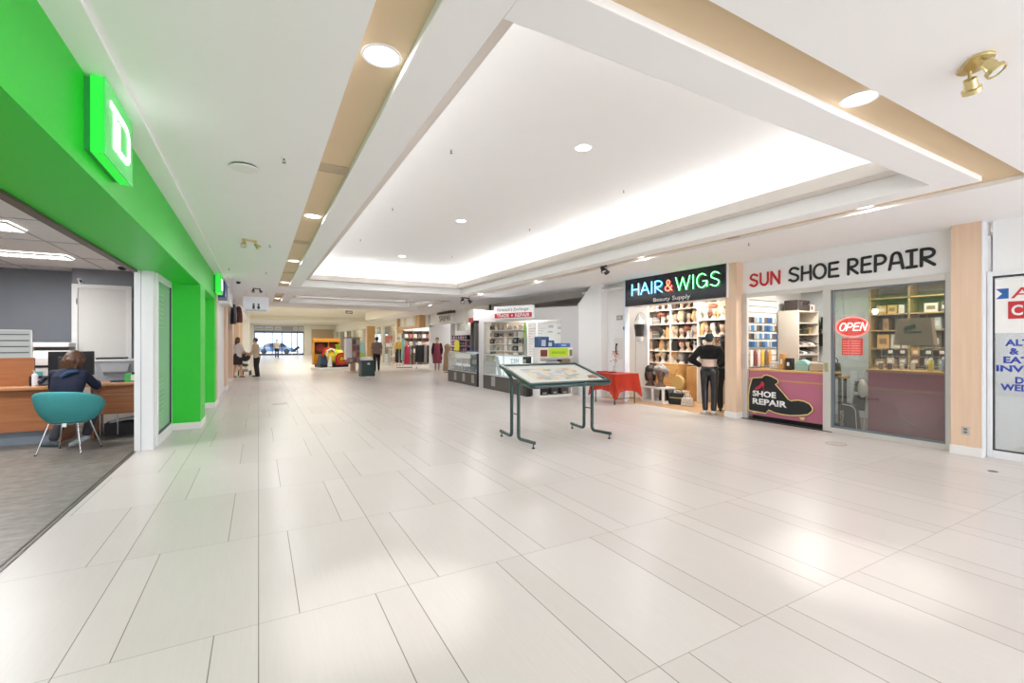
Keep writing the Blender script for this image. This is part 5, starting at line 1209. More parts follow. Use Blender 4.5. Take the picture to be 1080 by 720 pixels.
# window contents: left collage of shelves, right white price sheets
t = thing('game_display', 'crowded wall display of boxed items in the left of the kiosk window', 'display', kp(0.9, 0.95, -0.3))
m = MB(); kslab(m, 0.24, 1.66, 0.95, 2.16, -0.40, -0.36); m.build('board', mat('display_cream', (0.55, 0.47, 0.38), 0.5), t)
rr = random.Random(11)
dc = [(0.02, 0.02, 0.022), (0.55, 0.40, 0.28), (0.66, 0.60, 0.52), (0.25, 0.22, 0.19), (0.35, 0.37, 0.38), (0.70, 0.66, 0.60)]
dn = ['black', 'tan', 'cream', 'brown grey', 'grey', 'ivory']
for r in range(5):
    for k in range(7):
        ci = rr.randrange(6); u0 = 0.27+0.197*k; w = rr.uniform(0.12, 0.185); h = rr.uniform(0.12, 0.2); z0 = 1.0+0.228*r
        if r == 0 and k == 1: continue
        m = MB(); kslab(m, u0, u0+w, z0, z0+h, -0.36, -0.26); it = m.build('boxed_item', mat('game_%d' % ci, dc[ci], 0.45), t)
        m = MB(); kslab(m, u0+w*0.15, u0+w*0.8, z0+h*0.3, z0+h*0.75, -0.26, -0.257); m.build('cover_print', mat('game_%d' % ((ci+3) % 6), dc[(ci+3) % 6], 0.45), it)
for r in range(5):
    m = MB(); kslab(m, 0.24, 1.66, 0.985+0.228*r, 0.999+0.228*r, -0.36, -0.22); m.build('shelf', trimw, t)
t = thing('cloth_bundle', 'olive green cloth heap at the lower left of the kiosk window', 'cloth', kp(0.5, 0.9, -0.1))
b = MB(); c = kp(0.52, 0.985, -0.02); b.ell(c, (0.12, 0.22, 0.085), 16, 10, Matrix.Rotation(0.42, 3, 'Z')); b.ell(c+kd*0.12+Vector((0, 0, 0.02)), (0.07, 0.09, 0.07), 12, 8); b.build('fabric', mat('olive_cloth', (0.20, 0.26, 0.07), 0.8, var=0.2), t, smooth=True)
MB().tube([c+kd*(-0.18)+Vector((0, 0, 0.04)), c+Vector((0, 0, 0.09)), c+kd*0.18+Vector((0, 0, 0.05))], 0.012, 6).build('cord', mat('olive_dark', (0.10, 0.13, 0.04), 0.8), t)
t = thing('neon_strip', 'green vertical strip beside the display in the kiosk window', 'strip', kp(1.7, 1.3, -0.2))
m = MB(); kslab(m, 1.67, 1.74, 0.95, 2.16, -0.34, -0.28); m.build('post', mat('strip_grey', (0.30, 0.33, 0.30), 0.5), t)
m = MB(); kslab(m, 1.675, 1.735, 1.62, 2.1, -0.28, -0.27); m.build('green_face', mat('leaf_green', (0.22, 0.50, 0.05), 0.5), t)
for q, (u0, u1) in enumerate(((1.80, 2.14), (2.16, 2.52))):
    t = thing('price_sheet', 'white price sheet with faint red and grey lines, %s in the kiosk window' % ('left' if q == 0 else 'right'), 'poster', kp((u0+u1)/2, 1.0, -0.2), 0, 'price sheets')
    m = MB(); kslab(m, u0, u1, 0.98, 2.14, -0.30, -0.29); m.build('sheet', paper, t)
    m = MB()
    for k in range(13): kslab(m, u0+0.04, u0+0.12+0.06*((k*5) % 4), 1.03+0.082*k, 1.05+0.082*k, -0.29, -0.288)
    m.build('text_line', mat('line_pink' if q == 0 else 'line_grey', (0.68, 0.40, 0.42) if q == 0 else (0.55, 0.55, 0.6), 0.5), t)
for q, (u0, u1, z0, z1) in enumerate(((2.55, 2.86, 1.35, 2.15), (2.88, 3.14, 1.30, 2.12))):
    t = thing('poster', 'white poster with small pale print at the %s end of the kiosk window' % ('inner', 'outer')[q], 'poster', kp((u0+u1)/2, z0, -0.15))
    m = MB(); kslab(m, u0, u1, z0, z1, -0.22, -0.21); m.build('sheet', paper, t)
    m = MB(); kslab(m, u0+0.06, u1-0.08, z0+0.45, z0+0.50, -0.21, -0.208); kslab(m, u0+0.08, u1-0.05, z0+0.60, z0+0.68, -0.21, -0.208); m.build('print', mat('line_grey', (0.55, 0.55, 0.6)), t)
# glass counters with grey bases (parallel to the hall)
cbase = mat('counter_charcoal', (0.075, 0.068, 0.062), 0.4, var=0.08)
cgl = mat('case_backlit', (0.74, 0.76, 0.76), 0.3, var=0.03, emit=(0.95, 1.0, 1.0), estr=0.85)
def glass_counter(name, label, x0, x1, y0, y1, splits, inner):
    t = thing(name, label, 'glass counter', ((x0+x1)/2, (y0+y1)/2, 0))
    MB().box(x0, x1, y0, y1, 0, 0.44).build('base', cbase, t)
    MB().box(x0+0.02, x1, y0+0.01, y1-0.01, 0.44, 0.46).build('deck', trimw, t)
    MB().box(x0+0.33, x1, y0+0.01, y1-0.01, 0.46, 1.09).build('back_panel', inner, t)
    MB().box(x0, x1, y0, y1, 1.09, 1.12).build('top', mat('case_top', (0.62, 0.64, 0.64), 0.2), t)
    m = MB()
    for yy in [y0, y1-0.02]+splits: m.box(x0, x0+0.02, yy, yy+0.02, 0.44, 1.09)
    m.build('frame', alug, t)
    MB().box(x0+0.006, x0+0.012, y0+0.02, y1-0.02, 0.46, 1.09).build('pane', glass_material('case_glass', (0.97, 1, 1), 0.09, diff=(0.8, 0.82, 0.82), dfac=0.12), t)
    MB().box(x0+0.04, x0+0.32, y0+0.03, y1-0.03, 0.74, 0.75).build('shelf', glass_material('case_glass', (1, 1, 1)), t)
    return t
g1 = glass_counter('glass_counter', 'white lit glass counter on a charcoal base before the kiosk', 6.48, 6.95, 11.0, 13.62, [12.2], cgl)
m = MB(); m.hexa([(6.52, 12.45, 0.47), (6.56, 12.45, 0.47), (6.56, 12.62, 0.47), (6.52, 12.62, 0.47), (6.74, 13.1, 1.05), (6.78, 13.1, 1.05), (6.78, 13.3, 1.05), (6.74, 13.3, 1.05)]); m.build('card_strip', mat('pale_blue_card', (0.60, 0.70, 0.80), 0.4), g1)
MB().box(6.474, 6.48, 12.75, 13.02, 0.12, 0.42).build('notice', mat('notice_grey', (0.40, 0.38, 0.36), 0.5), g1)
m = MB(); stroke_word(m, ['I2', 'S', 'N'], (6.474, 11.75, 0.90), RX, RU, 0.11, [0.16, 0.1, 0.16], 0.03, 0.006, n=5, slope=0.05); m.build('lettering', dark, g1)
t = thing('card_stand', 'dark leaflet stand between the glass counter and the lime topped rack', 'stand', (6.52, 10.92, 0))
MB().box(6.46, 6.62, 10.80, 11.0, 0.0, 1.10).build('body', mat('stand_black', (0.02, 0.022, 0.02), 0.4), t)
m = MB()
for k in range(4): m.box(6.45, 6.46, 10.83, 10.98, 0.55+0.13*k, 0.64+0.13*k)
m.build('leaflets', mat('leaflet_grey', (0.42, 0.42, 0.36), 0.5), t)
# rack with lime header
rk = thing('display_rack', 'white display rack with a lime green header beside the kiosk', 'display rack', (7.1, 10.62, 0))
m = MB(); m.box(6.64, 7.72, 10.42, 10.76, 0.0, 0.06); m.build('plinth', trimw, rk)
MB().box(6.64, 7.72, 10.74, 10.77, 0.06, 1.36).build('back_panel', paper, rk)
for x in (6.64, 7.70): MB().box(x, x+0.02, 10.42, 10.74, 0.06, 1.36).build('side_panel', trimw, rk)
for z in (0.36, 0.68, 1.04): MB().box(6.66, 7.70, 10.42, 10.74, z, z+0.025).build('shelf', trimw, rk)
MB().box(6.66, 7.70, 10.44, 10.74, 1.34, 1.36).build('top_panel', trimw, rk)
hd = MB().box(6.62, 7.74, 10.40, 10.42, 1.08, 1.36).build('header', mat('header_white', (0.8, 0.78, 0.74), 0.4), rk)
MB().box(6.92, 7.58, 10.394, 10.40, 1.11, 1.34).build('lime_panel', mat('lime_green', (0.50, 0.78, 0.02), 0.4), hd)
text_part('SALE', 'lettering', mat('lime_dark', (0.30, 0.48, 0.02), 0.4), hd, (7.02, 10.393, 1.17), (1, 0, 0), (0, 0, 1), 0.46, 0.11, 0.003) if False else MB().box(7.02, 7.48, 10.391, 10.394, 1.19, 1.25).build('lime_mark', mat('lime_dark', (0.36, 0.58, 0.02), 0.4), hd)
MB().box(6.66, 6.88, 10.394, 10.40, 1.12, 1.30).build('picture', mat('picture_maroon', (0.20, 0.05, 0.03), 0.4), hd)
MB().box(7.62, 7.72, 10.394, 10.40, 1.12, 1.30).build('picture', mat('picture_olive', (0.22, 0.22, 0.10), 0.4), hd)
for z, items in ((0.705, ((6.68, 0.22, 0.30, 'white', paper), (6.94, 0.40, 0.26, 'pale blue', mat('pale_blue_box', (0.58, 0.64, 0.70), 0.4)), (7.42, 0.26, 0.32, 'brown', mat('brown_box', (0.30, 0.20, 0.12), 0.5)))), (0.385, ((6.68, 0.24, 0.22, 'black', black), (6.98, 0.38, 0.24, 'silver', mat('silver_box', (0.60, 0.64, 0.68), 0.4)), (7.42, 0.25, 0.20, 'rose', mat('rose_box', (0.42, 0.24, 0.20), 0.5)))), (0.06, ((6.70, 0.26, 0.18, 'black', black), (7.06, 0.22, 0.20, 'dark grey', dark), (7.40, 0.22, 0.17, 'charcoal', cbase)))):
    for x, w, h, nm, m_ in items:
        t = thing('shelf_box', '%s box on the %s shelf of the lime topped rack' % (nm, {0.705: 'upper', 0.385: 'middle', 0.06: 'bottom'}[z]), 'box', (x+w/2, 10.58, z+0.002))
        MB().box(x, x+w, 10.47, 10.70, z+0.002, z+h).build('carton', m_, t, bevel=0.004); MB().box(x+w*0.3, x+w*0.8, 10.466, 10.47, z+h*0.15, z+h*0.4).build('label', mat('label_mid', (0.35, 0.36, 0.38), 0.5), t)
for x, w, h, nm, c in ((6.42, 0.34, 0.30, 'deep blue', (0.03, 0.10, 0.24)), (6.90, 0.28, 0.20, 'blue', (0.05, 0.16, 0.32)), (7.30, 0.42, 0.12, 'bright blue', (0.06, 0.20, 0.50))):
    if x < 6.64: x = 6.66
    t = thing('blue_box', '%s box on top of the lime topped rack' % nm, 'box', (x+w/2, 10.6, 1.36))
    MB().box(x, x+w-0.02, 10.46, 10.72, 1.361, 1.36+h).build('carton', mat('blue_box_'+nm.replace(' ', '_'), c, 0.35), t, bevel=0.015); MB().box(x+w*0.2, x+w*0.6, 10.456, 10.46, 1.40, 1.36+h*0.7).build('label', mat('label_pale', (0.5, 0.58, 0.66), 0.4), t)
# second glass counter further back
g2 = glass_counter('glass_counter', 'glass counter with blue and silver goods left of the kiosk', 6.46, 6.95, 14.05, 16.75, [15.4], mat('case_inside_grey', (0.50, 0.52, 0.50), 0.4, emit=(0.95, 1.0, 1.0), estr=0.40))
MB().box(6.44, 6.97, 14.02, 14.05, 0, 1.12).build('end_panel', black, g2)
for k in range(3): MB().box(6.454, 6.46, 14.3+0.8*k, 14.52+0.8*k, 0.1, 0.38).build('notice', mat('notice_grey', (0.40, 0.38, 0.36)), g2)
for k in range(9):
    c, nm = [((0.10, 0.20, 0.45), 'blue'), ((0.62, 0.66, 0.66), 'silver'), ((0.25, 0.27, 0.25), 'dark'), ((0.55, 0.60, 0.58), 'pale')][(k*3) % 4]
    y = 14.3+0.26*k
    t = thing('case_item', '%s item on the %s of the far glass counter' % (nm, 'upper shelf' if k % 2 else 'deck'), 'goods', (6.62, y, 0.752 if k % 2 else 0.461), 0, 'goods in the far glass counter')
    z = 0.751 if k % 2 else 0.461
    MB().box(6.54, 6.72, y-0.09, y+0.09, z, z+0.16).build('pack', mat('case_item_'+nm, c, 0.35), t, bevel=0.008); MB().box(6.535, 6.54, y-0.05, y+0.05, z+0.04, z+0.1).build('label', paper, t)
for k in range(4):
    y = 14.35+0.22*k
    t = thing('folded_cloth', 'blue and white folded cloth on the far glass counter, %s of four' % ('first', 'second', 'third', 'last')[k], 'cloth', (6.7, y, 1.12), 0, 'folded cloths')
    MB().box(6.52, 6.86, y-0.09, y+0.09, 1.121, 1.16).build('lower_fold', mat('cloth_white', (0.7, 0.74, 0.8), 0.7), t, bevel=0.012); MB().box(6.54, 6.84, y-0.085, y+0.085, 1.16, 1.20).build('upper_fold', mat('cloth_blue', (0.16, 0.27, 0.55), 0.7), t, bevel=0.014)
# upright shelf of snacks with a yellow card behind that counter
sn = thing('goods_stand', 'white stand of purple packets behind the far glass counter', 'display stand', (7.4, 17.6, 0))
MB().box(7.55, 7.60, 16.9, 18.7, 0.0, 2.0).build('back_panel', paper, sn)
for z in (1.12, 1.38, 1.62): MB().box(7.25, 7.55, 16.9, 18.7, z-0.02, z).build('shelf', trimw, sn)
MB().box(7.25, 7.55, 16.9, 18.7, 0.0, 0.90).build('base', mat('stand_grey', (0.5, 0.5, 0.48), 0.5), sn)
for r, z in enumerate((1.12, 1.38, 1.62)):
    for k in range(7):
        y = 17.03+0.25*k; c, nm = [((0.09, 0.03, 0.10), 'dark purple'), ((0.30, 0.10, 0.22), 'plum'), ((0.04, 0.03, 0.04), 'black')][(k+r) % 3]
        t = thing('snack_packet', '%s packet on the stand behind the far counter, %s' % (nm, ('low row', 'middle row', 'high row')[r]), 'packet', (7.4, y, z), 0, 'packets on the white stand')
        MB().box(7.32, 7.48, y-0.1, y+0.1, z, z+0.18).build('pack', mat('snack_'+nm.replace(' ', '_'), c, 0.35), t, bevel=0.015); MB().box(7.316, 7.32, y-0.05, y+0.05, z+0.05, z+0.12).build('label', mat('snack_label', (0.6, 0.5, 0.5), 0.4), t)
t = thing('price_card', 'square bright yellow card on the stand behind the far counter', 'card', (7.22, 17.8, 1.2))
MB().box(7.215, 7.225, 17.45, 17.98, 1.16, 1.56).build('card', mat('card_yellow', (0.85, 0.78, 0.01), 0.4), t); MB().tube([(7.23, 17.7, 1.16), (7.23, 17.7, 1.05)], 0.006, 6).build('peg', steel, t)
# white illuminated box at the kiosk corner with dark posts below
t = thing('projecting_sign', 'white projecting box sign with a red foot at the kiosk corner', 'sign', (6.7, 14.75, 2.18))
MB().box(6.52, 6.95, 14.45, 14.95, 2.26, 2.66).build('box', trimw, t, bevel=0.01); MB().box(6.515, 6.52, 14.5, 14.9, 2.20, 2.36).build('red_foot', mat('band_red', (0.6, 0.02, 0.045)), t); MB().box(6.6, 6.9, 14.55, 14.9, 2.18, 2.26).build('base', dark, t)
m = MB(); m.box(6.60, 6.72, 14.52, 14.64, 0, 2.18); m.box(6.60, 6.72, 14.85, 14.93, 0, 2.18); struct(m.build('trim_15', mat('dark_post', (0.10, 0.10, 0.105), 0.4)))

# ------------------------------------------------------------------ green mall directory stand
gt = mat('dark_green_enamel', (0.012, 0.052, 0.048), 0.22, var=0.05, coat=0.5)
ds = thing('directory_stand', 'dark green tubular map stand in the middle of the hall', 'directory', (4.08, 5.98, 0))
def bendpath(pts, r=0.07, n=5):
    out = [Vector(pts[0])]
    for a, b, c in zip(pts, pts[1:], pts[2:]):
        a, b, c = Vector(a), Vector(b), Vector(c); d0 = (a-b).normalized(); d1 = (c-b).normalized(); p0 = b+d0*r; p1 = b+d1*r
        for i in range(n+1):
            t = i/n; out.append(p0*(1-t)**2+b*2*t*(1-t)+p1*t*t)
    out.append(Vector(pts[-1])); return out
for x in (3.39, 4.78):
    lgr = MB().tube(bendpath([(x, 6.47, 0.085), (x, 6.11, 0.065), (x, 6.11, 0.955), (x, 6.36, 1.085)]), 0.026, 12).build('leg', gt, ds, smooth=True)
    lgf = MB().tube(bendpath([(x, 5.45, 0.085), (x, 5.90, 0.065), (x, 5.90, 0.92), (x, 5.50, 0.872)]), 0.026, 12).build('leg', gt, ds, smooth=True)
    for lg, yy in ((lgr, 6.44), (lgf, 5.48)):
        MB().lathe([(0.022, 0.0), (0.024, 0.012), (0.008, 0.02), (0.008, 0.066)], (x, yy, 0), 12).build('foot', black, lg)
    m = MB()
    for z in (0.42, 0.80): m.cyl((x, 5.90, z), (x, 6.11, z), 0.009, n=8)
    m.build('tie_bar', black, ds)
A, B_ = Vector((0, 5.52, 0.895)), Vector((0, 6.40, 1.125))
sl = (B_-A).normalized(); nrm = Vector((0, -sl.z, sl.y))
def sp(x, s, o=0.0):
    p = A+sl*s+nrm*o; return Vector((x, p.y, p.z))
L = (B_-A).length; x0, x1 = 3.36, 4.81
m = MB()
m.bar(sp(x0, 0), sp(x1, 0), 0.05, 0.052, up=nrm); m.bar(sp(x0, L), sp(x1, L), 0.05, 0.052, up=nrm); m.bar(sp(x0, -0.025), sp(x0, L+0.025), 0.05, 0.052, up=nrm); m.bar(sp(x1, -0.025), sp(x1, L+0.025), 0.05, 0.052, up=nrm)
m.build('panel_frame', gt, ds, bevel=0.006)
m = MB(); m.tube(bendpath([(3.39, 5.60, 0.87), (3.39, 5.47, 0.865), (4.78, 5.47, 0.865), (4.78, 5.60, 0.87)], 0.05), 0.024, 12); m.build('front_rail', gt, ds, smooth=True)
m = MB(); m.hexa([sp(x0, 0, -0.02), sp(x1, 0, -0.02), sp(x1, L, -0.02), sp(x0, L, -0.02), sp(x0, 0, 0.0), sp(x1, 0, 0.0), sp(x1, L, 0.0), sp(x0, L, 0.0)])
def map_material():
    m = bpy.data.materials.new('printed_floor_map'); m.use_nodes = True; nt = m.node_tree; b = nt.nodes['Principled BSDF']
    tc = N(nt, 'ShaderNodeTexCoord'); mp = N(nt, 'ShaderNodeMapping'); mp.inputs['Scale'].default_value = (8, 11, 1); nt.links.new(tc.outputs['Object'], mp.inputs[0])
    v = N(nt, 'ShaderNodeTexVoronoi', distance='CHEBYCHEV'); v.inputs['Scale'].default_value = 1.0; nt.links.new(mp.outputs[0], v.inputs['Vector'])
    r = N(nt, 'ShaderNodeValToRGB'); sx = N(nt, 'ShaderNodeSeparateColor'); nt.links.new(v.outputs['Color'], sx.inputs[0]); nt.links.new(sx.outputs[0], r.inputs[0])
    r.color_ramp.interpolation = 'CONSTANT'
    cs = [(0.0, (0.62, 0.64, 0.60)), (0.35, (0.66, 0.61, 0.42)), (0.55, (0.46, 0.50, 0.58)), (0.7, (0.60, 0.56, 0.40)), (0.82, (0.38, 0.44, 0.34)), (0.92, (0.58, 0.40, 0.36))]
    e = r.color_ramp.elements; e[0].position = 0; e[0].color = (*cs[0][1], 1); e[1].position = cs[1][0]; e[1].color = (*cs[1][1], 1)
    for p, c in cs[2:]:
        q = e.new(p); q.color = (*c, 1)
    # plain margin
    g = N(nt, 'ShaderNodeSeparateXYZ'); nt.links.new(tc.outputs['Object'], g.inputs[0])
    ax = math_node(nt, 'LESS_THAN', math_node(nt, 'ABSOLUTE', g.outputs[0]), 0.50); ay = math_node(nt, 'LESS_THAN', math_node(nt, 'ABSOLUTE', math_node(nt, 'ADD', g.outputs[1], 0.02)), 0.27)
    f = math_node(nt, 'MULTIPLY', ax, ay)
    mx = N(nt, 'ShaderNodeMix', data_type='RGBA'); nt.links.new(f, mx.inputs[0]); mx.inputs[6].default_value = (0.66, 0.68, 0.64, 1); nt.links.new(r.outputs[0], mx.inputs[7])
    nt.links.new(mx.outputs[2], b.inputs['Base Color']); b.inputs['Roughness'].default_value = 0.12
    return m
m.build('map_panel', map_material(), ds)
MB().hexa([sp(4.56, 0.18, 0.001), sp(4.76, 0.18, 0.001), sp(4.74, 0.32, 0.001), sp(4.60, 0.30, 0.001), sp(4.56, 0.18, 0.003), sp(4.76, 0.18, 0.003), sp(4.74, 0.32, 0.003), sp(4.60, 0.30, 0.003)]).build('sticker', mat('sticker_brown', (0.22, 0.09, 0.05), 0.4), ds)
# floor covers
for x, y, r, lb_ in ((7.47, 3.57, 0.13, 'oval looking round floor cover near the shoe repair door'), (0.45, 12.5, 0.16, 'dark edged round floor cover in the middle of the hall')):
    t = thing('floor_cover', lb_, 'floor cover', (x, y, 0))
    MB().lathe([(r*0.2, 0.001), (r*0.96, 0.0015)], (x, y, 0), 32).build('plate', mat('cover_beige_floor', (0.55, 0.50, 0.45), 0.35), t)
    MB().lathe([(r*0.965, 0.0005), (r*0.97, 0.003), (r, 0.003), (r*1.01, 0.0005)], (x, y, 0), 36, cap=False).build('rim', mat('cover_rim', (0.12, 0.10, 0.09), 0.4), t)
t = thing('floor_outlet', 'tiny dark floor outlet before the shop with the blue window lettering', 'floor outlet', (7.47, 1.92, 0))
MB().lathe([(0.01, 0.001), (0.035, 0.002)], (7.47, 1.92, 0), 16).build('plate', mat('outlet_dark', (0.16, 0.15, 0.14)), t); MB().lathe([(0.034, 0.0005), (0.036, 0.004), (0.045, 0.003), (0.047, 0.0005)], (7.47, 1.92, 0), 18, cap=False).build('rim', mat('cover_rim', (0.12, 0.10, 0.09)), t)

# ------------------------------------------------------------------ far right: clothing shops and beyond
struct(MB().box(8.40, 8.55, 19.6, 24.6, 2.45, H0).build('wall_right', wallw))
struct(MB().box(8.40, 8.55, 17.0, 19.6, 2.45, H0).build('wall_right', cream))
struct(MB().box(10.4, 10.5, 16.5, 40, 0, 3.6).build('wall_right', mat('shop_pale_back', (0.74, 0.73, 0.70), 0.6)))
struct(MB().box(8.40, 10.4, 17.0, 17.1, 0, H0).build('wall_right', wallw))
struct(MB().box(8.40, 10.4, 24.6, 24.75, 0, H0).build('wall_right', wallw))
struct(MB().box(8.40, 10.4, 30.5, 30.65, 0, H0+0.5).build('wall_right', wallw))
struct(MB().box(9.45, 10.5, 16.5, 62, -0.12, 0).build('floor', floorm))
gp = MB(); gp.box(8.42, 8.50, 18.55, 18.65, 0, 2.45); gp.box(8.42, 8.50, 19.55, 19.65, 0, 2.45); gp.box(8.42, 8.50, 20.8, 20.9, 0, 2.45)
w = struct(gp.build('window_3', alu)); MB().box(8.455, 8.465, 18.65, 20.8, 0.05, 2.45).build('pane', gl_clear, w)
redsh = thing('red_shelf', 'pale red shelf rack in the bright shop left of the kiosk', 'shelf', (9.4, 19.5, 0))
salmon = mat('salmon_red', (0.60, 0.22, 0.17), 0.5)
for z in (0.6, 1.2, 1.8, 2.2): MB().box(9.2, 9.5, 18.2, 20.4, z-0.02, z+0.02).build('shelf', salmon, redsh)
for yy in (18.2, 19.3, 20.36): MB().box(9.2, 9.5, yy, yy+0.03, 0, 2.25).build('upright', salmon, redsh)
# script sign with a dark canopy
t = thing('script_sign', 'small white sign with dark script letters and dark canopy above the dress mannequin', 'shop sign', (8.40, 21.9, 2.5))
MB().box(8.30, 8.40, 20.85, 22.95, 2.50, 2.98).build('panel', paper, t)
MB().hexa([(8.20, 20.8, 2.95), (8.40, 20.8, 2.95), (8.40, 23.0, 2.95), (8.20, 23.0, 2.95), (8.28, 20.8, 3.06), (8.40, 20.8, 3.06), (8.40, 23.0, 3.06), (8.28, 23.0, 3.06)]).build('canopy', mat('canopy_brown', (0.10, 0.08, 0.08), 0.5), t)
b = MB(); stroke_word(b, ['S', 'A', 'I', 'P', 'A', 'I'], (8.297, 22.8, 2.60), RX, RU, 0.26, [0.25, 0.25, 0.08, 0.22, 0.25, 0.08], 0.08, 0.018, n=5); b.build('lettering', dark, t)
# wooden framed fascia of the next shop
t = thing('wooden_sign_box', 'honey wood framed fascia box with white panels above the clothes rails', 'shop sign', (8.3, 27.8, 2.2))
pine = wood_material('pine', (0.55, 0.33, 0.14), (0.68, 0.44, 0.21), 0.45, 'Y')
m = MB(); m.box(8.05, 8.40, 25.4, 30.3, 2.36, 2.46); m.box(8.05, 8.40, 25.4, 30.3, 3.12, 3.2); m.box(8.05, 8.40, 25.4, 26.2, 2.46, 3.12); m.box(8.05, 8.40, 30.1, 30.3, 2.1, 3.12); m.build('frame', pine, t)
MB().box(8.2, 8.25, 26.2, 30.1, 2.46, 3.12).build('panel', mat('panel_cream', (0.74, 0.68, 0.52), 0.5), t)
for y0, y1 in ((27.1, 28.5), (29.2, 29.6)): MB().box(8.19, 8.2, y0, y1, 2.5, 3.08).build('white_panel', paper, t)
MB().box(8.06, 8.10, 25.4, 30.3, 2.46, 2.52).build('lower_edge', mat('panel_cream', (0.74, 0.68, 0.52)), t)
struct(MB().box(8.40, 8.55, 24.6, 31, 2.36, 3.2).build('wall_right', wallw))
# shelves at the back of that shop
t = thing('back_shelves', 'brown shelves of folded goods at the end of the clothes shop', 'shelf unit', (9.4, 30.3, 0))
umb = mat('shelf_umber', (0.16, 0.11, 0.08), 0.5)
for z in (0.8, 1.3, 1.8, 2.25): MB().box(8.45, 10.35, 30.05, 30.45, z-0.03, z).build('shelf', umb, t)
for xx in (8.45, 9.08, 9.7, 10.32): MB().box(xx, xx+0.03, 30.05, 30.45, 0, 2.3).build('upright', umb, t)
MB().box(8.45, 10.35, 30.45, 30.48, 0, 2.3).build('back_panel', mat('umber_back', (0.24, 0.18, 0.14), 0.6), t)
for r, z in enumerate((0.8, 1.3, 1.8)):
    for k in range(6):
        x = 8.64+0.31*k; c, nm = [((0.5, 0.42, 0.36), 'beige'), ((0.35, 0.12, 0.10), 'rust'), ((0.6, 0.57, 0.52), 'cream'), ((0.12, 0.11, 0.12), 'charcoal')][(k*3+r) % 4]
        u = thing('folded_stack', '%s folded stack on the %s end shelf of the clothes shop' % (nm, ('low', 'middle', 'high')[r]), 'clothes', (x, 30.25, z), 0, 'folded clothes')
        MB().box(x-0.13, x+0.13, 30.08, 30.40, z, z+0.12).build('lower_fold', mat('fold_'+nm, c, 0.8), u, bevel=0.02); MB().box(x-0.12, x+0.12, 30.09, 30.39, z+0.12, z+0.26).build('upper_fold', mat('fold_'+nm, c, 0.8), u, bevel=0.02)
t = thing('stock_trolley', 'pale stand with small red and white goods left of the yellow jacket', 'stand', (7.9, 29.6, 0))
m = MB()
for z in (0.12, 0.6, 1.05, 1.5): m.box(7.5, 8.3, 29.3, 29.9, z-0.02, z)
m.build('shelf', paper, t)
for x in (7.52, 8.28):
    for y in (29.32, 29.88): MB().tube([(x, y, 0), (x, y, 1.7)], 0.02, 6).build('post', alug, t)
for r, z in enumerate((0.12, 0.6, 1.05)):
    for k in range(3):
        c, nm = [((0.6, 0.16, 0.13), 'red'), ((0.66, 0.6, 0.54), 'cream'), ((0.40, 0.22, 0.16), 'brown')][(k+r) % 3]
        x = 7.65+0.24*k
        u = thing('bundle', '%s bundle on the pale stand left of the yellow jacket, %s shelf' % (nm, ('bottom', 'middle', 'upper')[r]), 'bundle', (x, 29.5, z), 0, 'bundles on the pale stand')
        MB().ell((x, 29.5, z+0.12), (0.10, 0.12, 0.12), 10, 8).build('cloth', mat('bundle_'+nm, c, 0.7), u, smooth=True); MB().box(x-0.11, x+0.11, 29.375, 29.40, z+0.10, z+0.14).build('band', paper, u)
t = thing('red_notice', 'red and white notice on a post at the clothes shop', 'notice', (7.7, 31.0, 1.2))
MB().tube([(7.7, 31, 0), (7.7, 31, 1.2)], 0.02, 6).build('post', alug, t); MB().box(7.45, 7.95, 30.97, 31.0, 1.15, 1.95).build('panel', salmon, t); MB().box(7.5, 7.9, 30.96, 30.97, 1.2, 1.45).build('white_strip', paper, t); MB().lathe([(0.2, 0.0), (0.2, 0.02), (0.02, 0.03)], (7.7, 31, 0), 16).build('foot', alug, t)

# garments on rails
def garment(x, y, top, length, c, nm, label, w=0.40, d=0.10, rz=0.0, group=None):
    t = thing('hanging_garment', label, 'garment', (x, y, top), rz, group)
    MB().loft([(0, 0, -length, w*0.55, d*1.0), (0, 0, -length*0.6, w*0.46, d*0.9), (0, 0, -length*0.25, w*0.45, d*0.8), (0, 0, -0.06, w*0.42, d*0.6), (0, 0, -0.02, w*0.2, d*0.4)], 16).build('cloth', mat('garment_'+nm.replace(' ', '_'), c, 0.7), t, smooth=True, local=True)
    MB().tube([(-w*0.36, 0, -0.045), (0, 0, 0.0), (w*0.36, 0, -0.045)], 0.008, 6).build('hanger', steel, t, local=True)
    MB().tube([(0, 0, 0.0), (0, 0, 0.06), (0.02, 0, 0.08)], 0.005, 6).build('hook', steel, t, local=True)
    return t
rl = thing('clothes_rail', 'white topped clothes rail of dark dresses at the far right shop', 'clothes rail', (8.35, 25.35, 0))
RA, RB = Vector((7.92, 25.65, 0)), Vector((8.80, 25.05, 0))
m = MB(); m.tube([RA+Vector((0, 0, 1.44)), RB+Vector((0, 0, 1.44))], 0.03, 8); m.build('rail', paper, rl, smooth=True)
for f in (0.04, 0.96):
    p = RA.lerp(RB, f); MB().tube([p+Vector((0, 0, 0.04)), p+Vector((0, 0, 1.44))], 0.018, 8).build('post', steel, rl); MB().tube([p+Vector((-0.1, -0.2, 0.03)), p+Vector((0.1, 0.2, 0.03))], 0.018, 8).build('foot', dark, rl)
for k, (c, nm) in enumerate((((0.012, 0.012, 0.014), 'black'), ((0.02, 0.022, 0.035), 'blue black'), ((0.012, 0.012, 0.014), 'black'), ((0.35, 0.33, 0.33), 'grey'), ((0.015, 0.02, 0.02), 'ink black'), ((0.012, 0.012, 0.014), 'black'))):
    p = RA.lerp(RB, (k+0.6)/6.2)
    garment(p.x, p.y, 1.37, 1.0, c, nm, '%s dress on the white topped rail, %s along' % (nm, ('first', 'second', 'third', 'fourth', 'fifth', 'sixth')[k]), rz=math.radians(5), w=0.30, d=0.14, group='dresses on the white topped rail')
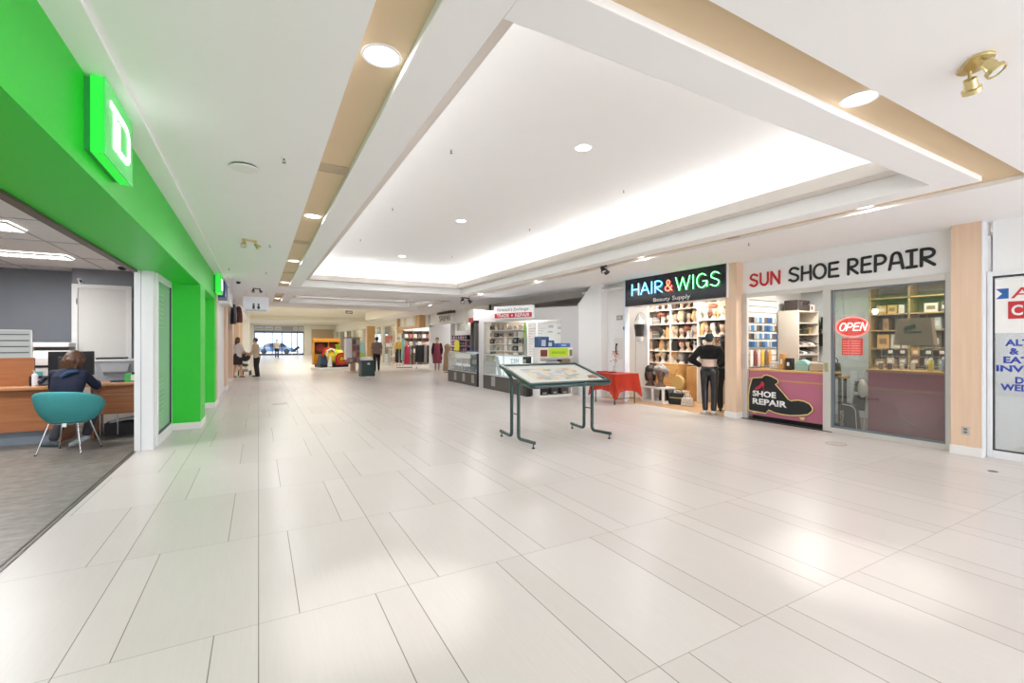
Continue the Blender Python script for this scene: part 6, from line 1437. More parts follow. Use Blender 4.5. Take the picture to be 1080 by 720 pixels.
garment(7.70, 26.7, 1.32, 1.1, (0.42, 0.015, 0.06), 'crimson', 'crimson dress hanging left of the black dresses', rz=math.radians(10), w=0.34)
garment(7.55, 26.95, 1.75, 1.3, (0.25, 0.52, 0.45), 'mint', 'mint green garment between the yellow jacket and the crimson dress', rz=math.radians(10), w=0.26)
rl2 = thing('clothes_rail', 'thin steel rail carrying the crimson and mint garments', 'clothes rail', (7.6, 26.8, 0))
m = MB(); m.tube([(7.9, 26.6, 1.40), (7.35, 27.1, 1.84)], 0.015, 8); m.build('rail', steel, rl2); MB().tube([(7.9, 26.6, 0.02), (7.9, 26.6, 1.41)], 0.018, 8).build('post', steel, rl2)
MB().tube([(7.35, 27.1, 0.02), (7.35, 27.1, 1.85)], 0.018, 8).build('post', steel, rl2); MB().tube([(7.2, 27.1, 0.02), (8.0, 26.6, 0.02)], 0.02, 8).build('foot', dark, rl2)

# ------------------------------------------------------------------ people and mannequins (bodies fused to one surface)
def lerp(a, b, t): return Vector(a)*(1-t)+Vector(b)*t
class Body:
    def __init__(s): s.mb = MB()
    def cap(s, a, b, r0, r1, n=12):
        s.mb.cyl(a, b, r0, r1, n); s.mb.ell(a, (r0,)*3, n, 8); s.mb.ell(b, (r1,)*3, n, 8)
    def chain(s, pts, rs, n=12):
        for i in range(len(pts)-1): s.cap(pts[i], pts[i+1], rs[i], rs[i+1], n)
    def build(s, name, m, parent, voxel=0.012, smooth=3, local=True):
        bmesh.ops.recalc_face_normals(s.mb.bm, faces=s.mb.bm.faces)
        me = bpy.data.meshes.new('tmp'); s.mb.bm.to_mesh(me); s.mb.bm.free()
        ob = bpy.data.objects.new('tmp', me); COL.objects.link(ob)
        r = ob.modifiers.new('r', 'REMESH'); r.mode = 'VOXEL'; r.voxel_size = voxel
        q = ob.modifiers.new('s', 'SMOOTH'); q.factor = 0.5; q.iterations = smooth
        dg = bpy.context.evaluated_depsgraph_get(); dg.update()
        nm = bpy.data.meshes.new_from_object(ob.evaluated_get(dg)); bpy.data.objects.remove(ob); bpy.data.meshes.remove(me)
        nm.materials.clear(); nm.materials.append(m)
        for p in nm.polygons: p.use_smooth = True
        o = bpy.data.objects.new(name, nm); nm.name = name; COL.objects.link(o); o.parent = parent
        return o
def hand(B, wrist, d, palm_n, side, curl=0.35, k=1.0):
    """palm, four unequal fingers with two bends and a thumb off the side of the palm"""
    d = Vector(d).normalized(); pn = Vector(palm_n); pn = (pn-d*pn.dot(d)).normalized(); lat = d.cross(pn)*side
    w = Vector(wrist); palm = w+d*0.045*k
    B.cap(w, palm+d*0.02*k, 0.022*k, 0.024*k)
    for i, (o, L) in enumerate(((0.028, 0.068), (0.010, 0.078), (-0.009, 0.072), (-0.027, 0.056))):
        b = w+d*0.085*k+lat*o*k; B.cap(palm+lat*o*0.8*k, b, 0.013*k, 0.0105*k, 8)
        a1 = d*math.cos(curl*0.6)+pn*math.sin(curl*0.6); a2 = d*math.cos(curl*1.6)+pn*math.sin(curl*1.6)
        m1 = b+a1*L*0.5*k; B.cap(b, m1, 0.0100*k, 0.0092*k, 8); B.cap(m1, m1+a2*L*0.5*k, 0.0092*k, 0.0078*k, 8)
    t0 = w+d*0.03*k+lat*0.024*k; t1 = t0+(d*0.6+lat*0.7+pn*0.25).normalized()*0.036*k; B.cap(t0, t1, 0.0125*k, 0.0105*k, 8); B.cap(t1, t1+(d*0.85+lat*0.3+pn*0.3).normalized()*0.03*k, 0.0105*k, 0.0085*k, 8)
def face_head(B, c, fwd, up=(0, 0, 1), k=1.0):
    """skull, jaw, nose, lips and ears; c is the centre of the skull"""
    f = Vector(fwd).normalized(); u = Vector(up); u = (u-f*u.dot(f)).normalized(); r = f.cross(u)
    R = Matrix((r, f, u)).transposed(); c = Vector(c)
    P = lambda x, y, z: c+(r*x+f*y+u*z)*k
    B.mb.ell(P(0, 0, 0.02), (0.075*k, 0.092*k, 0.095*k), 18, 12, R); B.mb.ell(P(0, 0.025, -0.055), (0.056*k, 0.064*k, 0.062*k), 14, 10, R)
    B.mb.ell(P(0, 0.082, -0.092), (0.022*k, 0.018*k, 0.018*k), 10, 8, R)
    B.cap(P(0, 0.088, 0.012), P(0, 0.108, -0.028), 0.009*k, 0.014*k, 8)
    B.mb.ell(P(0, 0.088, -0.062), (0.024*k, 0.010*k, 0.010*k), 10, 6, R)
    for s_ in (-1, 1):
        B.mb.ell(P(s_*0.076, -0.005, -0.01), (0.011*k, 0.020*k, 0.032*k), 8, 8, R); B.mb.ell(P(s_*0.031, 0.077, 0.004), (0.015*k, 0.010*k, 0.010*k), 8, 6, R)
    return P
def hair_cap(parent, P, m, style='short', k=1.0, voxel=0.012):
    B = Body()
    B.mb.ell(P(0, -0.018, 0.036), (0.086*k, 0.096*k, 0.092*k), 18, 12)
    if style == 'bob':
        B.mb.ell(P(0, -0.055, -0.015), (0.088*k, 0.062*k, 0.085*k), 16, 10)
        for s_ in (-1, 1): B.mb.ell(P(s_*0.066, -0.012, -0.02), (0.03*k, 0.06*k, 0.075*k), 12, 8)
        rnd = random.Random(4)
        for i in range(26):
            a = PI*(0.08+0.84*i/25)*-1; cx, cy = math.cos(a), math.sin(a)
            j = rnd.uniform(-0.020, 0.020)
            B.chain([P(0.03*cx, -0.02+0.03*cy, 0.115), P(0.09*cx+j, -0.01+0.10*cy, 0.060+j), P(0.118*cx-j, -0.012+0.118*cy+j, -0.025), P((0.085+j)*cx, -0.005+0.09*cy, -0.095-2*abs(j))], [0.014*k, 0.017*k, 0.018*k, 0.009*k], 8)
    elif style == 'long':
        B.mb.ell(P(0, -0.06, -0.06), (0.085*k, 0.055*k, 0.13*k), 14, 10); B.cap(P(0, -0.075, -0.06), P(0.0, -0.09, -0.26), 0.07*k, 0.035*k)
        for s_ in (-1, 1): B.mb.ell(P(s_*0.066, -0.015, -0.04), (0.028*k, 0.05*k, 0.10*k), 12, 8)
    else:
        B.mb.ell(P(0, -0.045, -0.01), (0.078*k, 0.062*k, 0.07*k), 14, 10)
    return B.build('hair', m, parent, voxel, 1 if style == 'bob' else 3)
def torso(B, base, fwd_lean=(0, 0), w=1.0, f=1.0):
    """pelvis to shoulders as stacked ellipses"""
    x, y, z = base; lx, ly = fwd_lean
    B.mb.loft([(x, y, z-0.10, 0.15*w*f, 0.105*f), (x, y, z, 0.168*w*f, 0.118*f), (x+lx*0.25, y+ly*0.25, z+0.14, 0.142*w*f, 0.10*f), (x+lx*0.55, y+ly*0.55, z+0.30, 0.165*w*f, 0.112*f), (x+lx*0.85, y+ly*0.85, z+0.43, 0.175*w*f, 0.11*f), (x+lx, y+ly, z+0.51, 0.13*w*f, 0.075*f), (x+lx, y+ly, z+0.545, 0.06*f, 0.055*f)], 20)
def shoe_on(parent, ankle, toe, m, k=1.0, name='shoe', sole=None):
    a, t = Vector(ankle), Vector(toe); d = (t-a); d.z = 0; d.normalize(); B = Body()
    h = a-d*0.055*k; B.cap((h.x, h.y, 0.036*k), (a.x+d.x*0.03, a.y+d.y*0.03, 0.05*k), 0.036*k, 0.042*k); B.cap((a.x+d.x*0.03, a.y+d.y*0.03, 0.044*k), (a.x+d.x*0.165*k, a.y+d.y*0.165*k, 0.030*k), 0.041*k, 0.030*k); B.cap((a.x, a.y, 0.05), (a.x, a.y, 0.085), 0.038*k, 0.036*k)
    return B.build(name, m, parent, 0.010)

skin = mat('skin_light', (0.62, 0.38, 0.27), 0.5, var=0.05); skin2 = mat('skin_tan', (0.42, 0.235, 0.15), 0.5, var=0.05)
hairb = mat('hair_brown', (0.09, 0.04, 0.018), 0.45, var=0.4, scale=50, bump=0.5, bscale=110); hairk = mat('hair_black', (0.012, 0.010, 0.010), 0.45, var=0.35, scale=60, bump=0.4, bscale=90)

# --- seated customer at the bank desk (faces +Y)
pt = thing('person', 'seated person with short brown hair and navy top at the bank desk', 'person', (-2.37, 8.60, 0), math.radians(-10))
B = Body(); torso(B, (0, 0.0, 0.60), (0.02, 0.12)); B.chain([(0.02, 0.12, 1.09), (0.03, 0.15, 1.17)], [0.052, 0.048]); P_ = face_head(B, (0.03, 0.19, 1.225), (0.05, 1, -0.35))
for s_ in (-1, 1):
    B.chain([(s_*0.17, 0.11, 1.06), (s_*0.25, 0.26, 0.86), (s_*0.16, 0.50, 0.90)], [0.05, 0.042, 0.028]); hand(B, (s_*0.16, 0.50, 0.90), (-s_*0.3, 1, 0.0), (0, 0, -1), s_, 0.3)
    B.chain([(s_*0.09, 0.02, 0.56), (s_*0.16, 0.42, 0.54)], [0.085, 0.06])
B.chain([(-0.16, 0.42, 0.54), (-0.26, 0.30, 0.10)], [0.058, 0.038]); B.chain([(0.16, 0.42, 0.54), (0.10, 0.34, 0.14)], [0.058, 0.038])
B.build('body', skin, pt, 0.010)
hair_cap(pt, P_, hairb, 'bob', 1.36, 0.008)
B = Body(); torso(B, (0, 0.0, 0.60), (0.02, 0.12), 1.08, 1.10)
for s_ in (-1, 1): B.chain([(s_*0.165, 0.11, 1.055), (s_*0.25, 0.26, 0.86), (s_*0.175, 0.45, 0.895)], [0.064, 0.056, 0.044])
B.build('sweater', mat('navy_knit', (0.008, 0.012, 0.035), 0.8, var=0.2), pt, 0.012)
MB().tube([(0.14, 0.02, 1.10), (0.06, -0.04, 1.08), (-0.02, -0.03, 1.02)], [0.02, 0.028, 0.02], 8).build('scarf', mat('blue_scarf', (0.02, 0.06, 0.14), 0.7), pt, smooth=True, local=True)
B = Body(); B.mb.ell((0, 0.02, 0.57), (0.185, 0.16, 0.10), 16, 10)
for s_ in (-1, 1): B.chain([(s_*0.09, 0.03, 0.56), (s_*0.16, 0.42, 0.54)], [0.10, 0.078])
B.chain([(-0.16, 0.42, 0.54), (-0.26, 0.30, 0.13)], [0.074, 0.058]); B.chain([(0.16, 0.42, 0.54), (0.10, 0.34, 0.17)], [0.074, 0.056])
B.build('trousers', mat('charcoal_trousers', (0.05, 0.052, 0.065), 0.8, var=0.15), pt, 0.012)
shm = mat('sneaker_grey', (0.09, 0.12, 0.15), 0.6)
shoe_on(pt, (-0.26, 0.30, 0), (-0.42, 0.36, 0), shm)
B = Body(); B.cap((0.10, 0.34, 0.11), (0.02, 0.26, 0.055), 0.042, 0.036); B.cap((0.02, 0.26, 0.055), (-0.02, 0.20, 0.035), 0.036, 0.03); B.build('shoe', mat('sneaker_pale', (0.42, 0.48, 0.52), 0.6), pt, 0.010)

def stander(label, loc, rz, h=1.0, arms=None, stride=0.0, w=1.0, skinm=skin, top=None, top_m=None, bottom=None, bottom_m=None, hairm=hairk, hairs='short', shoem=None, look=(0, 1, 0), name='person', cat='person', lean=(0, 0), bare_midriff=False, sleeve=1.0, legs=None):
    t = thing(name, label, cat, loc, rz); t.scale = (h, h, h)
    B = Body(); torso(B, (0, 0, 0.95), lean, w); n0 = (lean[0], lean[1], 1.44)
    B.chain([n0, (lean[0], lean[1]+0.01, 1.54)], [0.055, 0.05]); P_ = face_head(B, (lean[0], lean[1]+0.02, 1.635), look)
    arms = arms or {s_: [(s_*0.18, 0, 1.40), (s_*0.25, -0.02, 1.13), (s_*0.25, 0.06, 0.88)] for s_ in (-1, 1)}
    legs = legs or {s_: [(s_*0.09, 0, 0.92), (s_*0.10, 0.03+s_*stride*0.55, 0.50), (s_*0.10, -0.02+s_*stride, 0.09)] for s_ in (-1, 1)}
    for s_ in (-1, 1):
        a = [Vector(p) for p in arms[s_]]; a[0] += Vector((lean[0], lean[1], 0)); B.chain(a, [0.052*w, 0.040, 0.027])
        d = (a[2]-a[1]); inward = Vector((-s_, 0.3, 0)); hand(B, a[2], d, inward, s_, 0.5)
        l = legs[s_]; B.chain(l, [0.090*w, 0.058, 0.040]); B.chain([l[2], (l[2][0]+s_*0.01, l[2][1]+0.09, 0.045)], [0.040, 0.028])
    B.build('body', skinm, t, 0.012)
    if hairs: hair_cap(t, P_, hairm, hairs, 1.04)
    if top:
        B = Body(); x, y = lean
        if top == 'crop': B.mb.loft([(x, y, 1.19, 0.19*w, 0.135), (x, y, 1.30, 0.205*w, 0.145), (x, y, 1.40, 0.20*w, 0.13), (x, y, 1.475, 0.13*w, 0.085), (x, y, 1.50, 0.075, 0.07)], 20)
        else: torso(B, (0, 0, 0.95), lean, w*1.10, 1.13)
        for s_ in (-1, 1):
            a = [Vector(p) for p in arms[s_]]; a[0] += Vector((lean[0], lean[1], 0)); ex = 0.028 if top == 'crop' else 0.018
            if sleeve > 0.6: B.chain([a[0], a[1], lerp(a[1], a[2], 0.85)], [0.052*w+ex, 0.040+ex, 0.030+ex])
            elif sleeve > 0: B.chain([a[0], lerp(a[0], a[1], 0.75)], [0.055*w+ex, 0.046+ex])
        B.build('top' if top == 'crop' else 'shirt', top_m, t, 0.012)
    if bottom == 'trousers':
        B = Body(); B.mb.loft([(0, 0, 0.84, 0.16*w, 0.12), (0, 0, 0.95, 0.182*w, 0.132), (0, 0, 1.03, 0.165*w, 0.12)], 20)
        for s_ in (-1, 1): B.chain(legs[s_], [0.105*w, 0.074, 0.060])
        B.build('trousers', bottom_m, t, 0.012)
    elif bottom == 'skirt':
        MB().loft([(0, 0, 0.56, 0.21, 0.17), (0, 0, 0.75, 0.20, 0.16), (0, 0, 0.95, 0.185, 0.14), (0, 0, 1.06, 0.16, 0.118)], 22).build('skirt', bottom_m, t, smooth=True, local=True)
    elif bottom == 'dress':
        MB().loft([(0, 0, 0.42, 0.24, 0.19), (0, 0, 0.70, 0.215, 0.17), (0, 0, 0.95, 0.19, 0.145), (0, 0, 1.10, 0.16, 0.125), (0, 0, 1.28, 0.185, 0.135), (0, 0, 1.40, 0.165, 0.12), (0, 0, 1.46, 0.10, 0.08)], 22).build('dress', bottom_m, t, smooth=True, local=True)
    if shoem:
        for s_ in (-1, 1): l = legs[s_]; shoe_on(t, l[2], (l[2][0]+s_*0.02, l[2][1]+0.2, 0), shoem, 0.95)
    return t
blackcloth = mat('black_cloth', (0.012, 0.012, 0.014), 0.75, var=0.1); shoek = mat('shoe_black_leather', (0.015, 0.014, 0.014), 0.4)
stander('walking man from behind in a mauve grey shirt and black trousers', (5.43, 24.4, 0), math.radians(-8), 1.02, stride=0.13, w=1.12, skinm=skin2, top='shirt', top_m=mat('mauve_shirt', (0.24, 0.165, 0.155), 0.8), bottom='trousers', bottom_m=blackcloth, hairm=hairk, shoem=shoek, sleeve=0.5)
stander('person in beige top and black trousers at far left beside a pushchair', (-0.06, 22.9, 0), math.radians(70), 0.97, w=1.1, skinm=skin, top='shirt', top_m=mat('beige_top', (0.55, 0.44, 0.32), 0.8), bottom='trousers', bottom_m=blackcloth, hairm=mat('hair_dark_grey', (0.06, 0.055, 0.05), 0.5), shoem=shoek, sleeve=0.5, lean=(0, 0.05), arms={-1: [(-0.19, 0, 1.40), (-0.25, 0.08, 1.15), (-0.22, 0.30, 1.02)], 1: [(0.19, 0, 1.40), (0.25, 0.08, 1.15), (0.22, 0.30, 1.02)]})
stander('woman with long dark hair, pale top and dark skirt at the far left shops', (-0.78, 22.7, 0), math.radians(-50), 0.98, skinm=skin, top='shirt', top_m=mat('pale_top', (0.66, 0.60, 0.55), 0.8), bottom='skirt', bottom_m=mat('dark_skirt', (0.03, 0.015, 0.018), 0.7), hairm=hairb, hairs='long', shoem=mat('sandal', (0.25, 0.14, 0.08), 0.5), sleeve=0.5, stride=0.10, arms={-1: [(-0.18, 0, 1.40), (-0.24, 0.08, 1.16), (-0.16, 0.27, 1.08)], 1: [(0.18, 0, 1.40), (0.24, 0.08, 1.16), (0.16, 0.27, 1.08)]})
stander('distant person in a white top and dark trousers before the glass entrance', (1.56, 50.0, 0), math.radians(185), 1.03, skinm=skin2, top='shirt', top_m=mat('white_top', (0.72, 0.72, 0.68), 0.8), bottom='trousers', bottom_m=mat('dark_denim', (0.02, 0.028, 0.05), 0.8), hairm=hairk, shoem=shoek, sleeve=0.5, stride=0.05)
# mannequins of the wig shop, seen from behind with hands on the hips
leather = mat('shiny_leather', (0.012, 0.013, 0.017), 0.18, var=0.1, coat=0.3)
hips = {s_: [(s_*0.18, 0, 1.40), (s_*0.36, -0.10, 1.17), (s_*0.19, 0.03, 1.04)] for s_ in (-1, 1)}
mlegs = {s_: [(s_*0.09, 0, 0.92), (s_*0.10, 0.01, 0.52), (s_*0.085, -0.01, 0.11)] for s_ in (-1, 1)}
manne = mat('mannequin_skin', (0.66, 0.50, 0.40), 0.35)
t = stander('mannequin in a black cropped jumper and shiny black trousers with hands on hips', (8.28, 6.36, 0.004), math.radians(-62), 0.965, arms=hips, legs=mlegs, skinm=manne, top='crop', top_m=mat('fuzzy_black', (0.008, 0.008, 0.009), 0.95, var=0.3, scale=80, bump=0.8, bscale=160), bottom='trousers', bottom_m=leather, hairm=mat('turban_green_black', (0.02, 0.035, 0.035), 0.6), hairs='short', shoem=mat('shoe_white', (0.74, 0.70, 0.66), 0.4), name='mannequin', cat='mannequin', sleeve=1.0)
MB().lathe([(0.20, 0.0), (0.20, 0.008), (0.02, 0.010)], (0, -0.03, -0.003), 28).build('base_plate', mat('glass_base', (0.35, 0.33, 0.31), 0.2), t, local=True)
t = stander('dark dressed mannequin half hidden between its neighbour and the peach column', (8.85, 6.42, 0.004), math.radians(-55), 0.96, legs=mlegs, skinm=manne, top='shirt', top_m=blackcloth, bottom='trousers', bottom_m=blackcloth, hairm=hairk, hairs='long', shoem=shoek, name='mannequin', cat='mannequin', arms={s_: [(s_*0.18, 0, 1.40), (s_*0.30, -0.02, 1.15), (s_*0.20, 0.12, 1.0)] for s_ in (-1, 1)})
MB().loft([(0, 0, 0.98, 0.19, 0.145), (0, 0, 1.03, 0.196, 0.15), (0, 0, 1.08, 0.185, 0.145)], 20).build('sash', mat('teal_sash', (0.05, 0.22, 0.22), 0.6), t, smooth=True, local=True)
MB().lathe([(0.20, 0.0), (0.20, 0.008), (0.02, 0.010)], (0, -0.03, -0.003), 28).build('base_plate', mat('glass_base', (0.35, 0.33, 0.31), 0.2), t, local=True)
t = stander('mannequin in a maroon dress and dark cardigan outside the far clothes shop', (8.15, 22.7, 0), math.radians(150), 1.0, skinm=mat('mannequin_tan', (0.52, 0.33, 0.19), 0.35), top=None, bottom='dress', bottom_m=mat('maroon_dress', (0.24, 0.035, 0.075), 0.6), hairs='short', hairm=hairk, name='mannequin', cat='mannequin', legs=mlegs)
B = Body()
for s_ in (-1, 1): B.chain([(s_*0.18, 0, 1.41), (s_*0.255, -0.02, 1.13), (s_*0.25, 0.05, 0.92)], [0.07, 0.058, 0.045]); B.chain([(s_*0.16, -0.02, 1.38), (s_*0.19, -0.03, 0.95), (s_*0.20, -0.03, 0.60)], [0.08, 0.07, 0.05])
B.build('cardigan', mat('aubergine_knit', (0.03, 0.008, 0.018), 0.8), t, 0.014)
t = thing('dress_form', 'long tan dress on a stand beside the maroon dress mannequin', 'dress form', (8.30, 21.6, 0))
MB().loft([(8.30, 21.6, 0.08, 0.24, 0.24), (8.30, 21.6, 0.5, 0.21, 0.21), (8.30, 21.6, 0.9, 0.19, 0.18), (8.30, 21.6, 1.1, 0.15, 0.14), (8.30, 21.6, 1.32, 0.18, 0.15), (8.30, 21.6, 1.42, 0.08, 0.08)], 20).build('dress', mat('tan_dress', (0.36, 0.24, 0.14), 0.7), t, smooth=True)
MB().tube([(8.30, 21.6, 0.02), (8.30, 21.6, 1.5)], 0.02, 8).build('pole', steel, t); MB().lathe([(0.18, 0), (0.18, 0.02), (0.03, 0.03)], (8.30, 21.6, 0), 20).build('foot', dark, t)
t = stander('mannequin in a mustard jacket, cream cardigan and long black skirt by the far rails', (7.42, 27.5, 0.0), math.radians(170), 1.02, skinm=manne, top='shirt', top_m=mat('mustard_jacket', (0.62, 0.36, 0.03), 0.7), bottom=None, hairs='short', hairm=hairk, name='mannequin', cat='mannequin', legs=mlegs)
MB().loft([(0, 0, 0.28, 0.21, 0.18), (0, 0, 0.7, 0.20, 0.16), (0, 0, 1.0, 0.19, 0.145), (0, 0, 1.08, 0.17, 0.13)], 20).build('skirt', blackcloth, t, smooth=True, local=True)
B = Body(); B.chain([(0.2, 0.02, 1.40), (0.28, 0.0, 1.12), (0.27, 0.05, 0.86)], [0.085, 0.075, 0.06]); B.chain([(0.2, 0.0, 1.36), (0.24, 0.0, 0.9)], [0.08, 0.07]); B.build('cardigan', mat('cream_knit', (0.64, 0.56, 0.36), 0.8), t, 0.016)

# pushchair at the far left
t = thing('pushchair', 'dark pushchair between the two people at the far left', 'pushchair', (-0.55, 23.9, 0))
m = MB(); m.tube([(-0.78, 23.7, 0.12), (-0.60, 23.85, 0.65), (-0.38, 24.0, 1.0)], 0.016, 8); m.tube([(-0.62, 24.15, 0.12), (-0.45, 24.2, 0.65), (-0.28, 24.25, 1.0)], 0.016, 8); m.tube([(-0.38, 24.0, 1.0), (-0.28, 24.25, 1.0)], 0.018, 8); m.tube([(-0.35, 23.8, 0.12), (-0.62, 24.0, 0.6)], 0.014, 8); m.build('frame', alug, t)
m = MB(); m.hexa([(-0.78, 23.75, 0.42), (-0.42, 23.75, 0.42), (-0.42, 24.2, 0.42), (-0.78, 24.2, 0.42), (-0.82, 23.75, 0.60), (-0.40, 23.75, 0.50), (-0.40, 24.2, 0.50), (-0.82, 24.2, 0.60)]); m.build('seat', mat('pushchair_green', (0.06, 0.08, 0.06), 0.7), t, bevel=0.02)
MB().ell((-0.55, 23.98, 0.85), (0.24, 0.25, 0.22), 16, 10).build('hood', dark, t, smooth=True)
for x, y in ((-0.78, 23.7), (-0.35, 23.8), (-0.62, 24.2), (-0.30, 24.2)): MB().lathe([(0.05, -0.02), (0.11, -0.022), (0.12, 0), (0.11, 0.022), (0.05, 0.02)], (x, y, 0.12), 18, axis='X').build('wheel', black, t, smooth=True)
MB().box(-0.80, -0.42, 23.72, 24.2, 0.18, 0.28).build('basket', mat('basket_grey', (0.35, 0.33, 0.30), 0.7), t)

# ------------------------------------------------------------------ kiddie ride, vending stand, bin in the middle of the hall
t = thing('kiddie_ride', 'red, yellow and orange childrens train ride on a white platform', 'ride', (3.55, 26.6, 0), math.radians(12))
MB().box(-0.95, 0.85, -0.55, 0.65, 0, 0.16).build('platform', paper, t, local=True, bevel=0.02); MB().box(-0.80, 0.70, -0.45, 0.5, 0.16, 0.30).build('step', black, t, local=True, bevel=0.01)
orange = mat('ride_orange', (0.72, 0.30, 0.03), 0.35); rred = mat('ride_red', (0.58, 0.02, 0.02), 0.3); ryel = mat('ride_yellow', (0.78, 0.60, 0.02), 0.35); rgrn = mat('ride_lime', (0.35, 0.55, 0.03), 0.35)
m = MB(); m.box(-0.92, -0.84, 0.35, 0.55, 0.30, 1.68); m.box(0.45, 0.53, 0.35, 0.55, 0.30, 1.68); m.box(-0.92, 0.53, 0.30, 0.60, 1.52, 1.72); m.box(-0.84, 0.45, 0.48, 0.52, 0.30, 0.85); m.box(-0.10, -0.05, 0.40, 0.5, 0.85, 1.52); m.build('cab', orange, t, local=True, bevel=0.01)
MB().box(-0.84, 0.45, 0.50, 0.53, 0.85, 1.52).build('window_panel', mat('ride_dark', (0.04, 0.03, 0.03), 0.4), t, local=True)
for x in (-0.5, 0.18): MB().lathe([(0.20, 0), (0.24, 0.01), (0.24, 0.04), (0.20, 0.05)], (x, 0.44, 1.2), 22, axis='Y').build('round_window', mat('ride_maroon', (0.25, 0.03, 0.03), 0.35), t, local=True)
m = MB(); m.lathe([(0.05, -0.55), (0.36, -0.52), (0.40, -0.3), (0.38, 0.35), (0.30, 0.42)], (0.1, -0.02, 0.72), 24, axis='X'); m.build('boiler', ryel, t, smooth=True, local=True)
m = MB(); m.lathe([(0.41, -0.1), (0.43, -0.06), (0.43, 0.06), (0.41, 0.1)], (0.05, -0.02, 0.72), 24, axis='X', cap=False); m.build('lime_band', rgrn, t, smooth=True, local=True)
MB().lathe([(0.10, 0), (0.08, 0.1), (0.08, 0.25), (0.13, 0.30), (0.13, 0.34)], (0.25, -0.02, 1.05), 18).build('chimney', rgrn, t, local=True)
m = MB(); m.tube([(-0.32+0.30*math.cos(a), -0.28, 0.78+0.42*math.sin(a)) for a in [math.radians(q) for q in range(20, 200, 15)]], 0.06, 8); m.build('arch', rred, t, smooth=True, local=True)
m = MB(); m.tube([(-0.20+0.24*math.cos(a), -0.33, 0.80+0.34*math.sin(a)) for a in [math.radians(q) for q in range(20, 200, 15)]], 0.045, 8); m.build('arch', paper, t, smooth=True, local=True)
w_ = MB().lathe([(0.05, -0.06), (0.33, -0.05), (0.34, 0), (0.33, 0.05), (0.05, 0.06)], (0.30, -0.48, 0.62), 28, axis='Y').build('wheel', rred, t, smooth=True, local=True)
MB().lathe([(0.19, -0.072), (0.23, -0.075), (0.23, -0.06), (0.19, -0.06)], (0.30, -0.48, 0.62), 26, axis='Y', cap=False).build('wheel_ring', orange, w_, local=True)
MB().lathe([(0.01, -0.075), (0.10, -0.08), (0.11, -0.06)], (0.30, -0.48, 0.62), 20, axis='Y').build('hub', ryel, w_, local=True)
MB().box(0.0, 0.72, -0.54, -0.1, 0.30, 0.52).build('bumper', rred, t, local=True, bevel=0.03)
m = MB(); m.hexa([(-0.78, -0.40, 0.30), (-0.30, -0.40, 0.30), (-0.30, 0.2, 0.30), (-0.78, 0.2, 0.30), (-0.70, -0.25, 0.85), (-0.36, -0.25, 0.85), (-0.36, 0.2, 0.85), (-0.70, 0.2, 0.85)]); m.build('seat', mat('ride_navy', (0.03, 0.07, 0.12), 0.4), t, local=True, bevel=0.04)
m = MB(); m.hexa([(-0.45, -0.5, 0.2), (-0.2, -0.5, 0.2), (-0.2, -0.3, 0.2), (-0.45, -0.3, 0.2), (-0.32, -0.45, 0.75), (-0.22, -0.45, 0.75), (-0.22, -0.35, 0.75), (-0.32, -0.35, 0.75)]); m.build('front_leg', paper, t, local=True, bevel=0.02)

t = thing('vending_stand', 'tall toy vending stand with a white side panel next to the train ride', 'vending stand', (4.18, 24.4, 0), math.radians(8))
MB().box(-0.30, 0.30, -0.2, 0.25, 0, 0.05).build('foot', mat('stand_beige', (0.62, 0.53, 0.45), 0.5), t, local=True); MB().box(-0.06, 0.16, -0.08, 0.12, 0.05, 0.50).build('post', mat('stand_tan', (0.50, 0.36, 0.26), 0.5), t, local=True)
MB().box(-0.34, -0.06, -0.20, 0.20, 0.62, 1.72).build('white_cabinet', mat('cabinet_lilac_white', (0.70, 0.69, 0.74), 0.4), t, local=True, bevel=0.01)
cabn = MB().box(-0.05, 0.36, -0.16, 0.20, 0.72, 1.70).build('goods_cabinet', mat('cabinet_umber', (0.30, 0.20, 0.16), 0.5), t, local=True)
for k in range(3):
    for q in range(2): MB().box(-0.02+0.19*q, 0.14+0.19*q, -0.18, -0.16, 0.78+0.31*k, 1.02+0.31*k).build('goods_window', mat('win_%d' % ((k+q) % 3), ((0.45, 0.35, 0.28), (0.28, 0.06, 0.06), (0.10, 0.09, 0.10))[(k+q) % 3], 0.4), cabn, local=True)
MB().box(-0.36, 0.38, -0.22, 0.22, 1.72, 1.76).build('top', dark, t, local=True)
MB().box(-0.30, 0.34, -0.2, 0.2, 0.48, 0.72).build('tray', mat('tray_mauve', (0.22, 0.12, 0.14), 0.5), t, local=True)
for k, (x, c, nm) in enumerate(((-0.22, (0.40, 0.20, 0.28), 'purple'), (-0.10, (0.5, 0.36, 0.26), 'tan'), (0.28, (0.3, 0.2, 0.28), 'mauve'))):
    v = thing('toy_globe', '%s toy globe at the foot of the vending stand' % nm, 'toy', (4.18+x, 24.12, 0.48), 0, 'toy globes')
    MB().ell((4.18+x, 24.12, 0.60), (0.09, 0.09, 0.12), 14, 10).build('globe', mat('globe_'+nm, c, 0.3), v, smooth=True); MB().lathe([(0.06, 0), (0.05, 0.04)], (4.18+x, 24.12, 0.44), 14).build('neck', dark, v)
t = thing('banner', 'aqua and lime hanging pennant beside the wooden post far back', 'banner', (5.0, 26.2, 0.6))
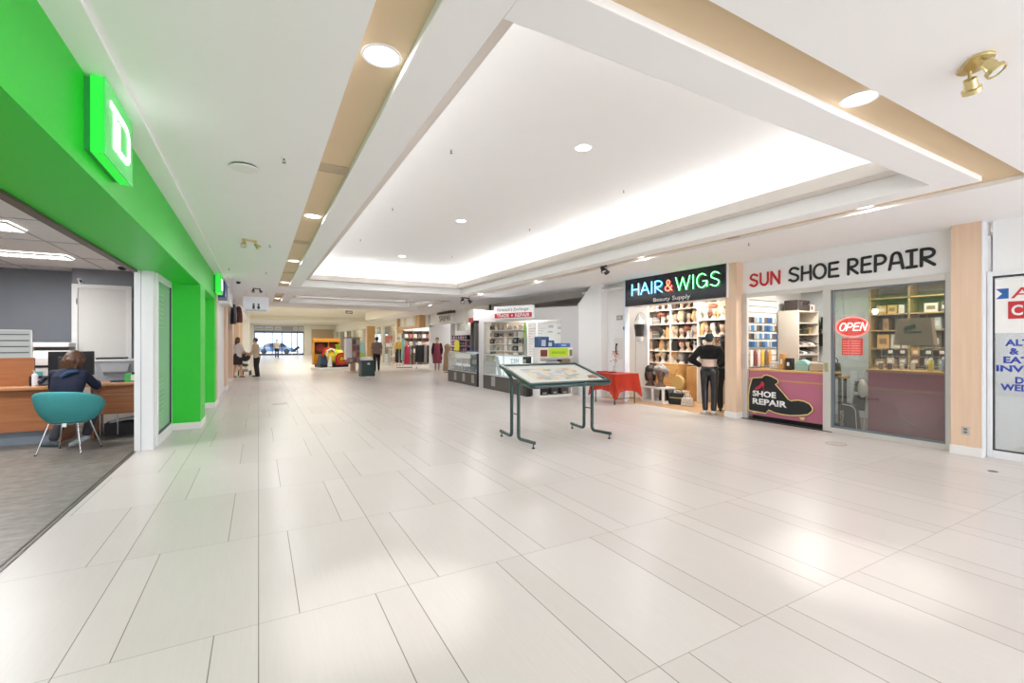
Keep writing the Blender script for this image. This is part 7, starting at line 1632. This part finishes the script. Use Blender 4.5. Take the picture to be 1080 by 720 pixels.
MB().prism([(4.85, 1.5), (5.15, 1.5), (5.25, 0.7), (5.0, 0.62), (4.8, 0.8)], lambda u, v: (u, 26.2, v), (0, 0.02, 0)).build('cloth', mat('aqua', (0.40, 0.66, 0.66), 0.5), t); MB().prism([(4.95, 0.95), (5.25, 0.7), (5.0, 0.62), (4.8, 0.8)], lambda u, v: (u, 26.19, v), (0, 0.01, 0)).build('lime_corner', rgrn, t); MB().tube([(5.0, 26.25, 0), (5.0, 26.25, 1.6)], 0.02, 8).build('pole', steel, t); MB().lathe([(0.2, 0), (0.2, 0.02), (0.02, 0.03)], (5.0, 26.25, 0), 16).build('foot', dark, t)
t = thing('litter_bin', 'dark green square bin with pale top standing in the middle of the hall', 'bin', (3.95, 19.6, 0), math.radians(5))
MB().rbox(-0.27, 0.27, -0.27, 0.27, 0.10, 0.70, 0.04).build('body', mat('bin_green', (0.012, 0.035, 0.035), 0.4), t, local=True); MB().rbox(-0.28, 0.28, -0.28, 0.28, 0.70, 0.76, 0.05).build('rim', dark, t, local=True)
MB().loft([(0, 0, 0.76, 0.25, 0.25), (0, 0, 0.84, 0.24, 0.24), (0, 0, 0.90, 0.18, 0.18)], 20).build('top', mat('bin_top_pale', (0.62, 0.63, 0.60), 0.4), t, smooth=True, local=True)
MB().box(-0.05, 0.05, -0.275, -0.27, 0.58, 0.66).build('label', alug, t, local=True)
for sx in (-1, 1):
    for sy in (-1, 1): MB().cyl((sx*0.2, sy*0.2, 0), (sx*0.2, sy*0.2, 0.10), 0.025, n=10).build('leg', steel, t, local=True)

# ------------------------------------------------------------------ far end of the hall
pinep = wood_material('pine_post', (0.52, 0.30, 0.12), (0.66, 0.42, 0.19), 0.45, 'Z')
struct(MB().box(7.25, 7.85, 35.8, 36.3, 0, 2.75).build('wall_far', pinep))
struct(MB().box(8.30, 8.5, 31, 62, 2.75, 3.65).build('wall_right', cream))
struct(MB().box(9.6, 9.7, 31, 62, 0, 3.6).build('wall_right', mat('shop_beige_far', (0.66, 0.60, 0.50), 0.6)))
for k in range(7):
    y = 31.2+4.3*k
    struct(MB().box(8.28, 8.50, y, y+0.35, 0, 2.75).build('trim_16', cream))
    gw = MB(); gw.box(8.38, 8.42, y+0.35, y+4.3, 2.68, 2.75); gw.box(8.38, 8.42, y+2.2, y+2.3, 0, 2.68); o = struct(gw.build('window_4', alug))
    MB().box(8.395, 8.405, y+0.35, y+4.3, 0, 2.68).build('pane', gl_clear, o)
struct(MB().box(-1.3, -0.45, 60, 60.2, 0, 3.65).build('wall_far', cream)); struct(MB().box(4.75, 9.6, 60, 60.2, 0, 3.65).build('wall_far', cream)); struct(MB().box(-0.45, 4.75, 60, 60.2, 3.45, 3.65).build('wall_far', cream))
struct(MB().box(5.6, 8.1, 59.9, 60, 0.1, 3.1).build('wall_far', mat('tan_shutter', (0.50, 0.38, 0.24), 0.5)))
dfm = mat('entrance_frame', (0.06, 0.075, 0.095), 0.4)
m = MB(); m.box(-0.45, 4.75, 60.0, 60.12, 2.60, 2.78); m.box(-0.45, 4.75, 60.0, 60.12, 0, 0.18)
for x in (-0.45, 0.55, 1.35, 2.35, 3.4, 4.0, 4.65): m.box(x, x+0.10, 60.0, 60.12, 0.18, 2.60)
ed = struct(m.build('door_3', dfm)); MB().box(-0.35, 4.65, 60.05, 60.07, 0.18, 2.60).build('pane', glass_material('entrance_glass', (0.80, 0.90, 1.0), 0.08), ed)
struct(MB().box(-0.45, 4.75, 60.02, 60.1, 2.78, 3.45).build('wall_far', mat('grey_transom', (0.36, 0.36, 0.36), 0.6)))
for x0, x1, nm in ((-0.4, 0.5, 'first'), (0.6, 1.5, 'second'), (1.65, 2.35, 'third'), (3.6, 4.1, 'fourth'), (4.2, 4.7, 'fifth')):
    q = thing('notice_panel', 'pale notice panel above the glass entrance, %s from the left' % nm, 'notice', ((x0+x1)/2, 59.98, 2.9), 0, 'notices above the entrance')
    MB().box(x0, x1, 59.96, 60.0, 2.9, 3.35).build('panel', mat('notice_pale', (0.62, 0.64, 0.66), 0.4), q); MB().box(x0+0.1, x1-0.1, 59.95, 59.96, 3.05, 3.12).build('text_line', mat('label_mid', (0.35, 0.36, 0.38)), q)
q = thing('seat_bench', 'small dark seat before the glass entrance', 'seat', (3.6, 57.5, 0))
MB().bar((3.2, 57.5, 0.45), (4.1, 57.5, 0.45), 0.5, 0.08).build('seat', dark, q); MB().bar((3.45, 57.75, 0.5), (4.1, 57.75, 1.0), 0.06, 0.3).build('backrest', dark, q)
for x in (3.3, 4.0): MB().box(x-0.03, x+0.03, 57.3, 57.7, 0, 0.42).build('leg', steel, q)
# pavement and daylight outside the entrance
struct(MB().box(-6, 12, 62, 75, -0.12, -0.01).build('ground', mat('pavement', (0.45, 0.45, 0.44), 0.8)))
q = thing('car', 'parked pale blue car seen through the glass entrance', 'car', (1.9, 67, 0))
MB().prism([(-2.1, 0.3), (2.1, 0.3), (2.15, 0.75), (1.5, 0.9), (0.9, 1.4), (-0.9, 1.42), (-1.5, 0.95), (-2.15, 0.8)], lambda u, v: (1.9+u, 66.2, v), (0, 1.7, 0)).build('body', mat('car_blue', (0.18, 0.30, 0.46), 0.25), q, bevel=0.06)
m = MB().prism([(0.85, 1.33), (-0.85, 1.35), (-1.35, 0.96), (1.4, 0.93)], lambda u, v: (1.9+u, 66.18, v), (0, 0.02, 0)); m.build('window', mat('car_glass', (0.05, 0.06, 0.07), 0.1), q)
for sx in (-1.3, 1.3): MB().lathe([(0.1, -0.1), (0.33, -0.09), (0.33, 0.09), (0.1, 0.1)], (1.9+sx, 66.25, 0.33), 20, axis='Y').build('wheel', black, q)
# ceiling sign far back
q = thing('hanging_sign', 'small dark sign hanging from the far cream ceiling', 'sign', (4.97, 30.0, 3.3))
MB().box(4.76, 5.18, 29.97, 30.03, 3.30, 3.50).build('panel', mat('sign_grey', (0.25, 0.24, 0.23), 0.5), q); MB().box(4.82, 5.12, 29.96, 29.97, 3.36, 3.42).build('text_line', paper, q)
m = MB(); m.tube([(4.85, 30, 3.5), (4.85, 30, 3.62)], 0.01, 6); m.tube([(5.09, 30, 3.5), (5.09, 30, 3.62)], 0.01, 6); m.build('hanger', steel, q)

# ------------------------------------------------------------------ light
def area(x, y, z, sx, sy, power, col=(1, 0.97, 0.93), rot=(0, 0, 0), spread=180):
    l = bpy.data.lights.new('light', 'AREA'); l.shape = 'RECTANGLE'; l.size = sx; l.size_y = sy; l.energy = power; l.color = col; l.spread = math.radians(spread)
    o = bpy.data.objects.new('lamp_or_fill_light', l); COL.objects.link(o); o.location = (x, y, z); o.rotation_euler = rot
    o['kind'] = 'helper'
    return o
def spot(x, y, z, power, angle=60, blend=0.8, col=(1, 0.97, 0.93), r=0.09):
    l = bpy.data.lights.new('light', 'SPOT'); l.energy = power; l.spot_size = math.radians(angle); l.spot_blend = blend; l.shadow_soft_size = r; l.color = col
    o = bpy.data.objects.new('lamp_or_fill_light', l); COL.objects.link(o); o.location = (x, y, z); o['kind'] = 'helper'
    return o
def disc(x, y, z, power, r=0.09, col=(1.0, 0.958, 0.995), spread=180):
    l = bpy.data.lights.new('light', 'AREA'); l.shape = 'DISK'; l.size = 2*r; l.energy = power; l.color = col; l.spread = math.radians(spread)
    o = bpy.data.objects.new('lamp_or_fill_light', l); COL.objects.link(o); o.location = (x, y, z); o['kind'] = 'helper'
    return o
K = 1.0
for y, p in ((-3.0, 9), (2.62, 9), (6.37, 11), (10.05, 14), (13.75, 17), (18.9, 20)): disc(0.61, y, ZB-0.02, p)  # first disc is unseen fill added behind the camera
for x, y in ((3.5, 1.53), (3.5, -2.5)): disc(x, y, ZB-0.02, 9)  # second one is added fill behind the camera
for y, p in ((-3.0, 9), (2.72, 10), (6.41, 12), (10.2, 14), (13.75, 17), (18.9, 20)): disc(6.31, y, ZB-0.02, p)  # here too the first disc is unseen, added as fill
for y in (4.49, 8.36, 12.6): disc(3.5, y, 3.88, 13*K)
spot(0.64, 2.66, ZB-0.03, 105, 26); spot(3.48, 1.57, ZB-0.03, 105, 26)
# shop and bank lamps, and an added fill strip
for x, y in ((-3.1, 7.2), (-3.6, 9.7), (-4.5, 4.0), (-3.0, 2.0)): area(x, y, 2.80, 1.1, 0.5, 48, (0.97, 0.985, 1))
for x, y in ((9.0, 6.8), (8.9, 7.8), (9.6, 9.2)): area(x, y, 2.86, 0.6, 0.6, 30, (1, 0.93, 0.82))
for x, y, sx, sy, p in ((9.3, 4.9, 0.9, 0.3, 26), (9.7, 3.2, 0.3, 0.9, 22), (8.62, 3.3, 0.12, 1.1, 20)): area(x, y, 2.58, sx, sy, p, (1, 0.95, 0.88))  # last strip is added just inside the glass to brighten the mauve counter
area(9.2, 1.0, 2.86, 1.0, 0.4, 25)
p = kp(1.6, 2.44, -0.5); area(p.x, p.y, p.z, 0.4, 0.4, 16, (1, 0.98, 0.95))
for y in (19.0, 21.5, 26.0, 29.0): area(9.3, y, 3.0, 1.0, 0.5, 34, (1, 0.96, 0.88))
area(-2.6, 21.0, 3.0, 0.8, 0.8, 30)
for y in (26, 31, 36, 43, 50, 56): area(3.2, y, 3.58, 4.0, 0.4, 100, (1, 0.95, 0.83))
for y in (36, 44, 52): area(9.0, y, 3.4, 0.4, 3.0, 35, (1, 0.93, 0.8))

# daylight: pale overcast sky through the far entrance; rear left open for added fill
w = bpy.data.worlds.new('world'); SC.world = w; w.use_nodes = True
bg = w.node_tree.nodes['Background']; bg.inputs[0].default_value = (0.965, 0.955, 1.0, 1); bg.inputs[1].default_value = 3.0

cam = bpy.data.cameras.new('camera'); co = bpy.data.objects.new('camera', cam); COL.objects.link(co)
cam.sensor_width = 36; cam.sensor_fit = 'HORIZONTAL'; cam.lens = 36*481/1080; cam.shift_y = 1/1080
co.location = (0, 0, 1.5); co.rotation_euler = (PI/2, 0, -math.atan((540-272.7)/481))
cam.clip_end = 300; cam.clip_start = 0.05
SC.camera = co
SC.view_settings.view_transform = 'Standard'; SC.view_settings.look = 'None'
SC.view_settings.exposure = 0.44; SC.view_settings.gamma = 1.0; SC.view_settings.use_curve_mapping = False
SC.cycles.max_bounces = 10; SC.cycles.diffuse_bounces = 6; SC.cycles.transparent_max_bounces = 16
SC.cycles.use_denoising = True
SC.cycles.sample_clamp_indirect = 6
